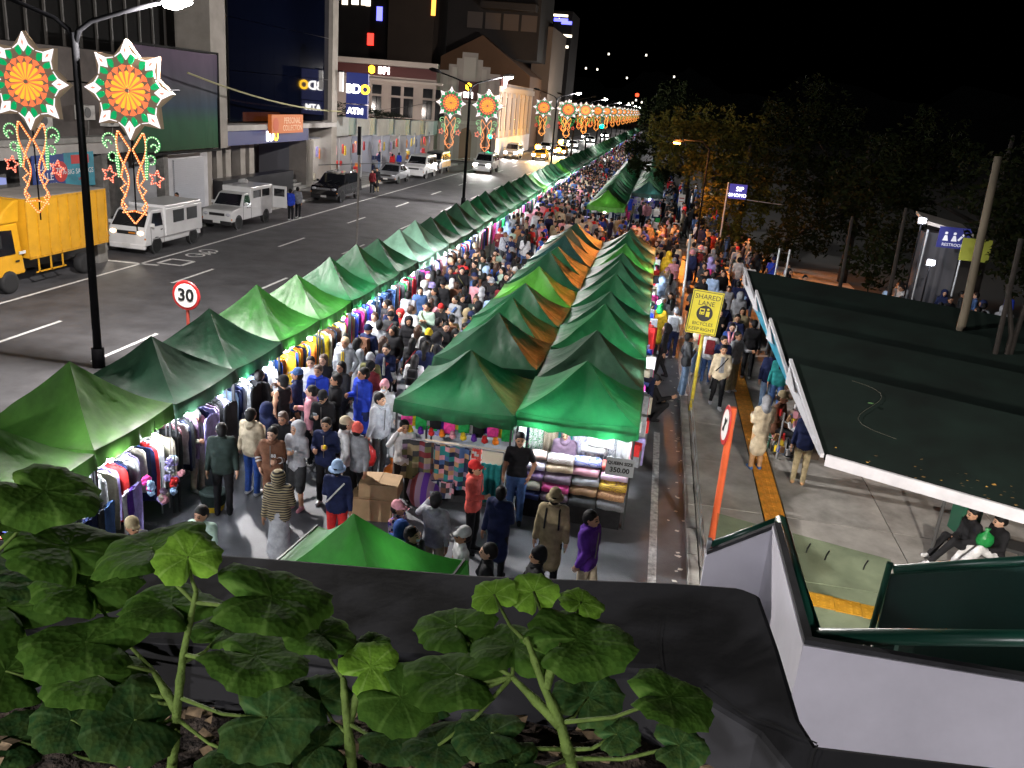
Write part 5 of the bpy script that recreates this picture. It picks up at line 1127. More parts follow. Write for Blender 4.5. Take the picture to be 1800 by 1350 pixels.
for i in range(6): MB().box((-.75+i*.3, -3.205, .55), (.13, .012, .3), ry=.5).build('hazard_stripe', mat('hazard orange', (.7, .22, .02), .5), t)
for s in (-1, 1):
    MB().ico((s*.66, -3.1, .95), (.17, .06, .12)).build('headlight', headoff, t, smooth=True); MB().box((s*.97, -2.75, 1.75), (.12, .08, .4)).build('wing_mirror', blackp, t); MB().box((s*.872, -1.9, 1.0), (.02, .16, .06)).build('door_handle', blackp, t)
    MB().box((s*.875, -1.65, 1.25), (.02, .3, .1)).build('door_sticker', platem, t)
    for y in (-1.0, -.4, .2): MB().box((s*.93, y, .72), (.03, .06, .5)).build('side_guard_strut', MATS['truck rib'], t)
    MB().box((s*.93, -.4, .5), (.03, 1.5, .05)).build('side_guard_rail', MATS['truck rib'], t)
    wheel(t, s*.82, -2.35, .37, .22, s); wheel(t, s*.80, 1.45, .37, .3, s)
MB().bb((-.4, -3.0, .55), (.4, 2.7, .98)).build('chassis', blackp, t)
for i in range(3):
    o = MB().box((0, 0, .2), (.5, .42, .4)).build('cardboard_box', cb, None, (-21.6+.3*(i % 2), 30.0+.2*i, 1.2+.42*i)); tag(o, 'cardboard box stacked at the truck rear, %s from bottom' % ORD[i], 'box')
o = MB().box((0, 0, .6), (1.2, .6, 1.2)).build('hand_cart', concd, None, (-21.6, 30.1, 0)); tag(o, 'loaded grey cart carrying boxes behind the yellow truck', 'cart')
# white cab-over van with passenger box
def van_extra(t, hwf):
    MB().bb((-.85, -.55, 1.78), (.85, 2.35, 1.93)).build('roof_box', white, t, bevel=.04); MB().bb((-.87, -.58, .62), (.87, 2.4, 1.8)).build('passenger_box', white, t, bevel=.03)
    for s in (-1, 1):
        for y0, y1 in ((.0, .85), (1.1, 1.95)): MB().bb((s*.875-.01, y0, 1.16), (s*.875+.01, y1, 1.68)).build('box_window', carglass, t)
        MB().box((s*.88, .2, .66), (.02, 3.6, .04)).build('side_trim', mat('trim grey', (.3, .3, .3), .5), t)
    MB().box((.25, -2.08, .92), (.3, .02, .06)).build('grille_badge', amber, t)
lv = vehicle('passenger_van', (-21.15, 34.0, 0), 'white cab-over passenger van with warm lit headlights behind the truck', white, 4.6, 2.9, .33, .83, [(-2.05, .4), (-2.05, .95), (-1.95, 1.12), (-1.5, 1.72), (-1.3, 1.82), (2.3, 1.82), (2.35, .4)], (1.1, 1.82, .9), [[(-1.62, 1.15), (-.75, 1.15), (-.78, 1.66), (-1.36, 1.68)]], ((-1.93, 1.16), (-1.5, 1.72)), lights=('warm', .92), cat='van', extra=van_extra, ry0=-1.25)
def pick_extra(t, hwf):
    MB().bb((-.80, -.15, .7), (.80, 2.35, 1.98)).build('canopy_box', white, t, bevel=.04)
    for s in (-1, 1):
        for y0, y1 in ((.1, .95), (1.1, 1.95)): MB().bb((s*.805-.01, y0, 1.42), (s*.805+.01, y1, 1.8)).build('box_window', carglass, t)
        MB().box((s*.80, -.55, 1.0), (.02, .14, .05)).build('door_handle', blackp, t)
    MB().ico((-.3, 1.2, 2.1), (.3, .35, .16)).build('roof_bundle', mat('sack grey', (.4, .4, .4), .9), t)
    d = empty('rear_door', (.0, 0, 0)); d.parent = t
    MB().bb((.80, 2.36, .75), (1.6, 2.42, 1.9)).build('door_panel', white, d); MB().bb((.9, 2.34, 1.35), (1.5, 2.355, 1.75)).build('door_window', carglass, d)
vehicle('pickup_van', (-21.35, 42.0, 0), 'white pickup with boxed rear cabin and its back door open', white, 4.7, 3.1, .34, .80, [(-2.25, .42), (-2.25, .85), (-2.15, .98), (-1.2, 1.1), (-.72, 1.66), (-.5, 1.72), (.3, 1.72), (.3, 1.0), (2.3, 1.0), (2.3, .42)], (1.05, 1.7, .86), [[(-1.02, 1.12), (-.22, 1.12), (-.25, 1.6), (-.68, 1.62)]], ((-1.18, 1.13), (-.74, 1.64)), lights=('off', .78), cat='pickup', extra=pick_extra, ry0=-1.55)
def suv_extra(t, hwf):
    for s in (-1, 1): MB().box((s*.62, .8, 1.82), (.04, 2.2, .04)).build('roof_rack', chrome, t); MB().box((s*.93, .1, .42), (.12, 2.2, .06)).build('side_step', chrome, t)
vehicle('parked_suv', (-21.3, 56.0, 0), 'glossy black parked four wheel drive with roof rails', black_p, 4.8, 2.9, .39, .92, [(-2.35, .45), (-2.38, .85), (-2.2, 1.05), (-1.15, 1.15), (-.45, 1.72), (-.1, 1.79), (1.7, 1.76), (2.3, 1.2), (2.38, .5)], (1.1, 1.78, .8), [[(-.75, 1.18), (.25, 1.18), (.22, 1.66), (-.32, 1.68)], [(.35, 1.18), (1.2, 1.18), (1.15, 1.65), (.32, 1.67)], [(1.3, 1.2), (1.95, 1.24), (1.6, 1.62), (1.25, 1.64)]], ((-1.12, 1.18), (-.47, 1.7)), lights=('off', .88), extra=suv_extra, grille=chrome)
sed_prof = [(-2.1, .32), (-2.15, .62), (-1.95, .78), (-1.05, .92), (-.35, 1.4), (-.05, 1.47), (.75, 1.45), (1.5, 1.02), (2.05, .98), (2.12, .4)]
sw2 = [[(-.85, .95), (.05, .95), (.02, 1.37), (-.25, 1.38)], [(.15, .95), (1.15, 1.0), (.75, 1.37), (.12, 1.38)]]
vehicle('parked_sedan', (-22.0, 70.8, 0), 'small silver white sedan parked before the lit shops', silver, 4.2, 2.55, .3, .85, sed_prof, (.95, 1.45, .78), sw2, ((-1.02, .95), (-.37, 1.39)), lights=('off', .68))
van_prof = [(-2.3, .4), (-2.35, .85), (-2.15, 1.05), (-1.55, 1.2), (-.85, 1.85), (-.5, 1.95), (2.3, 1.95), (2.4, .45)]
swv = [[(-1.2, 1.22), (-.45, 1.22), (-.5, 1.75), (-.78, 1.76)], [(-.3, 1.22), (.9, 1.22), (.9, 1.75), (-.3, 1.75)], [(1.05, 1.22), (2.1, 1.22), (2.1, 1.75), (1.05, 1.75)]]
vehicle('commuter_van', (-21.6, 77.8, 0), 'tall pale van parked behind the small sedan', white, 4.8, 2.9, .34, .93, van_prof, (1.2, 1.95, .86), swv, ((-1.5, 1.24), (-.88, 1.83)), lights=('off', .85), cat='van')
vehicle('parked_van', (-21.9, 84.5, 0), 'dark van with yellow flank parked behind the pale van', grey_p, 4.5, 2.7, .33, .9, van_prof, (1.2, 1.95, .86), swv, ((-1.5, 1.24), (-.88, 1.83)), lights=('off', .85), cat='van', extra=lambda t, h: [MB().box((s*.905, .4, .8), (.03, 3.4, .5)).build('yellow_flank', yellowp, t) for s in (-1, 1)])
vehicle('oncoming_van', (-17.9, 89.6, 0), 'white van driving toward us with dazzling headlights', white, 4.8, 2.9, .34, .93, van_prof, (1.2, 1.95, .86), swv, ((-1.5, 1.24), (-.88, 1.83)), lights=('on', .85), cat='van')
vehicle('oncoming_car', (-19.6, 116, 0), 'pale oncoming car with lit headlights behind the white van', silver, 4.4, 2.6, .32, .9, van_prof, (1.1, 1.9, .84), swv, ((-1.5, 1.24), (-.88, 1.83)), lights=('on', .8))
i = 0
for (x, y, l) in ((-16.2, 118, 'on'), (-15.2, 133, 'on'), (-18.5, 140, 'on'), (-16.0, 158, 'on'), (-18.8, 172, 'on'), (-15.6, 190, 'on'), (-18.0, 206, 'on'), (-15.5, 232, 'on')):
    vehicle('far_taxi' if i < 2 else 'far_car', (x, y, 0), ['yellow lit taxi, nearest of the two', 'second yellow lit taxi behind the first'][i] if i < 2 else 'far oncoming car with lit headlights, %s in the queue' % nth(i-2), yellowp if i < 2 else white, 4.4, 2.6, .32, .88, sed_prof, (.95, 1.45, .78), sw2, ((-1.02, .95), (-.37, 1.39)), lights=(l, .7)); i += 1
ay = emis('yellow amber lamp', (1, .42, .02), 50)
for (x, y, z) in ((-15.9, 112.5, 1.9), (-14.7, 127, 2.2), (-14.9, 126.9, 1.1)):
    o = MB().ico((0, 0, 0), .38).build('amber_lamp', ay, None, (x, y, z), smooth=True); tag(o, 'glowing amber lamp above the far traffic', 'lamp', 'amber lamps over the far traffic'); point('amber_light', (0, -.6, 0), 1500, (1, .5, .05), o, .2)
# motorcycles and riders are built with the people; traffic lights
for (p, lab) in ((atY(862, 240, 97), 'green traffic light before the gabled bank'), (atX(1058, 222, -12), 'green traffic light over the far road')):
    t = empty('traffic_light', (p.x, p.y, 0), 0, lab, 'traffic light'); s_ = p.y/97
    MB().tube([(0, .2, 0), (0, .2, p.z+.5)], .08, 8).build('post', polem, t); MB().box((0, 0, p.z+.35*s_), (.4*s_, .3, 1.2*s_)).build('housing', blackp, t); MB().ico((0, -.2, p.z), (.24*s_, .05, .24*s_)).build('green_lens', emis('green signal', (0, 1, .45), 14), t, smooth=True); point('signal_light', (0, -.7, p.z), 90, (0, 1, .4), t, .1)
# ---------------------------------------------------------------- right-hand pavement things
yelp = mat('sign yellow', (.72, .62, .02), .45, var=.08, vscale=6); inkb = mat('sign ink', (.012, .012, .012), .5)
t = empty('shared_lane_sign', gp(1213, 722, .1), 0, 'yellow shared lane sign on a chipped yellow post by the kerb', 'road sign')
MB().tube([(0, 0, 0), (.02, 0, 2.4)], .045, 8).build('post', mat('post yellow', (.6, .46, .03), .5, var=.5, vscale=7, col2=(.65, .52, .05)), t)
bd = empty('board', (-.02, -.06, 2.62)); bd.parent = t; bd.rotation_euler = (0, .06, .05)
MB().bb((-.38, 0, -.56), (.38, .02, .54)).build('plate', yelp, bd)
for a, b_ in (((-.36, -.004, .5), (.36, -.001, .515)), ((-.36, -.004, -.54), (.36, -.001, -.525)), ((-.36, -.004, -.525), (-.345, -.001, .5)), ((.345, -.004, -.525), (.36, -.001, .5))): MB().bb(a, b_).build('border_line', inkb, bd)
for s_, z, q in (('SHARED', .38, .17), ('LANE', .22, .17), ('BICYCLES', -.30, .12), ('KEEP RIGHT', -.44, .12)): text(s_, q, inkb, bd, facing((0, -.004, z)), .001)
mbx = MB().lathe([(.2, 0), (.2, .002)], (0, -.006, -.03), 24, axis='Y'); mbx.build('symbol_disc', inkb, bd)
sy = MB().bb((-.13, -.012, -.06), (-.01, -.009, .09)).bb((.03, -.012, -.1), (.12, -.009, .03)); sy.ico((.07, -.01, .08), (.035, .004, .035)); sy.build('vehicle_symbol', yelp, bd)
sy = MB().bb((-.11, -.015, .01), (-.03, -.0125, .06)); 
for x in (-.10, -.04): sy.ico((x, -.014, -.03), (.016, .004, .016))
sy.build('window_symbol', inkb, bd)
t = empty('no_parking_sign', Vector((1.69, 13.63, .1)), 0, 'round red rimmed sign seen edge on atop an orange pole', 'road sign'); orp = mat('pole orange', (.5, .085, .025), .45, var=.15, vscale=4)
MB().tube([(0, 0, 0), (-.02, -.03, 2.75)], .06, 10).build('post', orp, t); d = MB().lathe([(.33, -.01), (.34, 0), (.33, .01)], (-.09, 0, 0), 24, axis='X').build('sign_rim', redp, t, (0, 0, 2.42), (0, .05, .08)); MB().lathe([(.26, 0), (.26, .006)], (-.108, 0, 0), 24, axis='X').build('sign_face', MATS['sign white'], t, (0, 0, 2.42), (0, .05, .08)); MB().box((-.114, 0, 0), (.004, .05, .34), rx=.7).box((-.114, .02, 0), (.004, .06, .22)).build('sign_symbol', inkb, t, (0, 0, 2.42), (0, .05, .08))
# kerb rail
galv = mat('galvanised rail', (.42, .44, .46), .4, metal=.6)
t = empty('kerb_rail', (1.55, 10, .1), 0, 'low thin galvanised rail running along the kerb', 'railing')
for z in (.10, .34): MB().tube([(0, 0, z), (.0, 21, z)], .014, 6).build('rail', galv, t)
for i in range(15): MB().tube([(0, i*1.5, 0), (0, i*1.5, .36)], .016, 6).build('post', galv, t)
lit = MB(); r_ = random.Random(8)
for i in range(70):
    p = Vector((r_.choice([1.2, 1.1, 1.25])+r_.uniform(-.12, .12), r_.uniform(11, 34), .012)); a = r_.uniform(0, 6.28); s = r_.uniform(.015, .05); lit.add([p+Vector((math.cos(a+k*1.57)*s*(1+.5*r_.random()), math.sin(a+k*1.57)*s, .01*r_.random())) for k in range(4)], [(0, 1, 2, 3)])
tag(lit.build('litter', mat('paper scrap', (.55, .55, .52), .8)), 'paper scraps scattered along the gutter', 'litter', kind='stuff')
# saw-tooth awning roofs
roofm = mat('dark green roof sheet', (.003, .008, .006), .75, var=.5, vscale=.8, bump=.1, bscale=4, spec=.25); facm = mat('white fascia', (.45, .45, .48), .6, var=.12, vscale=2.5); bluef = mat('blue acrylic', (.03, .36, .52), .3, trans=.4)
sk = np.array([2.71, -1.26]); sk = sk/np.linalg.norm(sk)
for i, (y0, y1) in enumerate([(14.12, 17.1), (17.5, 20.75), (21.0, 24.2), (24.5, 27.9)]):
    t = empty('awning_roof', (3.36, y0, 0), 0, 'dark green saw-tooth awning roof with white fascia, %s from the stairs' % ORD[i], 'awning', 'saw-tooth awnings beside the pavement')
    L = y1-y0; W = 9.0; z0, z1 = 2.02, 2.8; ex = Vector((sk[0]*W, sk[1]*W, 0)); xo = -.27
    a, b_ = Vector((0, 0, z0)), Vector((xo, L, z1))
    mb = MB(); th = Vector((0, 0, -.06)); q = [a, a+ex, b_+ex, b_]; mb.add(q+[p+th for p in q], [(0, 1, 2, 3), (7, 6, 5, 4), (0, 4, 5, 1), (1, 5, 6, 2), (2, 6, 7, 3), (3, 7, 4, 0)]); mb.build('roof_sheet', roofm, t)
    n = Vector((-sk[1], sk[0], 0)).normalized()*.04
    def beam(p, q, h_, m, nme):
        d = (Vector(q)-Vector(p)); side = Vector((-d.y, d.x, 0)).normalized()*.03; up_ = Vector((0, 0, h_)); c_ = [Vector(p)-side, Vector(q)-side, Vector(q)+side, Vector(p)+side]
        MB().add(c_+[v+up_ for v in c_], [(3, 2, 1, 0), (4, 5, 6, 7), (0, 1, 5, 4), (1, 2, 6, 5), (2, 3, 7, 6), (3, 0, 4, 7)]).build(nme, m, t)
    if i == 0: beam(a+Vector((.01, -.04, -.14)), a+ex+Vector((0, -.04, -.14)), .20, facm, 'eave_fascia')
    else: beam(a+Vector((.01, -.04, -.10)), a+ex+Vector((0, -.04, -.10)), .06, roofm, 'eave_fascia')
    beam(a+Vector((-.05, .0, -.02)), b_+Vector((-.05, .02, -.0)), .07, facm, 'side_fascia')
    tri = [a+Vector((-.04, .15, -.06)), b_+Vector((-.04, 0, -.06)), Vector((xo-.04, L, z1-.42))]
    pane(t, 'gable_panel', [tuple(p) for p in tri], .02, bluef if i in (1, 2) else facm)
    pane(t, 'gable_panel', [tuple(b_+Vector((-.045, -1.0, -.32))), tuple(b_+Vector((-.045, .0, -.05))), tuple(b_+Vector((-.045, .05, -.45)))], .02, facm)
    for x in (2.0, 5.0): MB().tube([(x+.3, x*-.46+1.6, .1), (x+.3, x*-.46+1.6, z0+.3)], .03, 6).build('post', mat('post grey', (.05, .05, .05), .6), t)
lf = MB(); r_ = random.Random(9)
for i in range(220):
    f = r_.random(); w_ = (r_.random()**.6)*8; p = Vector((3.36+sk[0]*w_, 14.12+sk[1]*w_, 2.035))+Vector((-.08*f, f*.75*r_.random(), .2*f*.75)); p.z = 2.03+.27*(p.y-(14.12+sk[1]*w_))+.01; s = r_.uniform(.015, .045); a = r_.uniform(0, 6.28)
    lf.add([p+Vector((math.cos(a+k*1.57)*s, math.sin(a+k*1.57)*s*.6, r_.uniform(0, .02))) for k in range(4)], [(0, 1, 2, 3)], r_.randrange(2))
tag(lf.build('fallen_leaves', [mat('dry leaf', (.28, .16, .03), .8), mat('dry leaf dark', (.12, .07, .02), .8)]), 'dry fallen leaves gathered along the awning eave', 'leaves', kind='stuff')
t = empty('twig_garland', (0, 0, 0), 0, 'pale dried vine trailing over the awning roof', 'vine'); pts = []
for k in range(14):
    yy = 14.12+2.3-k*.14; xx = 4.1+.35*math.sin(k*.5)+k*.03; pts.append((xx, yy, 2.04+.27*(yy-14.12+(xx-3.36)*.465)+.02))
MB().tube(pts, .004, 5).build('vine_stem', mat('dry vine', (.05, .05, .035), .8), t)
MB().ico((4.3, 15.6, 2.62), (.06, .04, .015)).build('vine_leaf', mat('vine leaf', (.05, .12, .04), .7), t)
# pavement snack cart
c = gp(1392, 800, .12); t = empty('snack_cart', c, .15, 'dark pavement cart hung with snack packets under the awning', 'cart')
MB().bb((-.05, -.3, .05), (.5, .3, .8)).build('cart_box', mat('cart brown', (.06, .04, .025), .7, var=.4), t)
for i in range(70):
    cc = random.choice(['white', 'pale blue', 'yellow', 'cream', 'tan', 'red', 'pink', 'light grey', 'blue']); a = (random.uniform(-.5, .0), random.uniform(-.4, .3), random.uniform(.1, 1.05)) if i < 45 else (random.uniform(-.2, .5), random.uniform(-.3, .3), random.uniform(.82, 1.15))
    MB().box((0, 0, 0), (.1, .04, .15), rz=random.uniform(0, 3), rx=random.uniform(-.4, .4)).build('snack_packet', mat('packet '+cc, CL[cc], .3), t, a)
MB().tube([(-.45, .2, 0), (-.45, .2, 1.1)], .02, 6).build('rack_post', galv, t); MB().tube([(-.45, -.3, 0), (-.45, -.3, 1.1)], .02, 6).build('rack_post', galv, t)
shirt_bag(c+Vector((.12, -.36, .62)), 'hot pink', 'pink plastic bags hanging on the snack cart', .85); shirt_bag(c+Vector((.25, -.2, .92)), 'pale blue', 'pale blue plastic bag atop the snack cart', .9)
# bench and waste bin under the awning
c = gp(1760, 985, .1); t = empty('bench', c+Vector((.35, .25, 0)), -.3, 'dark bench under the awning eave', 'bench'); MB().bb((-1.0, -.2, .14), (1.2, .25, .20)).build('seat', mat('bench dark', (.03, .03, .03), .6), t)
for x in (-.85, 1.0): MB().bb((x-.05, -.18, 0), (x+.05, .22, .14)).build('leg', MATS['bench dark'], t)
c = gp(1690, 935, .1); t = empty('green_bin', c, .2, 'tall dark green bin standing beside the seated people', 'bin'); MB().bb((-.2, -.2, 0), (.2, .2, .85)).build('bin_body', mat('bin green', (.015, .09, .05), .4), t, bevel=.03); MB().bb((-.22, -.22, .85), (.22, .22, .93)).build('lid', mat('bin lid', (.01, .05, .03), .4), t)
# ---------------------------------------------------------------- footbridge stair: white walls, green rails, tinted panels
whw = mat('white parapet paint', (.68, .66, .72), .75, var=.10, vscale=2.0, bump=.06, bscale=14); gpipe = mat('green pipe paint', (.008, .055, .035), .35, spec=.6)
t = empty('footbridge_stair', (0, 0, 0), 0, 'white walled footbridge stair with dark green pipe rails', 'stair')
A0, B0, C0 = Vector((2.6, 2.56, 5.6)), Vector((.70, 2.69, 5.6)), Vector((.72, 3.62, 5.6)); E0 = Vector((.435, 3.62, 5.40))
def wallseg(p, q, drop, th, nme):
    d = (q-p); nrm = Vector((d.y, -d.x, 0)).normalized()*th
    b_ = [p, q, q+nrm, p+nrm]; lo_ = [Vector((v.x, v.y, v.z-drop)) for v in b_]
    MB().add(b_+lo_, [(0, 1, 2, 3), (7, 6, 5, 4), (0, 4, 5, 1), (1, 5, 6, 2), (2, 6, 7, 3), (3, 7, 4, 0)]).build(nme, whw, t, bevel=.006)
def wbox(x0, x1, y0, y1, zt0, zt1, nme):
    MB().add([(x0, y0, 3.9), (x1, y0, 3.9), (x1, y1, 3.9), (x0, y1, 3.9), (x0, y0, zt0), (x1, y0, zt1), (x1, y1, zt1), (x0, y1, zt0)], [(0, 3, 2, 1), (4, 5, 6, 7), (0, 1, 5, 4), (1, 2, 6, 5), (2, 3, 7, 6), (3, 0, 4, 7)]).build(nme, whw, t)
    MB().add([(x0+.004, y0+.006, zt0+.001), (x1, y0+.006, zt1+.001), (x1, y1+.002, zt1+.001), (x0+.004, y1+.002, zt0+.001), (x0+.004, y0+.006, zt0+.02), (x1, y0+.006, zt1+.02), (x1, y1+.002, zt1+.02), (x0+.004, y1+.002, zt0+.02)], [(4, 5, 6, 7), (0, 1, 5, 4), (1, 2, 6, 5), (2, 3, 7, 6), (3, 0, 4, 7)]).build('wall_cap', mat('wall cap dark', (.03, .03, .032), .9, var=.4, vscale=8), t)
wbox(.70, 2.6, 2.69, 2.72, 5.59, 5.59, 'wall'); wbox(.702, .735, 2.725, 3.62, 5.585, 5.585, 'wall'); wbox(.435, .735, 3.623, 3.65, 5.38, 5.58, 'wall')
MB().bb((.805, 2.8, 4.3), (2.6, 4.02, 4.42)).build('landing', concd, t)
topm = mat('wall top dark', (.05, .05, .048), .9)  # plain dark tone for the wall top

def pipe(pts, r=.03, nme='rail'): return MB().tube(pts, r, 10).build(nme, gpipe, t, smooth=True)
rA, rB, rC, rE = atY(1800, 1122, 2.80), atY(1427, 1118, 2.80), atY(1371, 914, 3.70), atY(1250, 958, 3.68); rA2 = rB+(rA-rB)*2.0
pipe([rA2, rB, ], .030); pipe([rB, rC], .026); pipe([rC, rE], .018)
pipe([rB+Vector((.05, .06, -.06)), rC+Vector((.05, -.05, -.10))], .02)
for f in (.47, 1.2): p = rB+(rA-rB)*f; MB().box(p+Vector((0, .02, -.13)), (.05, .04, .22)).build('rail_post', gpipe, t)
fr0, fr1 = atY(1570, 1000, 4.0), atY(1800, 985, 4.0); pipe([fr0, fr0+(fr1-fr0)*2.2], .022)
g0, g1 = fr0+Vector((0, .02, -.05)), fr0+(fr1-fr0)*2.2+Vector((0, .02, -.05))
MB().add([g0, g1, g1+Vector((0, 0, -1.3)), g0+Vector((.02, 0, -1.3)), g0+Vector((0, .02, 0)), g1+Vector((0, .02, 0)), g1+Vector((0, .02, -1.3)), g0+Vector((.02, .02, -1.3))], [(0, 1, 2, 3), (7, 6, 5, 4), (0, 4, 5, 1), (3, 2, 6, 7), (0, 3, 7, 4), (1, 5, 6, 2)]).build('green_panel', mat('green sheet metal', (.006, .035, .026), .4, var=.3, vscale=2), t)
MB().tube([fr0+Vector((-.02, 0, .03)), fr0+Vector((-.05, 0, -1.3))], .016, 8).build('panel_post', gpipe, t)
tint = glass('tinted acrylic', (.24, .28, .22), .9, .12)
for nme, pl, Y_ in (('acrylic_panel', [(1393, 938), (1566, 985), (1552, 1120), (1430, 1112)], 4.06), ('acrylic_panel', [(1261, 903), (1335, 924), (1335, 960), (1255, 985)], 4.06)):
    q = [atY(u, v, Y_) for u, v in pl]; MB().add([p for p in q]+[p+Vector((0, .008, 0)) for p in q], [(0, 1, 2, 3), (7, 6, 5, 4), (0, 4, 5, 1), (1, 5, 6, 2), (2, 6, 7, 3), (3, 7, 4, 0)]).build(nme, tint, t)
for u, v in ((1425, 955), (1458, 968), (1526, 985)):
    p = atY(u, v, 4.045); MB().tube([p+Vector((0, 0, .0)), p+Vector((-.01, 0, -.03)), p+Vector((-.012, 0, -.055))], .004, 5).build('cable_tie', blackp, t)
MB().box(rE+Vector((-.01, 0, -.02)), (.02, .03, .1)).build('bracket', galv, t)
# ---------------------------------------------------------------- dark planter parapet in front of the camera
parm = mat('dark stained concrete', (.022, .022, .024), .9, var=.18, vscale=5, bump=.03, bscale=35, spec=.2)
outer = [(-400, 905), (0, 945), (475, 978), (835, 1008), (1180, 1021), (1300, 1030), (1338, 1045), (1372, 1140), (1410, 1265), (1437, 1307), (1800, 1350), (2300, 1400)]
inner = [(2300, 1900), (1420, 1400), (1330, 1290), (1240, 1235), (1150, 1175), (600, 1150), (0, 1112), (-400, 1085)]
poly = [(gp(u, v, 6.4).x, gp(u, v, 6.4).y) for u, v in outer+inner]
t = empty('planter_parapet', (0, 0, 0), 0, 'dark cracked concrete planter parapet along the footbridge edge', 'planter')
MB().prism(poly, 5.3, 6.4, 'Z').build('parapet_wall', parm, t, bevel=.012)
soil = [(gp(u, v, 6.33).x, gp(u, v, 6.33).y) for u, v in [(-400, 1080), (0, 1108), (600, 1146), (1155, 1172), (1250, 1240), (1340, 1300), (1420, 1410), (2300, 1900), (1400, 2600), (-900, 2600)]]
sb = MB(); n = 60; vs = []; r_ = random.Random(2)
for j in range(n+1):
    for i in range(n+1): x, y = -1.6+2.4*i/n, .15+1.1*j/n; vs.append((x, y, 6.27+.012*math.sin(x*40)*math.sin(y*37)+r_.uniform(-.006, .006)))
sb.add(vs, [(j*(n+1)+i, j*(n+1)+i+1, (j+1)*(n+1)+i+1, (j+1)*(n+1)+i) for j in range(n) for i in range(n)]); sb.build('soil', mat('planter soil', (.035, .024, .016), .95, var=.5, vscale=40, bump=.6, bscale=90), t)
deb = MB()
for i in range(420):
    p = Vector((r_.uniform(-1.0, .3), r_.uniform(.75, 1.22), 6.285)); s = r_.uniform(.006, .022); a = r_.uniform(0, 6.28); deb.add([p+Vector((math.cos(a+k*1.57)*s, math.sin(a+k*1.57)*s*.6, r_.uniform(0, .012))) for k in range(4)], [(0, 1, 2, 3)])
tag(deb.build('dead_leaves', mat('withered leaf', (.16, .11, .06), .85, var=.5, vscale=60)), 'withered leaf litter on the planter soil', 'leaves', kind='stuff')
def crack(pl, w_, name='crack'):
    q = [gp(u, v, 6.4) for u, v in pl]; mb = MB(); r2 = random.Random(len(pl)); vs = []
    for i, p in enumerate(q):
        d = (q[min(i+1, len(q)-1)]-q[max(i-1, 0)]).normalized(); nn = Vector((-d.y, d.x, 0))*w_*(.5+r2.random()); vs += [p+nn+Vector((0, 0, .0012)), p-nn+Vector((0, 0, .0012))]
    mb.add(vs, [(2*i, 2*i+1, 2*i+3, 2*i+2) for i in range(len(q)-1)]); mb.build(name, mat('crack dark', (.004, .004, .004), 1.0), t)
crack([(1230, 1198), (1255, 1215), (1285, 1240), (1300, 1252), (1330, 1266), (1360, 1275), (1390, 1290), (1420, 1300), (1436, 1308)], .0022); crack([(1163, 1090), (1158, 1120), (1160, 1150), (1165, 1180)], .0012); crack([(1437, 1310), (1428, 1330), (1424, 1350), (1426, 1390)], .002)
# geraniums
def leaf_mesh(v):
    r_ = random.Random(v); NR, NA = 7, 48; vs = [(0, 0, 0)]; ph = r_.uniform(0, 6)
    for i in range(1, NR+1):
        q = i/NR
        for k in range(NA):
            a = 2*PI*k/NA; sc = 1+.035*math.cos(a*13+ph)+.045*math.cos(a*5+ph*2)+.03*math.cos(a*3+v)+.018*math.cos(a*26+ph)
            notch = math.exp(-((a-1.5*PI)/.22)**2); rr = q*(sc if i == NR else 1+(sc-1)*q)*(1-.62*notch*q)
            z = .16*q*q-.26*q**5+.016*q*math.cos(a*7+ph)+.07*q**3*math.cos(a*3+v)+.05*q**2*math.sin(a*2+v*2)+r_.uniform(-.008, .008)-.20*notch*q
            vs.append((rr*math.cos(a), rr*math.sin(a), z))
    fs = [(0, 1+k, 1+(k+1) % NA) for k in range(NA)]
    for i in range(NR-1):
        for k in range(NA): k2 = (k+1) % NA; fs.append((1+i*NA+k, 1+(i+1)*NA+k, 1+(i+1)*NA+k2, 1+i*NA+k2))
    me = bpy.data.meshes.new('leaf'); me.from_pydata(vs, [], fs); me.polygons.foreach_set('use_smooth', [True]*len(fs)); me.update(); me.materials.append(None); return me
LM = [leaf_mesh(i) for i in range(4)]
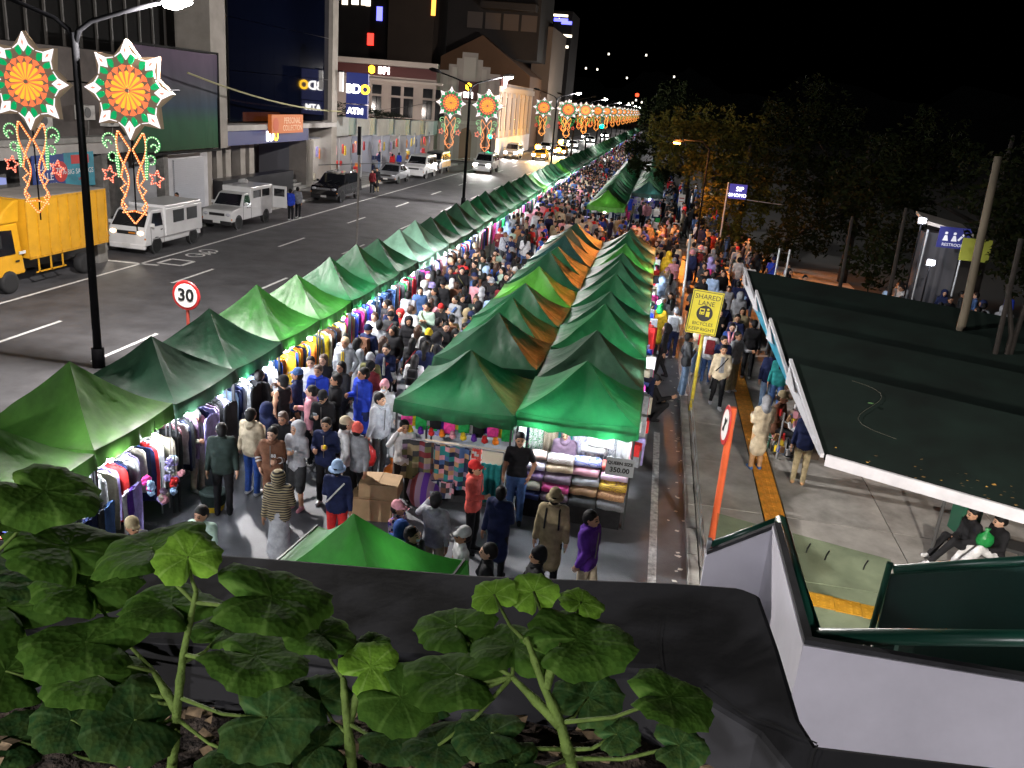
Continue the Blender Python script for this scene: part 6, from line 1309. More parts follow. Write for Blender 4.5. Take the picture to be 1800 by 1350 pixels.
def leafmat(name, c1, c2, vein):
    m = bpy.data.materials.new(name); m.use_nodes = True; nt = m.node_tree; b = nt.nodes['Principled BSDF']; b.inputs['Roughness'].default_value = .75; b.inputs['Specular IOR Level'].default_value = .04
    tc = nt.nodes.new('ShaderNodeTexCoord'); sp = nt.nodes.new('ShaderNodeSeparateXYZ'); nt.links.new(tc.outputs['Object'], sp.inputs[0])
    at = nt.nodes.new('ShaderNodeMath'); at.operation = 'ARCTAN2'; nt.links.new(sp.outputs['Y'], at.inputs[0]); nt.links.new(sp.outputs['X'], at.inputs[1])
    mu = nt.nodes.new('ShaderNodeMath'); mu.operation = 'MULTIPLY'; mu.inputs[1].default_value = 7; nt.links.new(at.outputs[0], mu.inputs[0]); co = nt.nodes.new('ShaderNodeMath'); co.operation = 'COSINE'; nt.links.new(mu.outputs[0], co.inputs[0])
    po = nt.nodes.new('ShaderNodeMapRange'); po.inputs[1].default_value = .86; po.inputs[2].default_value = 1.0; nt.links.new(co.outputs[0], po.inputs[0])
    nz = nt.nodes.new('ShaderNodeTexNoise'); nz.inputs['Scale'].default_value = 3.5; nz.inputs['Detail'].default_value = 6; nt.links.new(tc.outputs['Object'], nz.inputs['Vector'])
    r1 = nt.nodes.new('ShaderNodeValToRGB'); r1.color_ramp.elements[0].color = (*c1, 1); r1.color_ramp.elements[1].color = (*c2, 1); r1.color_ramp.elements[0].position = .35; r1.color_ramp.elements[1].position = .7; nt.links.new(nz.outputs['Fac'], r1.inputs[0])
    mx = nt.nodes.new('ShaderNodeMixRGB'); mx.inputs[2].default_value = (*vein, 1); m2 = nt.nodes.new('ShaderNodeMath'); m2.operation = 'MULTIPLY'; m2.inputs[1].default_value = .55; nt.links.new(po.outputs[0], m2.inputs[0]); nt.links.new(m2.outputs[0], mx.inputs[0]); nt.links.new(r1.outputs[0], mx.inputs[1]); nt.links.new(mx.outputs[0], b.inputs['Base Color'])
    n2 = nt.nodes.new('ShaderNodeTexVoronoi'); n2.inputs['Scale'].default_value = 9; nt.links.new(tc.outputs['Object'], n2.inputs['Vector']); bp = nt.nodes.new('ShaderNodeBump'); bp.inputs['Strength'].default_value = .12; bp.inputs['Distance'].default_value = .04; nt.links.new(n2.outputs['Distance'], bp.inputs['Height']); nt.links.new(bp.outputs[0], b.inputs['Normal'])
    tr = nt.nodes.new('ShaderNodeBsdfTranslucent'); nt.links.new(mx.outputs[0], tr.inputs['Color']); ms = nt.nodes.new('ShaderNodeMixShader'); ms.inputs[0].default_value = .45; nt.links.new(b.outputs[0], ms.inputs[1]); nt.links.new(tr.outputs[0], ms.inputs[2]); nt.links.new(ms.outputs[0], nt.nodes['Material Output'].inputs['Surface'])
    return m
lmats = [leafmat('geranium leaf', (.035, .085, .012), (.06, .125, .018), (.11, .2, .04)), leafmat('geranium young leaf', (.09, .19, .018), (.14, .27, .03), (.22, .36, .08)), leafmat('geranium old leaf', (.02, .06, .018), (.05, .085, .02), (.08, .14, .05))]
stemm = mat('geranium stem', (.065, .1, .02), .75, spec=.15, var=.25, vscale=40, bump=.3, bscale=60)
RGT, UPV = Vector(CR @ np.array([1, 0, 0])), Vector(CR @ np.array([0, -1, 0]))
def plant(label, stems, leaves):
    base = atY(*stems[0][0]); t = empty('geranium_plant', (base.x, base.y, 6.28), 0, label, 'plant', 'geraniums in the parapet planter')
    off = Vector((-base.x, -base.y, -6.28)); q0 = []
    for st in stems:
        q = [atY(*p)+off for p in st]; n = len(q); rr = [.0085-.0045*i/(n-1) for i in range(n)]; pts = []; rad = []
        for i in range(n-1):
            for k in range(6): f = k/6; pts.append(q[i].lerp(q[i+1], f)); rad.append((rr[i]*(1-f)+rr[i+1]*f)*(1+.22*(k == 3)))
        pts.append(q[-1]); rad.append(rr[-1])
        MB().tube(pts, rad, 8).build('stem', stemm, t, smooth=True); q0 += pts
    for i, L in enumerate(leaves):
        u, v, rp_, ratio, Y_ = L[:5]; kind = L[5] if len(L) > 5 else 0; phi = L[6] if len(L) > 6 else 0.0
        c_ = atY(u, v, Y_); D_ = (c_-Vector((0, 0, CAM_H))); dist = D_.length; R_ = rp_*.95*px(c_)[2]/F_PX; ratio = ratio*(.68 if ratio < .7 else .86); d_ = -D_.normalized()
        nrm = (d_*ratio+math.sqrt(max(0, 1-ratio**2))*(UPV*math.cos(phi)+RGT*math.sin(phi))).normalized()
        at_ = min(q0, key=lambda p: (p-(c_+off)).length+(.05 if p.z > (c_+off).z-.01 else 0)); toward = (at_-(c_+off)); ty = toward-nrm*(toward @ nrm if False else toward.dot(nrm))
        ty = ty.normalized() if ty.length > 1e-4 else UPV; yv = -ty; xv = yv.cross(nrm).normalized(); M = Matrix((xv, yv, nrm)).transposed().to_4x4()
        o = link('leaf', LM[(i*7+int(u)) % 4], t); o.matrix_local = Matrix.Translation(c_+off) @ M @ Matrix.Diagonal((R_, R_, R_, 1)); o.material_slots[0].link = 'OBJECT'; o.material_slots[0].material = lmats[kind]
        p0 = c_+off-nrm*.001; mid = p0.lerp(at_, .5)-Vector((0, 0, .012))
        if (p0-at_).length < .30: MB().tube([p0, mid, at_], [.0024, .0028, .0036], 6).build('petiole', stemm, t, smooth=True)
plant('tall geranium with broad scalloped leaves at the planter corner', [[(300, 1372, .98), (312, 1240, .99), (322, 1150, 1.0), (345, 1040, 1.02)], [(312, 1250, .99), (270, 1180, 1.0)]],
      [(330, 978, 62, .85, 1.06, 1, -.1), (265, 962, 105, .5, 1.12, 0, -.3), (478, 1048, 112, .5, 1.05, 0, .25), (120, 960, 110, .5, 1.15, 0, .2), (150, 1128, 112, .45, .98, 0, -.1), (300, 1062, 95, .33, 1.03, 0), (235, 1265, 92, .8, .95, 2, .3), (165, 1185, 92, .5, 1.0, 0), (450, 1152, 98, .34, 1.0, 0, .15), (470, 1262, 92, .85, .97, 2, -.2), (125, 1265, 72, .7, 1.0, 2), (10, 1180, 105, .6, .98, 0), (10, 1065, 110, .55, 1.08, 0), (150, 1030, 95, .5, 1.1, 0), (430, 1330, 88, .6, .92, 2), (60, 990, 85, .45, 1.16, 2), (20, 1300, 80, .6, .96, 2), (395, 1105, 60, .5, 1.08, 0)])
plant('single tall geranium leaf reaching above the left parapet', [[(-60, 1372, 1.05), (-40, 1150, 1.06), (-25, 990, 1.08)]], [(78, 862, 102, .62, 1.08, 0, .15), (-5, 900, 70, .5, 1.10, 0), (40, 1010, 80, .5, 1.12, 2)])
plant('small bushy geranium in the middle of the planter', [[(622, 1372, .98), (608, 1250, 1.0), (602, 1190, 1.02)], [(612, 1270, 1.0), (640, 1190, 1.03)]], [(652, 1172, 58, .9, 1.03, 1, .2), (565, 1115, 72, .36, 1.05, 0, .3), (705, 1225, 78, .88, 1.0, 0, .1), (655, 1128, 32, .6, 1.1, 0), (560, 1225, 62, .7, 1.04, 2), (690, 1290, 66, .7, .98, 2), (560, 1310, 60, .7, .97, 2)])
plant('spreading geranium with thick knotted stem near the crack', [[(1010, 1365, .97), (985, 1270, .99), (955, 1205, 1.0), (925, 1120, 1.03)], [(958, 1210, 1.0), (985, 1130, 1.04)], [(985, 1275, .99), (900, 1190, 1.02)]],
      [(868, 1045, 44, .72, 1.12, 1, -.3), (938, 1040, 46, .9, 1.14, 1), (1022, 1058, 44, .62, 1.14, 1, .3), (800, 1100, 76, .5, 1.1, 0, -.1), (1015, 1122, 106, .5, 1.05, 0, .1), (905, 1135, 88, .36, 1.06, 0), (800, 1185, 98, .45, 1.03, 0, -.1), (862, 1288, 70, .55, .97, 2), (770, 1310, 66, .6, .96, 2), (1178, 1225, 84, .5, 1.0, 0, .3), (1035, 1225, 66, .8, 1.04, 2), (905, 1345, 66, .45, .93, 2), (1085, 1290, 44, .8, 1.0, 2), (1195, 1310, 52, .9, .97, 2, .4), (745, 1230, 60, .6, 1.02, 2)])
# ---------------------------------------------------------------- dark right background: trees, fence, kiosk
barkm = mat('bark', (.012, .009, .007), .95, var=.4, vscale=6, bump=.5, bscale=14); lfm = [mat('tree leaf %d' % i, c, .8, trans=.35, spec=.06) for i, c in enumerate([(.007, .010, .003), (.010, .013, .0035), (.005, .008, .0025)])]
lfo = [mat('lamplit tree leaf %d' % i, c, .8, trans=.4, spec=.06) for i, c in enumerate([(.06, .055, .012), (.08, .075, .014), (.04, .04, .01)])]  # lamplight painted in: brighter, yellower leaves for the tree at the lamp
def tree(X, Y, h, label, blobs, nleaf, seed, lean=0.0):
    r_ = random.Random(seed); t = empty('roadside_tree', (X, Y, .1), 0, label, 'tree', 'trees beside the pavement')
    MB().tube([(0, 0, 0), (lean*.3, 0, h*.3), (lean*.7, .1, h*.65), (lean, 0, h)], [.24, .2, .15, .07], 9).build('trunk', barkm, t, smooth=True)
    lb_ = MB()
    for (bx, by, bz, br) in blobs: lb_.tube([(lean*.5, 0, h*.5), (bx*.5+lean*.3, by*.5, (bz+h*.5)/2+.2), (bx, by, bz)], [.10, .07, .03], 6)
    lb_.build('limbs', barkm, t, smooth=True)
    mb = MB(); tot = sum(b[3]**2 for b in blobs)
    for (bx, by, bz, br) in blobs:
        for _ in range(int(nleaf*br**2/tot)):
            d_ = Vector((r_.gauss(0, 1), r_.gauss(0, 1), r_.gauss(0, 1))).normalized(); q = br*(r_.random()**.45); cl = Vector((math.sin(d_.x*7+seed), math.cos(d_.y*6), math.sin(d_.z*8)))*.22*br
            p = Vector((bx, by, bz))+Vector((d_.x*q, d_.y*q, d_.z*q*.75))+cl; s = r_.uniform(.05, .12); a = Vector((r_.gauss(0, 1), r_.gauss(0, 1), r_.gauss(0, .7))).normalized(); b_ = a.cross(Vector((r_.gauss(0, 1), r_.gauss(0, 1), r_.gauss(0, 1)))).normalized()
            mb.add([p-a*s*1.5, p+b_*s*.55, p+a*s*1.5, p-b_*s*.55], [(0, 1, 2, 3)], r_.randrange(3))
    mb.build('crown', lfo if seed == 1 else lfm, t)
def at(u, v, Y): return atY(u, v, Y)
def blobsof(X, Y, lst): return [(at(u, v, Y+dy).x-X, dy, at(u, v, Y+dy).z-.1, r) for u, v, dy, r in lst]
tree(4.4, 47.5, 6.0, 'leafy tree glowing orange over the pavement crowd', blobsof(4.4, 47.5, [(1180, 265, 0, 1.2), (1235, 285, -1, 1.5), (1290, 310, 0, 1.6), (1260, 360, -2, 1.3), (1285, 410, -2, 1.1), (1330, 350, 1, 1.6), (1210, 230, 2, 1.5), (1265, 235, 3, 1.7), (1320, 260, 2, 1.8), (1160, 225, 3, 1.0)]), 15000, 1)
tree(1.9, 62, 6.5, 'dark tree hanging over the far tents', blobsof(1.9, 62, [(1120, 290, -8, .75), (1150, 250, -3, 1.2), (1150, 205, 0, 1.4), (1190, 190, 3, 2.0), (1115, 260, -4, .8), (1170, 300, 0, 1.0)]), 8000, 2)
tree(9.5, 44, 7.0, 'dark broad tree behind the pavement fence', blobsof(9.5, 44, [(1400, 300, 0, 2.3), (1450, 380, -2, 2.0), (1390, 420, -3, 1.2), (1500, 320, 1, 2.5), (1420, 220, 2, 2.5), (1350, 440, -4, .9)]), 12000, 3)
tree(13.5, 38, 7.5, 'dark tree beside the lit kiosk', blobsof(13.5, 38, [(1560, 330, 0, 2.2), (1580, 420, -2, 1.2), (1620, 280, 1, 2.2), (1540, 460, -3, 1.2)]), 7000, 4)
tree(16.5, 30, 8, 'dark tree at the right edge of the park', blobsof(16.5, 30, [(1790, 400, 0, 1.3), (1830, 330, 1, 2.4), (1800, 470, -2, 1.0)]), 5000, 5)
for i, (u, v, Y, hgt) in enumerate([(1475, 500, 33, 3.2), (1560, 520, 29, 4.0)]):
    p = gp(u, v, .1) if False else atY(u, v, Y); t = empty('young_tree', (p.x, Y, .1), 0, 'slim tree trunk behind the green fence, %s from the pavement' % ORD[i], 'tree', 'slim trunks behind the fence'); MB().tube([(0, 0, 0), (.05, 0, hgt*.5), (0, .1, hgt+1)], [.08, .07, .05], 8).build('trunk', barkm, t, smooth=True)
def fence(p, q, n, h, label, m, banner=None):
    p, q = Vector(p), Vector(q); t = empty('park_fence', p, 0, label, 'fence', 'fences along the park edge'); d = q-p
    for z in (.15, h): MB().tube([(0, 0, z), (d.x, d.y, z)], .025, 6).build('rail', m, t)
    for i in range(n+1): f = i/n; MB().tube([(d.x*f, d.y*f, 0), (d.x*f, d.y*f, h+.02)], .03 if i % 6 == 0 else .013, 6).build('post' if i % 6 == 0 else 'bar', m, t)
    if banner: MB().add([(d.x*.05, d.y*.05-.05, .12), (d.x*.75, d.y*.75-.05, .12), (d.x*.75, d.y*.75-.05, .45), (d.x*.05, d.y*.05-.05, .45)], [(0, 1, 2, 3)]).build('banner', banner, t)
fm = mat('fence paint', (.16, .17, .17), .5)
a, b_ = atY(1420, 505, 27.5), atY(1530, 530, 27); fence((a.x, 27.5, .5), (b_.x, 27, .4), 20, 1.25, 'grey barred fence with a banner above the awnings', fm, mat('fence banner', (.3, .2, .26), .7, var=.5, vscale=5))
a, b_ = atY(1552, 525, 24.5), atY(1700, 560, 24); fence((a.x, 24.5, .6), (b_.x, 24, .6), 26, 1.15, 'dark barred fence before the lit park', fm)
a, b_ = atY(1738, 600, 20), atY(1800, 612, 19.6); fence((a.x, 20, 1.0), (b_.x, 19.6, 1.0), 16, 1.3, 'pale barred fence at the frame edge', mat('fence pale', (.3, .28, .2), .5), mat('fence board', (.12, .25, .3), .6, var=.3))
p0, p1 = atY(1697, 545, 24), atY(1755, 275, 24); o = MB().tube([(p0.x, 24, .1), (p0.x, 24, p0.z), (p1.x, 24, p1.z)], [.12, .11, .09], 10).build('timber_pole', mat('weathered timber', (.09, .075, .052), .85, var=.3, vscale=3, stretch=(1, 1, .2)), smooth=True); tag(o, 'leaning weathered pole rising before the kiosk', 'pole')
for i, (u0, v0, u1, v1) in enumerate([(1750, 620, 1795, 420), (1778, 590, 1772, 500), (1785, 590, 1815, 500)]):
    a, b_ = atY(u0, v0, 21), atY(u1, v1, 21); o = MB().tube([(a.x, 21, .1), a, b_], .06, 8).build('prop_pole', barkm, smooth=True); tag(o, 'slanted wooden prop pole at the frame edge, %s of three' % ORD[i], 'pole', 'wooden props')
for i, (u, v) in enumerate([(1383, 470), (1362, 485)]):
    p = atY(u, v, 30); t = empty('steel_post', (p.x, 30, .1), 0, 'thin steel post by the park gate, %s of two' % ORD[i], 'post', 'gate posts'); MB().tube([(0, 0, 0), (0, 0, 3.2)], .035, 6).build('shaft', galv, t)
for i, (u, v) in enumerate([(1360, 490), (1378, 510)]):
    p = atY(u, v, 29.5-1.2*i); t = empty('barrier_panel', (p.x, p.y, .1), .9, 'metal barrier board leaning beside the pavement, %s of two' % ORD[i], 'barrier', 'barrier boards'); MB().bb((-.35, -.02, 0), (.35, .02, 1.5)).build('board', mat('barrier board', (.12, .1, .08), .6, var=.5, vscale=2), t); MB().bb((-.4, -.03, 0), (-.35, .03, 1.6)).build('frame_bar', galv, t); MB().bb((.35, -.03, 0), (.4, .03, 1.6)).build('frame_bar', galv, t)
# thin kerb-side posts and notice
for i, (u, v, u1, v1) in enumerate([(1192, 590, 1214, 412), (1195, 395, 1200, 330)]):
    a = gp(u, v); b_ = atY(u1, v1, a.y); o = MB().tube([a, b_], .045, 8).build('steel_pole', galv, smooth=True); tag(o, 'thin steel pole on the kerb, %s' % ('leaning, near the yellow sign' if i == 0 else 'carrying the white notice'), 'pole')
a = gp(1195, 395); b_ = atY(1198, 352, a.y); t = empty('notice_board', (b_.x, a.y-.08, b_.z), 0, 'white notice board on the kerb pole past the tents', 'sign'); MB().bb((-.22, 0, -.4), (.22, .02, .4)).build('board', mat('notice white', (.6, .58, .55), .6), t); MB().bb((-.17, -.004, -.1), (.17, 0, -.05)).bb((-.17, -.004, .1), (.17, 0, .18)).build('print_lines', mat('notice print', (.3, .04, .03), .6), t)
# sodium lamp in the tree
p = atY(1190, 250, 44); t = empty('sodium_lamp', (p.x, 44, 0), 0, 'orange sodium street lamp shining through the tree', 'street lamp'); MB().tube([(1.6, 0, .1), (1.6, 0, p.z-.2), (1.2, 0, p.z+.15), (.3, 0, p.z+.12)], [.05, .045, .035, .03], 8).build('pole', polem, t, smooth=True); MB().ico((.1, 0, p.z+.06), (.32, .14, .10)).build('lamp_head', polem, t, smooth=True); MB().ico((0, 0, p.z-.04), (.2, .1, .06)).build('lamp_lens', emis('sodium', (1, .36, .04), 60), t, smooth=True); spot('sodium_light', (0, 0, p.z-.15), 5600, (1, .29, .045), t, 145, .8, .2, (math.radians(-26), math.radians(-16), 0)); point('sodium_glow', (0, -.35, p.z+.1), 420, (1, .30, .045), t, .12)
# kiosk and signs
Yk = 34; a, b_ = atY(1628, 388, Yk), atY(1712, 412, Yk); t = empty('park_kiosk', ((a.x+b_.x)/2, Yk, 0), 0, 'small white roofed kiosk with blue restroom sign in the dark park', 'kiosk'); wk = (b_.x-a.x)/2
MB().add([(-wk, 0, a.z), (wk, 0, b_.z), (wk, 1.5, b_.z+.2), (-wk, 1.5, a.z+.2), (-wk, 0, a.z-.12), (wk, 0, b_.z-.12), (wk, 1.5, b_.z+.08), (-wk, 1.5, a.z+.08)], [(0, 1, 2, 3), (7, 6, 5, 4), (0, 4, 5, 1), (1, 5, 6, 2), (2, 6, 7, 3), (3, 7, 4, 0)]).build('roof', mat('kiosk roof', (.5, .45, .4), .6), t)
MB().bb((-wk*.75, .6, .1), (wk*.85, 1.4, b_.z-.15)).build('wall', mat('kiosk wall', (.08, .08, .09), .7), t); 
for x in (-wk*.8, wk*.75): MB().tube([(x, .1, .1), (x, .1, b_.z)], .04, 6).build('post', galv, t)
pp = atY(1676, 418, Yk); sg = MB().bb((-.55, -.03, -.38), (.55, .03, .38)).build('sign_board', emis('restroom blue', (.03, .035, .2), .35), t, (pp.x-t.location.x, -.05, pp.z)); 
ic = MB()
for x in (-.3, 0): ic.ico((x, -.05, .16), (.06, .01, .06)).prism([(x-.1, -.12), (x+.1, -.12), (x+.04, .08), (x-.04, .08)], -.055, -.045, 'Y')
ic.prism([(.18, -.1), (.36, .16), (.30, .2), (.12, -.06)], -.055, -.045, 'Y'); ic.build('pictogram', emis('sign white far', (.9, .9, 1), .35), sg); text('RESTROOM', .15, MATS['sign white far'], sg, facing((0, -.05, -.26)), .004)
def flood(u, v, Y, pw, lab):
    p = atY(u, v, Y); o = MB().ico((0, 0, 0), (.14, .05, .11)).box((0, .09, 0), (.3, .1, .24), m=1).build('flood_light', [emis('flood white', (.85, .88, 1), 55), blackp], None, p); tag(o, lab, 'floodlight'); spot('flood_lamp', (0, -.2, 0), pw, (.9, .92, 1), o, 150, .6, .1, (math.radians(55), 0, 0)); MB().tube([(0, .1, -.1), (0, .1, -p.z+.1)], .03, 6).build('post', polem, o)
flood(1622, 388, 33.5, 60, 'white floodlight on the kiosk roof corner'); flood(1637, 462, 32, 50, 'white floodlight low in front of the kiosk')
p = atY(1297, 337, 44); t = empty('lit_shop_sign', p, 0, 'small blue lit sign hanging at the tree edge', 'sign'); MB().bb((-.42, 0, -.35), (.42, .08, .35)).build('sign_box', emis('small sign blue', (.04, .03, .3), .5), t); text('SIP', .3, emis('small sign white', (.9, .9, 1), 3), t, facing((.08, -.02, .12)), .01); text('SIMOMO', .22, MATS['small sign white'], t, facing((0, -.02, -.18)), .01); MB().tube([(.5, .05, -.35), (2.2, .05, -.42)], .02, 5).build('sign_bracket', galv, t); MB().tube([(-.5, .05, -p.z), (-.5, .05, .4)], .04, 6).build('post', galv, t)
p = atY(1715, 440, 33); o = MB().bb((-.5, 0, -.4), (.5, .04, .4)).build('yellow_poster', mat('poster yellow', (.35, .38, .05), .7), None, p); tag(o, 'yellow poster fixed beside the leaning pole', 'poster')
# added pavement lamp behind the camera, lighting the stair wall
t = empty('added_pavement_lamp', (6.0, -13.0, .1), 0, 'added unseen street lamp lighting the footbridge stair', 'street lamp'); MB().tube([(0, 0, 0), (0, 0, 8.4), (-.6, .5, 8.7)], [.09, .07, .05], 8).build('pole', polem, t); MB().ico((-.8, .65, 8.68), (.3, .2, .08)).build('lamp_lens', lampw, t, smooth=True); spot('added_pavement_light', (-.85, .7, 8.5), 3600, (.97, .93, .98), t, 170, .4, .2, (math.radians(30), 0, 0))
o = MB().box((0, 0, 0), (.4, .15, .3), rx=-.3).ico((0, .1, -.03), (.16, .04, .1), m=1).build('added_bridge_floodlight', [polem, emis('added bridge flood', (1, .95, .9), 30)], None, (4.6, 3.3, 5.0)); tag(o, 'added unseen floodlight on the footbridge side lighting the pavement', 'floodlight'); spot('added_bridge_flood_light', (0, .2, -.05), 5600, (1, .92, .82), o, 58, .9, .15, (math.radians(74), 0, .02))  # added floodlight beside the stair, brightens the near pavement
# added lamp above the footbridge deck behind the camera, lighting planter and stair
t = empty('added_footbridge_lamp', (-3.5, -3.6, 5.0), 0, 'added footbridge deck lamp on a short post, unseen', 'lamp'); MB().tube([(0, 0, 0), (0, 0, 3.9), (.0, .4, 4.1)], .05, 8).build('post', polem, t); MB().ico((0, .55, 4.06), (.14, .25, .06)).build('lamp_lens', emis('deck lamp', (1, .95, 1), 12), t, smooth=True); spot('added_deck_light', (0, .6, 3.95), 950, (.96, .94, 1.0), t, 170, .5, .2)
MB().bb((-6, -4, 5.0), (6, -.6, 5.3)).build('footbridge_deck', concd)['kind'] = 'structure'
# ---------------------------------------------------------------- the people one can tell apart
def PZ(u, v, s=1.0, base=0.0, top=1.70): p = gp(u, v, base+top*s); return Vector((p.x, p.y, base))
def stripes(name, c1, c2, sc, axis=2):
    if name in MATS: return MATS[name]
    m = bpy.data.materials.new(name); m.use_nodes = True; nt = m.node_tree; b = nt.nodes['Principled BSDF']; b.inputs['Roughness'].default_value = .85
    tc = nt.nodes.new('ShaderNodeTexCoord'); wv = nt.nodes.new('ShaderNodeTexWave'); wv.bands_direction = 'Z' if axis == 2 else 'X'; wv.inputs['Scale'].default_value = sc; wv.inputs['Distortion'].default_value = 2.5; wv.inputs['Detail'].default_value = 2; nt.links.new(tc.outputs['Object'], wv.inputs['Vector'])
    rp = nt.nodes.new('ShaderNodeValToRGB'); rp.color_ramp.elements[0].position = .45; rp.color_ramp.elements[1].position = .55; rp.color_ramp.elements[0].color = (*CL[c1], 1); rp.color_ramp.elements[1].color = (*CL[c2], 1); nt.links.new(wv.outputs['Fac'], rp.inputs[0]); nt.links.new(rp.outputs[0], b.inputs['Base Color']); MATS[name] = m; return m
tiger = stripes('tiger knit', 'black', 'khaki', 7); plaid = checkmat('plaid shirt', ['pink', 'purple', 'light grey', 'navy'], (22, 22, 22))
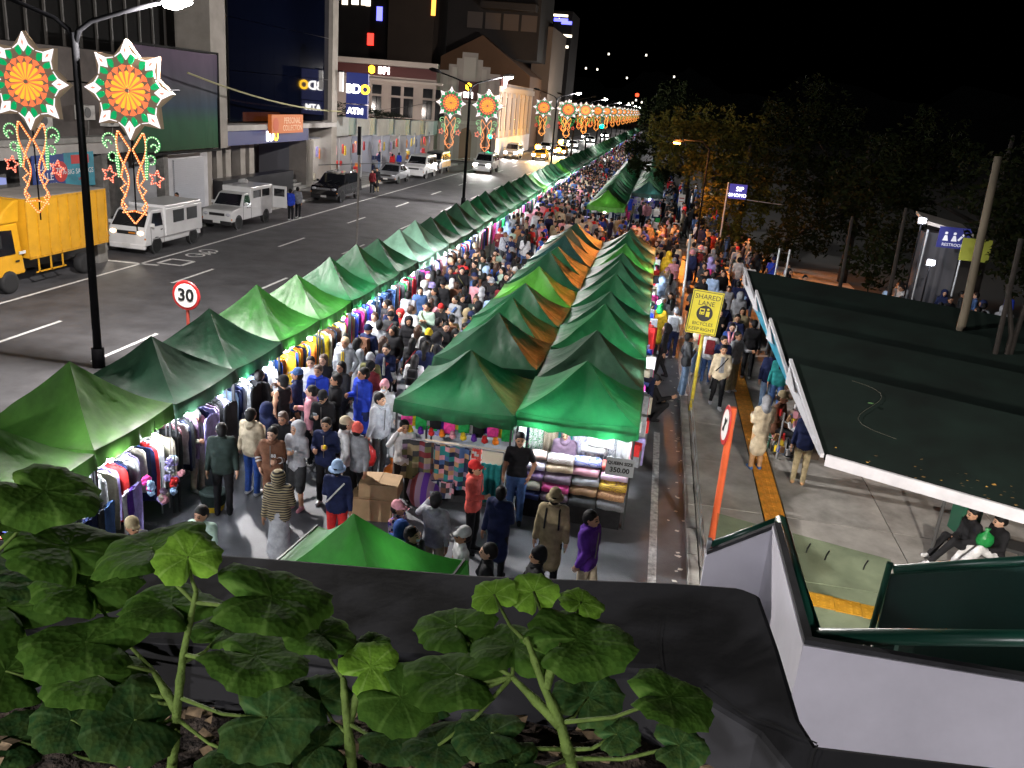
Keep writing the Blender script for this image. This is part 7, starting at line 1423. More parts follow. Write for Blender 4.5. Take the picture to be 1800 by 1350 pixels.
# u, v, facing, pose, arms, top, bot, colours (top, bottom, shoes), hair, hood, head(yaw,pitch), scale, label, extras
A, B_ = 'stand', 'walk'
PPL = [
 (389, 741, 200, A, ('down', 'down'), 'jacket', 'trousers', ('dark green', 'black', 'black'), ('short', 'black'), None, (.2, 0), 1.02, 'man in dark green padded jacket and black trousers with his back to us'),
 (442, 716, 170, A, ('phone', 'down'), 'jacket', 'trousers', ('beige', 'blue', 'white'), ('short', 'black'), 'down', (0, 0), 1.0, 'man in beige hoodie and blue jeans facing the jackets'),
 (343, 718, 70, A, ('carry', 'carry'), 'jacket', 'trousers', ('cream', 'cream', 'white'), ('beanie', 'white'), None, (-.3, .2), .93, 'vendor in white knit hat and cream jacket at the stall front'),
 (478, 750, 10, A, ('pocket', 'carry'), 'jacket', 'trousers', ('brown', 'brown', 'black'), ('bun', 'black'), None, (-.2, 0), .97, 'woman in brown varsity jacket with white sleeve bands'),
 (521, 738, -10, A, ('carry', 'phone'), 'sweater', 'shorts', ('light grey', 'charcoal', 'pink'), None, 'up', (-.3, 0), .99, 'person in pale hoodie with hood up and dark shorts'),
 (490, 822, 190, A, ('phone', 'down'), 'puffer', 'skirt', ('khaki', 'light grey', 'black'), None, 'up', (0, 0), .93, 'person in tiger striped hooded top and long pale skirt'),
 (594, 807, 185, A, ('down', 'carry'), 'sweater', 'trousers', ('navy', 'red', 'white'), ('bucket', 'pale blue'), None, (0, 0), .98, 'person in navy top, red trousers and pale blue bucket hat'),
 (611, 730, 110, A, ('down', 'pocket'), 'sweater', 'trousers', ('white', 'charcoal', 'white'), ('cap', 'beige'), 'down', (.2, 0), 1.03, 'tall man in white sweatshirt and beige cap'),
 (630, 740, 160, A, ('down', 'down'), 'jacket', 'trousers', ('grey', 'black', 'white'), ('beanie', 'coral'), None, (.3, 0), 1.0, 'person in grey jacket and orange red knit hat'),
 (573, 734, 5, A, ('carry', 'phone'), 'jacket', 'trousers', ('navy', 'black', 'white'), ('short', 'black'), None, (0, 0), .99, 'man in navy jacket eating a snack among the crowd'),
 (497, 723, 20, A, ('down', 'pocket'), 'sweater', 'trousers', ('black', 'black', 'black'), ('long', 'brown'), None, (-.3, .1), .97, 'woman in black jumper with short brown hair'),
 (472, 704, 150, A, ('reach', 'down'), 'jacket', 'trousers', ('navy', 'denim blue', 'white'), None, 'up', (0, 0), .93, 'person in dark blue hooded jacket by the rail'),
 (496, 657, -110, A, ('phone', 'down'), 'tank', 'trousers', ('black', 'charcoal', 'black'), ('cap', 'black'), None, (0, 0), 1.04, 'man in black tank top and black cap'),
 (457, 648, 170, A, ('phone', 'pocket'), 'jacket', 'trousers', ('black', 'black', 'black'), ('short', 'black'), 'down', (0, 0), 1.02, 'man in black hooded jacket browsing under a bulb'),
 (521, 645, -80, A, ('reach', 'down'), 'jacket', 'trousers', ('navy', 'black', 'black'), ('cap', 'denim blue'), None, (.1, 0), 1.02, 'person in navy jacket and blue cap reaching to the stall'),
 (546, 676, -75, A, ('carry', 'down'), 'puffer', 'trousers', ('pink', 'black', 'white'), ('bun', 'black'), None, (0, 0), .99, 'woman in pink puffer jacket in profile'),
 (568, 684, 5, A, ('phone', 'carry'), 'jacket', 'trousers', ('black', 'charcoal', 'white'), ('cap', 'black'), None, (0, .3), .99, 'person in black cap looking down at a phone'),
 (590, 656, -50, A, ('down', 'carry'), 'jacket', 'trousers', ('black', 'black', 'black'), ('short', 'black'), None, (-.3, 0), 1.03, 'man in black jacket turned toward the roadside stalls'),
 (638, 645, -30, A, ('carry', 'down'), 'coat', 'trousers', ('royal blue', 'navy', 'black'), ('short', 'black'), None, (-.4, 0), 1.08, 'tall man in long royal blue jacket'),
 (676, 667, 5, A, ('down', 'down'), 'jacket', 'trousers', ('white', 'light grey', 'white'), ('beanie', 'pink'), None, (0, 0), .98, 'person in pale pink knit hat wearing a mask'),
 (670, 690, 60, A, ('down', 'down'), 'jacket', 'trousers', ('light grey', 'charcoal', 'black'), ('short', 'black'), 'down', (.2, 0), 1.02, 'man in light grey hoodie carrying a red bag'),
 (712, 738, 30, A, ('ear', 'down'), 'sweater', 'trousers', ('white', 'black', 'black'), ('short', 'black'), None, (0, 0), .96, 'woman in white top raising a hand behind the quilt stall'),
 (606, 592, 0, A, ('down', 'pocket'), 'jacket', 'trousers', ('light grey', 'black', 'black'), ('short', 'blond'), None, (0, 0), 1.04, 'blond haired man in pale jacket facing us'),
 (568, 622, 0, A, ('down', 'cross'), 'tee', 'trousers', ('charcoal', 'black', 'black'), ('long', 'brown'), None, (-.1, 0), 1.0, 'woman with long brown hair in dark tee facing us'),
 (546, 626, 15, A, ('down', 'down'), 'tee', 'trousers', ('white', 'navy', 'black'), ('short', 'black'), None, (0, 0), 1.0, 'man in white shirt beside the long haired woman'),
 (559, 641, 0, A, ('down', 'carry'), 'jacket', 'trousers', ('royal blue', 'black', 'black'), ('short', 'brown'), None, (0, 0), 1.0, 'close cropped man in bright blue zipped jacket'),
 (599, 635, -20, A, ('down', 'down'), 'jacket', 'trousers', ('charcoal', 'black', 'black'), ('long', 'black'), None, (0, 0), .98, 'woman with long black hair in charcoal jacket'),
 (679, 604, 0, B_, ('down', 'swing'), 'jacket', 'trousers', ('navy', 'black', 'white'), ('short', 'black'), None, (0, 0), 1.02, 'young man in navy varsity jacket with pale sleeves'),
 (653, 632, 160, A, ('down', 'down'), 'jacket', 'trousers', ('maroon', 'black', 'black'), ('beanie', 'black'), None, (0, 0), 1.0, 'person in maroon jacket and black knit hat'),
 (652, 618, 180, A, ('down', 'down'), 'jacket', 'trousers', ('olive', 'black', 'black'), ('beanie', 'light grey'), None, (0, 0), 1.0, 'person in olive jacket and grey knit hat'),
 (730, 622, 180, A, ('down', 'phone'), 'sweater', 'trousers', ('white', 'black', 'black'), ('long', 'black'), None, (0, .2), .97, 'woman with long black hair in white jumper seen from behind'),
 (737, 571, 150, A, ('down', 'down'), 'tee', 'trousers', ('white', 'light denim', 'white'), ('long', 'brown'), None, (0, 0), .98, 'woman with long brown hair in white tee'),
 (755, 576, 175, A, ('down', 'down'), 'jacket', 'trousers', ('black', 'black', 'black'), ('beanie', 'yellow'), None, (0, 0), .98, 'person in black jacket and yellow knit hat'),
 (759, 523, 175, A, ('reach', 'down'), 'sweater', 'wide', ('pink', 'light denim', 'white'), ('long', 'brown'), None, (0, 0), .98, 'woman in pink jumper and light jeans seen from behind'),
 (719, 511, 175, A, ('phone', 'down'), 'jacket', 'trousers', ('light grey', 'light grey', 'white'), ('short', 'black'), 'down', (0, 0), 1.02, 'man in pale grey hoodie by the jeans rail'),
 (785, 566, 10, A, ('down', 'down'), 'sweater', 'trousers', ('black', 'black', 'black'), ('short', 'black'), None, (.3, 0), 1.0, 'young man in black sweatshirt near the inner tents'),
 (801, 519, -30, A, ('down', 'cross'), 'sweater', 'trousers', ('grey', 'black', 'black'), ('short', 'black'), None, (-.3, 0), 1.02, 'man in grey jumper with a blue sling bag'),
 (829, 546, 80, A, ('carry', 'carry'), 'jacket', 'trousers', ('navy', 'black', 'black'), ('cap', 'navy'), None, (0, .2), 1.0, 'man in navy cap and jacket beside the second inner tent'),
 (668, 562, 175, A, ('phone', 'phone'), 'sweater', 'trousers', ('light grey', 'charcoal', 'white'), ('cap', 'charcoal'), None, (0, 0), .98, 'person in light grey jumper and dark cap from behind'),
 (676, 590, 120, A, ('down', 'down'), 'jacket', 'trousers', ('black', 'black', 'black'), ('long', 'brown'), None, (.4, 0), .97, 'brown haired woman in black coat passing the jumper rail'),
 (848, 502, 175, A, ('down', 'down'), 'jacket', 'trousers', ('black', 'black', 'black'), ('hijab', 'light grey'), None, (0, 0), 1.0, 'woman in pale headscarf and black jacket from behind'),
 (780, 491, 170, A, ('down', 'down'), 'jacket', 'trousers', ('black', 'charcoal', 'black'), ('cap', 'black'), None, (0, 0), 1.02, 'man in black cap and black jacket at the aisle middle'),
 (764, 505, -60, A, ('reach', 'down'), 'jacket', 'trousers', ('charcoal', 'navy', 'black'), ('short', 'black'), None, (0, 0), 1.0, 'man in charcoal jacket leaning to the clothes'),
 (739, 504, 20, A, ('down', 'carry'), 'jacket', 'trousers', ('denim blue', 'light denim', 'white'), ('long', 'black'), None, (0, 0), .98, 'woman in denim jacket beside the jeans rail'),
 (838, 808, 75, A, ('carry', 'down'), 'jacket', 'trousers', ('coral', 'black', 'black'), ('cap', 'red'), 'down', (.1, 0), .98, 'person in coral hooded jacket and red cap'),
 (768, 862, 170, A, ('down', 'ear'), 'sweater', 'trousers', ('light grey', 'beige', 'black'), ('cap', 'black'), 'down', (.2, 0), .98, 'person in pale hoodie and black cap holding a phone to the ear'),
 (883, 852, 165, A, ('carry', 'down'), 'coat', 'trousers', ('navy', 'black', 'black'), ('short', 'black'), 'down', (.2, 0), .96, 'person in long navy coat facing the quilt stall'),
 (978, 856, 180, A, ('down', 'down'), 'coat', 'trousers', ('khaki', 'black', 'black'), ('bucket', 'khaki'), None, (0, 0), 1.02, 'person in khaki parka and bucket hat seen from behind'),
 (1043, 897, 65, B_, ('swing', 'back'), 'puffer', 'trousers', ('purple', 'beige', 'white'), ('short', 'black'), 'down', (.1, 0), 1.02, 'man in bright purple hooded jacket striding along'),
 (916, 760, 5, A, ('down', 'pocket'), 'tee', 'trousers', ('black', 'denim blue', 'black'), ('short', 'black'), None, (.1, 0), 1.04, 'vendor in black tee and blue jeans between the two front stalls'),
 (813, 924, -60, A, ('down', 'down'), 'tee', 'trousers', ('white', 'charcoal', 'white'), ('cap', 'white'), None, (0, 0), .98, 'man in white cap and white tee above the parapet edge'),
 (858, 953, -80, B_, ('swing', 'back'), 'sweater', 'trousers', ('black', 'navy', 'black'), ('short', 'black'), None, (0, 0), 1.0, 'man in black sweatshirt walking away from the kerb'),
 (946, 959, -75, B_, ('swing', 'down'), 'jacket', 'trousers', ('black', 'charcoal', 'black'), ('beanie', 'black'), None, (0, 0), .98, 'man in black knit hat and black jacket at the parapet edge'),
 (701, 878, 80, A, ('carry', 'carry'), 'jacket', 'trousers', ('pink', 'navy', 'white'), ('cap', 'pink'), None, (.2, .1), .90, 'child in pink cap and plaid shirt by the cardboard boxes'),
 (700, 918, 175, 'bend', ('reach', 'reach'), 'jacket', 'trousers', ('blue', 'navy', 'black'), None, 'up', (0, 0), .92, 'person in blue hooded top bending near the boxes'),
 (727, 925, 60, A, ('down', 'down'), 'jacket', 'trousers', ('charcoal', 'black', 'black'), ('short', 'black'), None, (.3, 0), .97, 'man with short black hair wearing a face mask'),
 (996, 750, 0, 'sit', ('lap', 'lap'), 'coat', 'skirt', ('mauve', 'mauve', 'black'), ('hijab', 'mauve'), None, (0, .15), 1.0, 'vendor in mauve headscarf sitting among the blankets'),
 (353, 889, 0, 'sit', ('lap', 'lap'), 'jacket', 'trousers', ('mint', 'charcoal', 'white'), ('short', 'black'), None, (-.2, .1), 1.0, 'man in mint green jacket sitting low in the aisle'),
 (232, 908, 60, 'sit', ('lap', 'lap'), 'jacket', 'trousers', ('black', 'black', 'black'), ('cap', 'khaki'), None, (0, .1), 1.0, 'person in khaki cap sitting beneath the first stall'),
 (704, 541, 0, 'sit', ('lap', 'lap'), 'puffer', 'trousers', ('red', 'blue', 'white'), None, 'up', (0, .1), 1.0, 'child in red hooded jacket sitting with a rainbow toy'),
]
PPR = [  # on the pavement and kerb lane
 (1151, 657, 100, 'crouch', ('reach', 'lap'), 'jacket', 'trousers', ('black', 'black', 'black'), ('cap', 'black'), None, (0, .1), 1.05, 'person in black cap crouching beside the kerb side tents', 0),
 (1274, 606, 5, B_, ('down', 'swing'), 'jacket', 'slim', ('beige', 'black', 'white'), ('short', 'black'), None, (0, 0), 1.0, 'man in open beige jacket walking toward us on the pavement', .12),
 (1163, 530, 170, A, ('carry', 'down'), 'coat', 'shorts', ('yellow', 'tan', 'white'), ('hijab', 'green'), None, (-.3, 0), .98, 'child in yellow raincoat and green hood', 0),
 (1184, 524, 175, A, ('down', 'down'), 'tee', 'trousers', ('white', 'mint', 'white'), ('long', 'black'), None, (0, 0), .9, 'small girl in white top beside the yellow raincoat', 0),
 (1145, 500, 185, A, ('reach', 'down'), 'tee', 'trousers', ('pale blue', 'black', 'black'), ('short', 'black'), None, (0, 0), 1.0, 'woman in pale blue shirt at the kerb side stalls', 0),
 (1146, 530, 120, A, ('down', 'down'), 'jacket', 'trousers', ('maroon', 'navy', 'black'), ('short', 'black'), None, (0, 0), .98, 'person in maroon jacket close to the kerb tents', 0),
 (1177, 440, 180, A, ('down', 'down'), 'puffer', 'trousers', ('yellow', 'black', 'black'), None, 'up', (0, 0), 1.05, 'person in bright yellow puffer jacket with hood', 0),
 (1191, 428, 180, A, ('down', 'down'), 'jacket', 'trousers', ('cream', 'khaki', 'white'), ('short', 'black'), None, (0, 0), 1.03, 'man in cream jacket under the orange light', 0),
 (1251, 450, 175, A, ('down', 'down'), 'jacket', 'trousers', ('lavender', 'black', 'white'), None, 'up', (0, 0), 1.04, 'person in lavender hoodie on the pavement', .12),
 (1256, 478, 170, A, ('down', 'down'), 'sweater', 'trousers', ('pale blue', 'navy', 'white'), ('short', 'black'), None, (.2, 0), 1.02, 'man in pale blue shirt walking off along the pavement', .12),
 (1214, 584, 100, A, ('cross', 'pocket'), 'jacket', 'wide', ('charcoal', 'light denim', 'white'), ('short', 'black'), None, (.2, 0), 1.02, 'person in charcoal top and pale jeans behind the yellow sign post', .12),
 (1289, 568, 0, B_, ('carry', 'swing'), 'jacket', 'trousers', ('blue', 'grey', 'white'), ('short', 'black'), None, (-.1, 0), 1.0, 'person in blue cardigan with pink scarf', .12),
 (1275, 590, 10, B_, ('swing', 'down'), 'jacket', 'trousers', ('navy', 'black', 'white'), ('short', 'black'), None, (.3, 0), .98, 'man in navy jacket just behind the beige jacket', .12),
 (1298, 552, -5, B_, ('down', 'swing'), 'jacket', 'trousers', ('navy', 'charcoal', 'white'), ('short', 'black'), None, (0, 0), 1.02, 'man in dark suit jacket on the pavement', .12),
 (1307, 540, 0, B_, ('down', 'down'), 'jacket', 'trousers', ('khaki', 'black', 'white'), ('long', 'black'), None, (0, 0), .98, 'woman in khaki jacket with dark long hair', .12),
 (1267, 543, 15, B_, ('down', 'phone'), 'jacket', 'trousers', ('black', 'black', 'white'), ('long', 'black'), None, (0, 0), .97, 'woman in black coat with long hair on the pavement', .12),
 (1328, 561, 178, A, ('down', 'down'), 'sweater', 'trousers', ('black', 'black', 'white'), ('short', 'black'), None, (0, 0), 1.04, 'man in black jumper and white trainers facing away', .12),
 (1362, 612, 178, A, ('carry', 'down'), 'jacket', 'trousers', ('navy', 'light denim', 'white'), ('short', 'black'), None, (0, 0), 1.0, 'person in navy jacket and jeans under the blue awning end', .12),
 (1378, 618, 170, A, ('down', 'down'), 'jacket', 'trousers', ('teal', 'denim blue', 'white'), ('long', 'black'), None, (0, 0), .98, 'person in teal jacket and blue jeans by the awning', .12),
 (1303, 511, 178, A, ('down', 'down'), 'jacket', 'trousers', ('grey', 'black', 'black'), None, 'up', (0, 0), 1.02, 'person in grey hood walking away past the awnings', .12),
 (1350, 692, 200, A, ('carry', 'carry'), 'coat', 'trousers', ('beige', 'tan', 'denim blue'), ('hijab', 'grey'), None, (-.2, .1), 1.0, 'person in beige coat and grey headscarf buying at the cart', .12),
 (1428, 716, 165, A, ('carry', 'down'), 'sweater', 'trousers', ('navy', 'khaki', 'tan'), ('short', 'black'), None, (-.3, .2), 1.0, 'man in navy jumper and khaki trousers at the cart', .12),
 (1378, 686, 60, 'sit', ('lap', 'lap'), 'jacket', 'trousers', ('brown', 'black', 'black'), ('cap', 'khaki'), None, (0, .2), 1.1, 'snack vendor in brown cap sitting behind the cart', .12),
 (1770, 903, -75, 'low', ('lap', 'lap'), 'jacket', 'wide', ('black', 'white', 'black'), ('short', 'black'), None, (-.2, .25), 1.0, 'person in black jacket and white trousers on the bench', .12),
 (1722, 890, -75, 'low', ('lap', 'lap'), 'jacket', 'trousers', ('black', 'black', 'white'), ('short', 'black'), None, (0, .2), 1.0, 'person in black with white shoes further along the bench', .12),
]
PPS = [  # across the road
 (511, 331, 175, A, ('down', 'phone'), 'jacket', 'trousers', ('royal blue', 'black', 'white'), ('short', 'black'), None, (0, 0), 1.02, 'man in royal blue jacket by the open pickup door', 0),
 (524, 328, 178, A, ('down', 'pocket'), 'jacket', 'trousers', ('grey', 'black', 'white'), ('short', 'black'), None, (0, 0), 1.02, 'man in grey jacket next to the royal blue jacket', 0),
 (655, 298, 0, A, ('down', 'down'), 'jacket', 'trousers', ('maroon', 'black', 'black'), ('long', 'black'), None, (0, 0), .98, 'woman in maroon jacket standing on the road edge', 0),
 (663, 295, 10, A, ('down', 'down'), 'coat', 'trousers', ('black', 'khaki', 'black'), ('short', 'black'), None, (0, 0), 1.03, 'man in long black coat beside the woman in maroon', 0),
 (310, 338, 0, A, ('down', 'down'), 'tee', 'trousers', ('white', 'navy', 'black'), ('short', 'black'), None, (0, 0), 1.0, 'man in white tee behind the cab-over van', .14),
 (668, 266, 170, A, ('down', 'down'), 'jacket', 'trousers', ('navy', 'light denim', 'black'), ('short', 'black'), None, (0, 0), 1.0, 'shopper in navy jacket before the snack shop', .14),
 (690, 270, 170, A, ('down', 'down'), 'jacket', 'trousers', ('red', 'white', 'black'), ('short', 'black'), None, (0, 0), 1.0, 'shopper in red jacket on the lit pavement', .14),
 (702, 268, 170, A, ('down', 'down'), 'jacket', 'trousers', ('royal blue', 'navy', 'black'), ('short', 'black'), None, (0, 0), 1.0, 'shopper in blue jacket on the lit pavement', .14),
]
NEAR = []
for i, e in enumerate([p+(0,) for p in PPL]+PPR+PPS):
    (u, v, fc, pose, arms, top, bot, cols, hair, hood, hd, s, lab, base) = e
    H_ = {'sit': 1.30, 'low': 1.1, 'crouch': 1.12, 'bend': 1.62}.get(pose, 1.70)
    loc = PZ(u, v, s, base, H_); lod = 0 if loc.y < 24 else 1
    pm = person_mesh('person', pose, arms, top, bot, hood=hood, head=hd, h=.018 if lod == 0 else .026, lod=lod)
    tm_ = tiger if 'tiger' in lab else (plaid if 'plaid' in lab else None)
    hz = pm['V'][:, 2].max(); loc = PZ(u, v, s, base, hz+(.03 if hair and hair[0] not in ('short', 'long', 'bun') else .012))
    o = put_person(pm, loc, math.radians(fc), lab, cols[0], cols[1], cols[2], hair, i, s, 'people at the market', lod, topm=tm_)
    o['z_head'] = float(hz)
    NEAR.append((o, pm, lab))
def find(s): return [n for n in NEAR if s in n[2]][0]
def stool(o, h, lab):
    t = empty('stool', (o.location.x, o.location.y, o.location.z), o.rotation_euler.z, lab, 'stool'); MB().lathe([(.17, h-.04), (.18, h-.02), (.17, h)], seg=16).build('seat', mat('stool plastic', (.03, .1, .07), .4), t)
    for a in range(4): MB().tube([(.1*math.cos(a*1.57+.78), .1*math.sin(a*1.57+.78), h-.03), (.16*math.cos(a*1.57+.78), .16*math.sin(a*1.57+.78), 0)], .018, 6).build('leg', MATS['stool plastic'], t)
for s_ in ('mint green', 'khaki cap sitting', 'mauve headscarf', 'red hooded jacket sitting', 'snack vendor'): stool(find(s_)[0], .36, 'green plastic stool under the %s' % {'mint green': 'man in mint jacket', 'khaki cap sitting': 'person in khaki cap', 'mauve headscarf': 'vendor in mauve', 'red hooded jacket sitting': 'child in red', 'snack vendor': 'snack vendor'}[s_])
# worn and carried things
def strap(key, col, pts, w_=.03, nme='sling_strap'):
    o = find(key)[0]; MB().tube(pts, w_*.5, 5).build(nme, cloth(col), o)
def pack(key, col, y=.19, z=1.2, s=1.0):
    o = find(key)[0]; b_ = MB().box((0, 0, 0), (.28*s, .15*s, .4*s), taper=.85).build('backpack', cloth(col), o, (0, y, z), bevel=.04); MB().box((0, .085*s, -.07*s), (.2*s, .04, .17*s)).build('pocket', cloth(col), b_, bevel=.015)
    for x in (-.1, .1): MB().tube([(x, .1-y, .19), (x, -.03-y+.0, .21), (x, -.13-y, .12), (x*1.1, -.12-y, -.1)], .018, 5).build('shoulder_strap', cloth('black'), b_)
pack('white jumper seen', 'black'); pack('pale headscarf and black', 'grey'); pack('pale grey hoodie by the jeans', 'light grey'); pack('lavender hoodie', 'hot pink', .2, 1.1, .85)
for k_, c_ in (('navy top, red', 'white'), ('olive jacket', 'black'), ('crouching', 'grey')): strap(k_, c_, [(-.15, .13, 1.38), (0, .16, 1.2), (.14, .14, 1.02)] if k_ != 'crouching' else [(-.14, .1, .82), (0, .15, .65), (.14, .12, .5)])
strap('open beige', 'black', [(.13, -.09, 1.40), (0, -.14, 1.22), (-.14, -.12, 1.04)]); strap('blue sling', 'denim blue', [(.13, -.09, 1.40), (0, -.15, 1.2), (-.14, -.13, 1.02)], .08)
for x in (-.1, .1): strap('khaki parka', 'black', [(x, .02, 1.46), (x, .13, 1.38), (x*1.1, .14, 1.1)], .03, 'pack_strap')
def inner(key, col, z0=1.02, z1=1.4, w_=.09):
    o = find(key)[0]; MB().box((0, 0, 0), (w_, .03, z1-z0), taper=.7).build('shirt_front', cloth(col), o, (0, -.115, (z0+z1)/2), bevel=.01)
inner('open beige', 'grey', 1.0, 1.42, .13); inner('blond haired', 'yellow'); inner('mint green', 'black', .66, .98, .1); inner('navy varsity', 'white', 1.0, 1.42, .06); inner('dark suit', 'white', 1.1, 1.4, .06)
for k_, c_, n_ in (('navy varsity', 'white', 'sleeve_band'), ('brown varsity', 'white', 'sleeve_band')):
    o, pm, _ = find(k_)
    for s, el, wr, an_ in pm['W']:
        sh = np.array((s*.17, .015, el[2]+.26)); 
        for f in ((.1, .2, .3, .45, .6, .75, .9) if 'navy' in k_ else (.25, .5)):
            c_pos = el+(wr-el)*f; d_ = (wr-el)/np.linalg.norm(wr-el); MB().tube([c_pos-d_*.015, c_pos+d_*.015], .058, 10).build(n_, cloth('white'), o, (0, 0, pm['V'][:, 2].min()))
o, pm, _ = find('navy varsity'); text('P', .12, cloth('coral'), o, facing((.08, -.142, 1.27)), .004, 'letter_patch')
o, pm, _ = find('brown varsity'); text('88', .09, cloth('white'), o, facing((.06, -.142, 1.22)), .004, 'number_patch')
def hand_pos(key, side):
    o, pm, _ = find(key); s, el, wr, an_ = pm['W'][side]; p = wr+(wr-el)/np.linalg.norm(wr-el)*.08; bpy.context.view_layer.update()
    return o.matrix_world @ Vector(p)
hp_ = hand_pos('light grey hoodie carrying', 0); shirt_bag(hp_+Vector((0, 0, -.55)), 'red', 'red plastic bag carried by the man in light grey hoodie', 1.25)
hp_ = hand_pos('eating a snack', 1); o = MB().ico((0, 0, 0), (.05, .035, .04)).ico((.02, -.02, .04), .03).build('snack', cloth('yellow'), None, hp_, smooth=True); tag(o, 'yellow snack in the hand of the man in navy jacket', 'food')
for k_, sd in (('looking down at a phone', 0), ('hood up and dark shorts', 1), ('phone to the ear', 1)):
    hp_ = hand_pos(k_, sd); o = MB().box((0, 0, 0), (.075, .012, .15), rx=.6).build('mobile_phone', emis('phone screen', (.3, .35, .4), .15), None, hp_+Vector((0, 0, .03))); tag(o, 'mobile phone held by the %s' % {'looking down at a phone': 'person in black cap', 'hood up and dark shorts': 'person in pale hoodie', 'phone to the ear': 'caller in black cap'}[k_], 'phone')
for k_ in ('wearing a mask', 'wearing a face mask'):
    o, pm, _ = find(k_); m_ = MB().ico((0, -.085, .07), (.055, .03, .045)).build('face_mask', mat('mask blue', (.5, .62, .75), .8), o, pm['head'], (pm['hrot'][1], 0, pm['hrot'][0]), smooth=True)
o, pm, _ = find('pink scarf'); MB().tube([(-.08, -.05, 1.46), (-.06, -.14, 1.36), (-.03, -.16, 1.15), (-.02, -.15, 1.0)], .045, 8).tube([(.08, -.05, 1.46), (.05, -.14, 1.36), (0, -.16, 1.2)], .045, 8).build('scarf', cloth('pink'), o, smooth=True)
c = find('red hooded jacket sitting')[0].location; o = MB()
t = empty('rainbow_toy', (c.x+.05, c.y-.5, 0), 0, 'rainbow striped toy at the feet of the child in red', 'toy')
for i, cc in enumerate(('purple', 'royal blue', 'green', 'yellow', 'red')): MB().lathe([(.15-.02*i, .07*i), (.16-.02*i, .07*i+.035), (.14-.02*i, .07*i+.068)], seg=14).build('stripe_ring', cloth(cc), t, smooth=True)
hp_ = find('in black jacket and white trousers')[0].location; shirt_bag(hp_+Vector((-.28, -.12, .50)), 'green', 'green and white plastic bag on the lap of the bench sitter', 1.0).scale = (.9, .6, .75)
c = gp(375, 905); t = empty('plastic_basin', c+Vector((-.1, .2, 0)), 0, 'dark green tub with yellow base beside the aisle', 'tub'); MB().lathe([(.16, 0), (.2, .12)], seg=18).build('base', cloth('yellow'), t); MB().lathe([(.2, .12), (.24, .34), (.2, .36)], seg=18).build('tub_body', cloth('dark green'), t)
# ---------------------------------------------------------------- the rest of the crowd
protos = []
r_ = random.Random(21)
specs = [(A, ('down', 'down'), 'jacket', 'trousers', None), (B_, ('swing', 'back'), 'jacket', 'trousers', 'down'), (A, ('phone', 'down'), 'sweater', 'slim', None), (A, ('carry', 'carry'), 'jacket', 'trousers', None), (B_, ('down', 'swing'), 'coat', 'trousers', None), (A, ('pocket', 'pocket'), 'puffer', 'trousers', None),
         (A, ('down', 'reach'), 'sweater', 'wide', None), ('walkb', ('back', 'swing'), 'tee', 'trousers', None), (A, ('cross', 'cross'), 'jacket', 'slim', None), (A, ('phone', 'carry'), 'jacket', 'trousers', 'up'), (B_, ('swing', 'down'), 'sweater', 'trousers', 'up'), (A, ('down', 'ear'), 'jacket', 'wide', None)]
for i, (po, ar, tp, bt, hd_) in enumerate(specs): protos.append((person_mesh('person', po, ar, tp, bt, hood=hd_, head=(r_.uniform(-.4, .4), r_.uniform(-.05, .15)), h=.026, lod=1), hd_, tp, po))
TOPW = ['black']*16+['charcoal']*8+['navy']*8+['white']*5+['light grey']*4+['grey']*4+['cream']*2+['beige']*2+['brown', 'maroon', 'red', 'pink', 'mauve', 'denim blue', 'blue', 'royal blue', 'pale blue', 'olive', 'khaki', 'dark green', 'lavender', 'teal', 'tan', 'mint']
BOTW = ['black']*6+['charcoal']*3+['navy']*2+['denim blue']*4+['light denim']*2+['khaki', 'beige', 'grey', 'white']
HAT = {'beanie': 'knit hat', 'cap': 'cap', 'bucket': 'bucket hat', 'hijab': 'headscarf'}
def zone_pts():
    pts = []
    def free(x, y, d):
        return all((x-a)**2+(y-b)**2 > d*d for a, b in PEOPLE_AT[-9999:]) and all((x-a)**2+(y-b)**2 > d*d for a, b, _ in pts)
    def fill(x0, x1, y0, y1, n, d, zn, base=0.0):
        c_ = 0; tr = 0
        while c_ < n and tr < n*25:
            tr += 1; x, y = r_.uniform(x0, x1), r_.uniform(y0, y1)
            if free(x, y, d): pts.append((x, y, (zn, base))); c_ += 1
    fill(-7.1, -4.5, 18.5, 26, 26, .55, 'in the main aisle by the jeans rail'); fill(-7.1, -4.5, 26, 34, 52, .5, 'in the main aisle beside the inner tents'); fill(-7.2, .6, 36.8, 49, 120, .55, 'in the crowd at the crossing'); fill(-7.2, -4.1, 49, 62, 70, .48, 'in the aisle past the crossing')
    fill(.5, 1.2, 22, 36, 8, .6, 'in the kerb lane'); fill(.5, 1.3, 36, 60, 26, .6, 'in the far kerb lane'); fill(1.7, 3.1, 23, 30, 10, .6, 'on the pavement by the awnings', .12); fill(1.7, 6.0, 29, 44, 46, .62, 'on the pavement under the orange lamp', .12); fill(1.7, 5, 44, 60, 30, .6, 'on the far pavement', .12)
    return pts
ZP = zone_pts(); ZP.sort(key=lambda q: q[1])
r_.shuffle
seen_lab = {}
BAGM = {'sling': MB().tube([(-.12, .02, 1.46), (-.10, -.12, 1.38), (.04, -.16, 1.2), (.17, -.13, 1.0), (.2, 0, .95), (.12, .15, 1.05), (-.02, .17, 1.25), (-.12, .12, 1.42)], .016, 5).box((.2, -.06, .93), (.1, .22, .16)).mesh('sling_bag', cloth('black')), 'pack': MB().box((0, .2, 1.2), (.28, .16, .4), taper=.85).box((0, .29, 1.12), (.2, .05, .18)).mesh('backpack', cloth('black')), 'front': MB().box((0, -.115, 1.2), (.09, .03, .38), taper=.7).mesh('shirt_front', cloth('white'))}
N_IND = 300-len(NEAR); kept = []
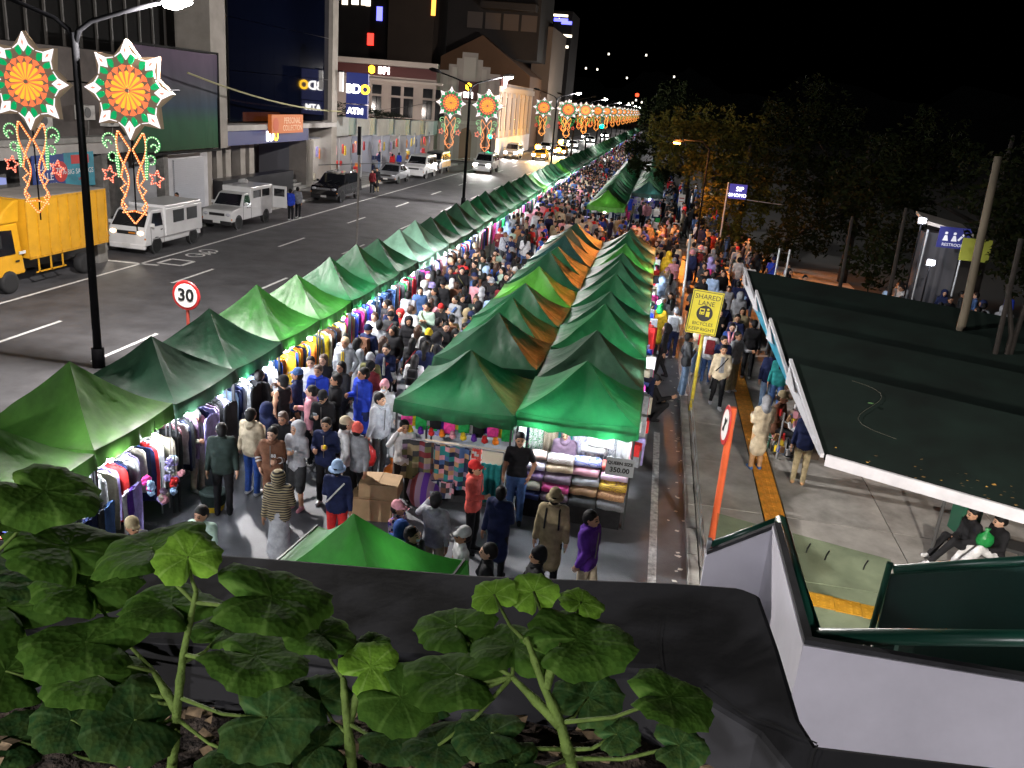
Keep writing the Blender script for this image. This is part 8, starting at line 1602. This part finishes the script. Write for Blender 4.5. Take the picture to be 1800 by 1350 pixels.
for (x, y, (zn, base)) in ZP:
    u, v, d_ = px((x, y, base+1.2))
    if u < -20 or u > 1820 or v > 1400: continue
    kept.append((x, y, zn, base))
for idx, (x, y, zn, base) in enumerate(kept):
    if idx >= N_IND: break
    pm, hd_, tp, po = protos[r_.randrange(len(protos))]; tc_, bc_ = r_.choice(TOPW), r_.choice(BOTW)
    hk = r_.choice(['short']*8+['long']*6+['bun']+['cap']*3+['beanie']*2+['bucket', 'hijab']); hc = ('brown' if r_.random() < .2 else 'black') if hk in ('short', 'long', 'bun') else r_.choice(['black', 'white', 'grey', 'navy', 'red', 'beige', 'pink'])
    fc = r_.choice([180, 180, 180, 0, 0, -70, 80, 200, 160, 20])+r_.uniform(-30, 30)
    garm = {'jacket': 'jacket', 'sweater': 'jumper', 'coat': 'long coat', 'puffer': 'puffer jacket', 'tee': 'tee'}[tp]+(' with hood up' if hd_ == 'up' else '')
    view = 'from behind' if abs(((fc+180) % 360)-180) > 120 else ('facing us' if abs(((fc+180) % 360)-180) < 50 else 'in profile')
    hr = '' if hd_ == 'up' else ((', %s %s' % (hc, HAT[hk])) if hk in HAT else (', long hair' if hk == 'long' else (', hair in a bun' if hk == 'bun' else '')))
    lab = 'person in %s %s and %s trousers%s, %s, %s' % (tc_, garm, bc_, hr, view, zn)
    wds = lab.replace(',', '').split()
    if len(wds) > 16: lab = 'person in %s %s and %s trousers%s, %s' % (tc_, garm, bc_, hr, zn)
    if len(lab.split()) > 16: lab = 'person in %s %s%s, %s' % (tc_, garm, hr, zn)
    if len(lab.split()) > 15: lab = 'person in %s %s, %s' % (tc_, garm, zn)
    if seen_lab.get(lab, 0): lab_ = 'person in %s %s, %s trousers, number %d alike %s' % (tc_, garm, bc_, idx, zn); lab_ = ' '.join(('%s person in %s %s and %s trousers %s' % (nth(seen_lab[lab]), tc_, garm, bc_, zn)).split()[:16])
    else: lab_ = lab
    seen_lab[lab] = seen_lab.get(lab, 0)+1; lab = lab_
    po_ = put_person(pm, (x, y, base), math.radians(fc), lab, tc_, bc_, r_.choice(['black', 'white', 'white', 'grey']), None if hd_ == 'up' else (hk, hc), r_.randrange(4), r_.uniform(.92, 1.04), 'crowd of shoppers', 1)
    q_ = r_.random(); bc2 = r_.choice(['black', 'brown', 'navy', 'grey', 'beige', 'maroon', 'olive'])
    if q_ < .24: b2 = link('sling_bag', BAGM['sling'], po_)
    elif q_ < .40: b2 = link('backpack', BAGM['pack'], po_)
    elif q_ < .52: b2 = link('shirt_front', BAGM['front'], po_); bc2 = r_.choice(['white', 'light grey', 'black', 'cream', 'red'])
    else: continue
    b2.material_slots[0].link = 'OBJECT'; b2.material_slots[0].material = cloth(bc2)
# (bags are worn, so they are parts of their wearers)
# everyone too far away to tell apart
far_protos = [person_mesh('p', po, ar, tp, bt, hood=hd_, h=.06, lod=2) for (po, ar, tp, bt, hd_) in specs[:6]]
cv, cf, cm = [], [], []; nv = 0; FP = kept[N_IND:]; FP = [(x, y, b) for x, y, z_, b in FP]
for (x0, x1, y0, y1, n) in ((-7.3, -4.1, 60, 80, 130), (-7.3, -4.2, 80, 110, 170), (-7.3, -4.2, 110, 160, 200), (-7.3, -4.2, 160, 260, 240), (.3, 1.3, 60, 110, 60), (1.7, 5, 60, 80, 30), (-3.6, .2, 56, 61, 14)):
    for _ in range(n): FP.append((r_.uniform(x0, x1), r_.uniform(y0, y1), 0.0))
pal = ['black', 'charcoal', 'navy', 'white', 'light grey', 'cream', 'beige', 'brown', 'maroon', 'red', 'pink', 'denim blue', 'blue', 'grey', 'royal blue', 'khaki']
cmats = [cloth(c_) for c_ in pal]+SKINS+[HAIRC['black']]
for (x, y, b_) in FP:
    pm = far_protos[r_.randrange(6)]; a = r_.choice([0, PI, PI, 1.5, -1.5])+r_.uniform(-.5, .5); s = r_.uniform(.92, 1.04); ca, sa = math.cos(a), math.sin(a); V = pm['V']*s
    cv.append(np.stack([V[:, 0]*ca-V[:, 1]*sa+x, V[:, 0]*sa+V[:, 1]*ca+y, V[:, 2]+b_], 1)); cf.append(pm['F']+nv); nv += len(V)
    tcol, bcol, sk_ = r_.choice([0, 0, 0, 1, 2, 2, 3, 3, 4, 5, 6, 7, 8, 9, 10, 11, 12, 13, 14, 15]), r_.choice([0, 0, 1, 2, 11]), 16+r_.randrange(4)
    mm = np.array([sk_, tcol, bcol, 0, 20])[pm['M']]; cc = pm['V'][pm['F']].mean(1); hd2 = (cc[:, 2] > 1.60) | ((cc[:, 2] > 1.50) & (cc[:, 1] > .0)); mm = np.where(hd2 & (pm['M'] == 0), 20, mm); cm.append(mm)
cv, cf, cm = np.concatenate(cv), np.concatenate(cf), np.concatenate(cm)
me = bpy.data.meshes.new('crowd'); me.vertices.add(len(cv)); me.vertices.foreach_set('co', cv.astype(np.float32).ravel()); me.loops.add(cf.size); me.loops.foreach_set('vertex_index', cf.astype(np.int32).ravel()); me.polygons.add(len(cf)); me.polygons.foreach_set('loop_start', np.arange(0, cf.size, 4, dtype=np.int32)); me.polygons.foreach_set('loop_total', np.full(len(cf), 4, np.int32))
for m in cmats: me.materials.append(m)
me.polygons.foreach_set('material_index', cm.astype(np.int32)); me.polygons.foreach_set('use_smooth', np.ones(len(cf), bool)); me.update(calc_edges=True)
tag(link('crowd', me), 'dense distant crowd filling the market aisle up the street', 'crowd', kind='stuff')
# dim figures in the dark park
for i in range(26):
    u, v = r_.uniform(1560, 1800), r_.uniform(440, 520); Y_ = r_.uniform(29, 36); X_ = atY(u, v, Y_).x
    tc_ = r_.choice(TOPW); pm, hd_, tp, po = protos[r_.randrange(len(protos))]
    put_person(pm, (X_, Y_, .1), r_.uniform(0, 6.28), 'dim figure in %s among the people in the dark park' % tc_, tc_, r_.choice(BOTW), 'black', None if hd_ == 'up' else ('short', 'black'), i, 1.0, 'people in the dark park, '+tc_, 1)
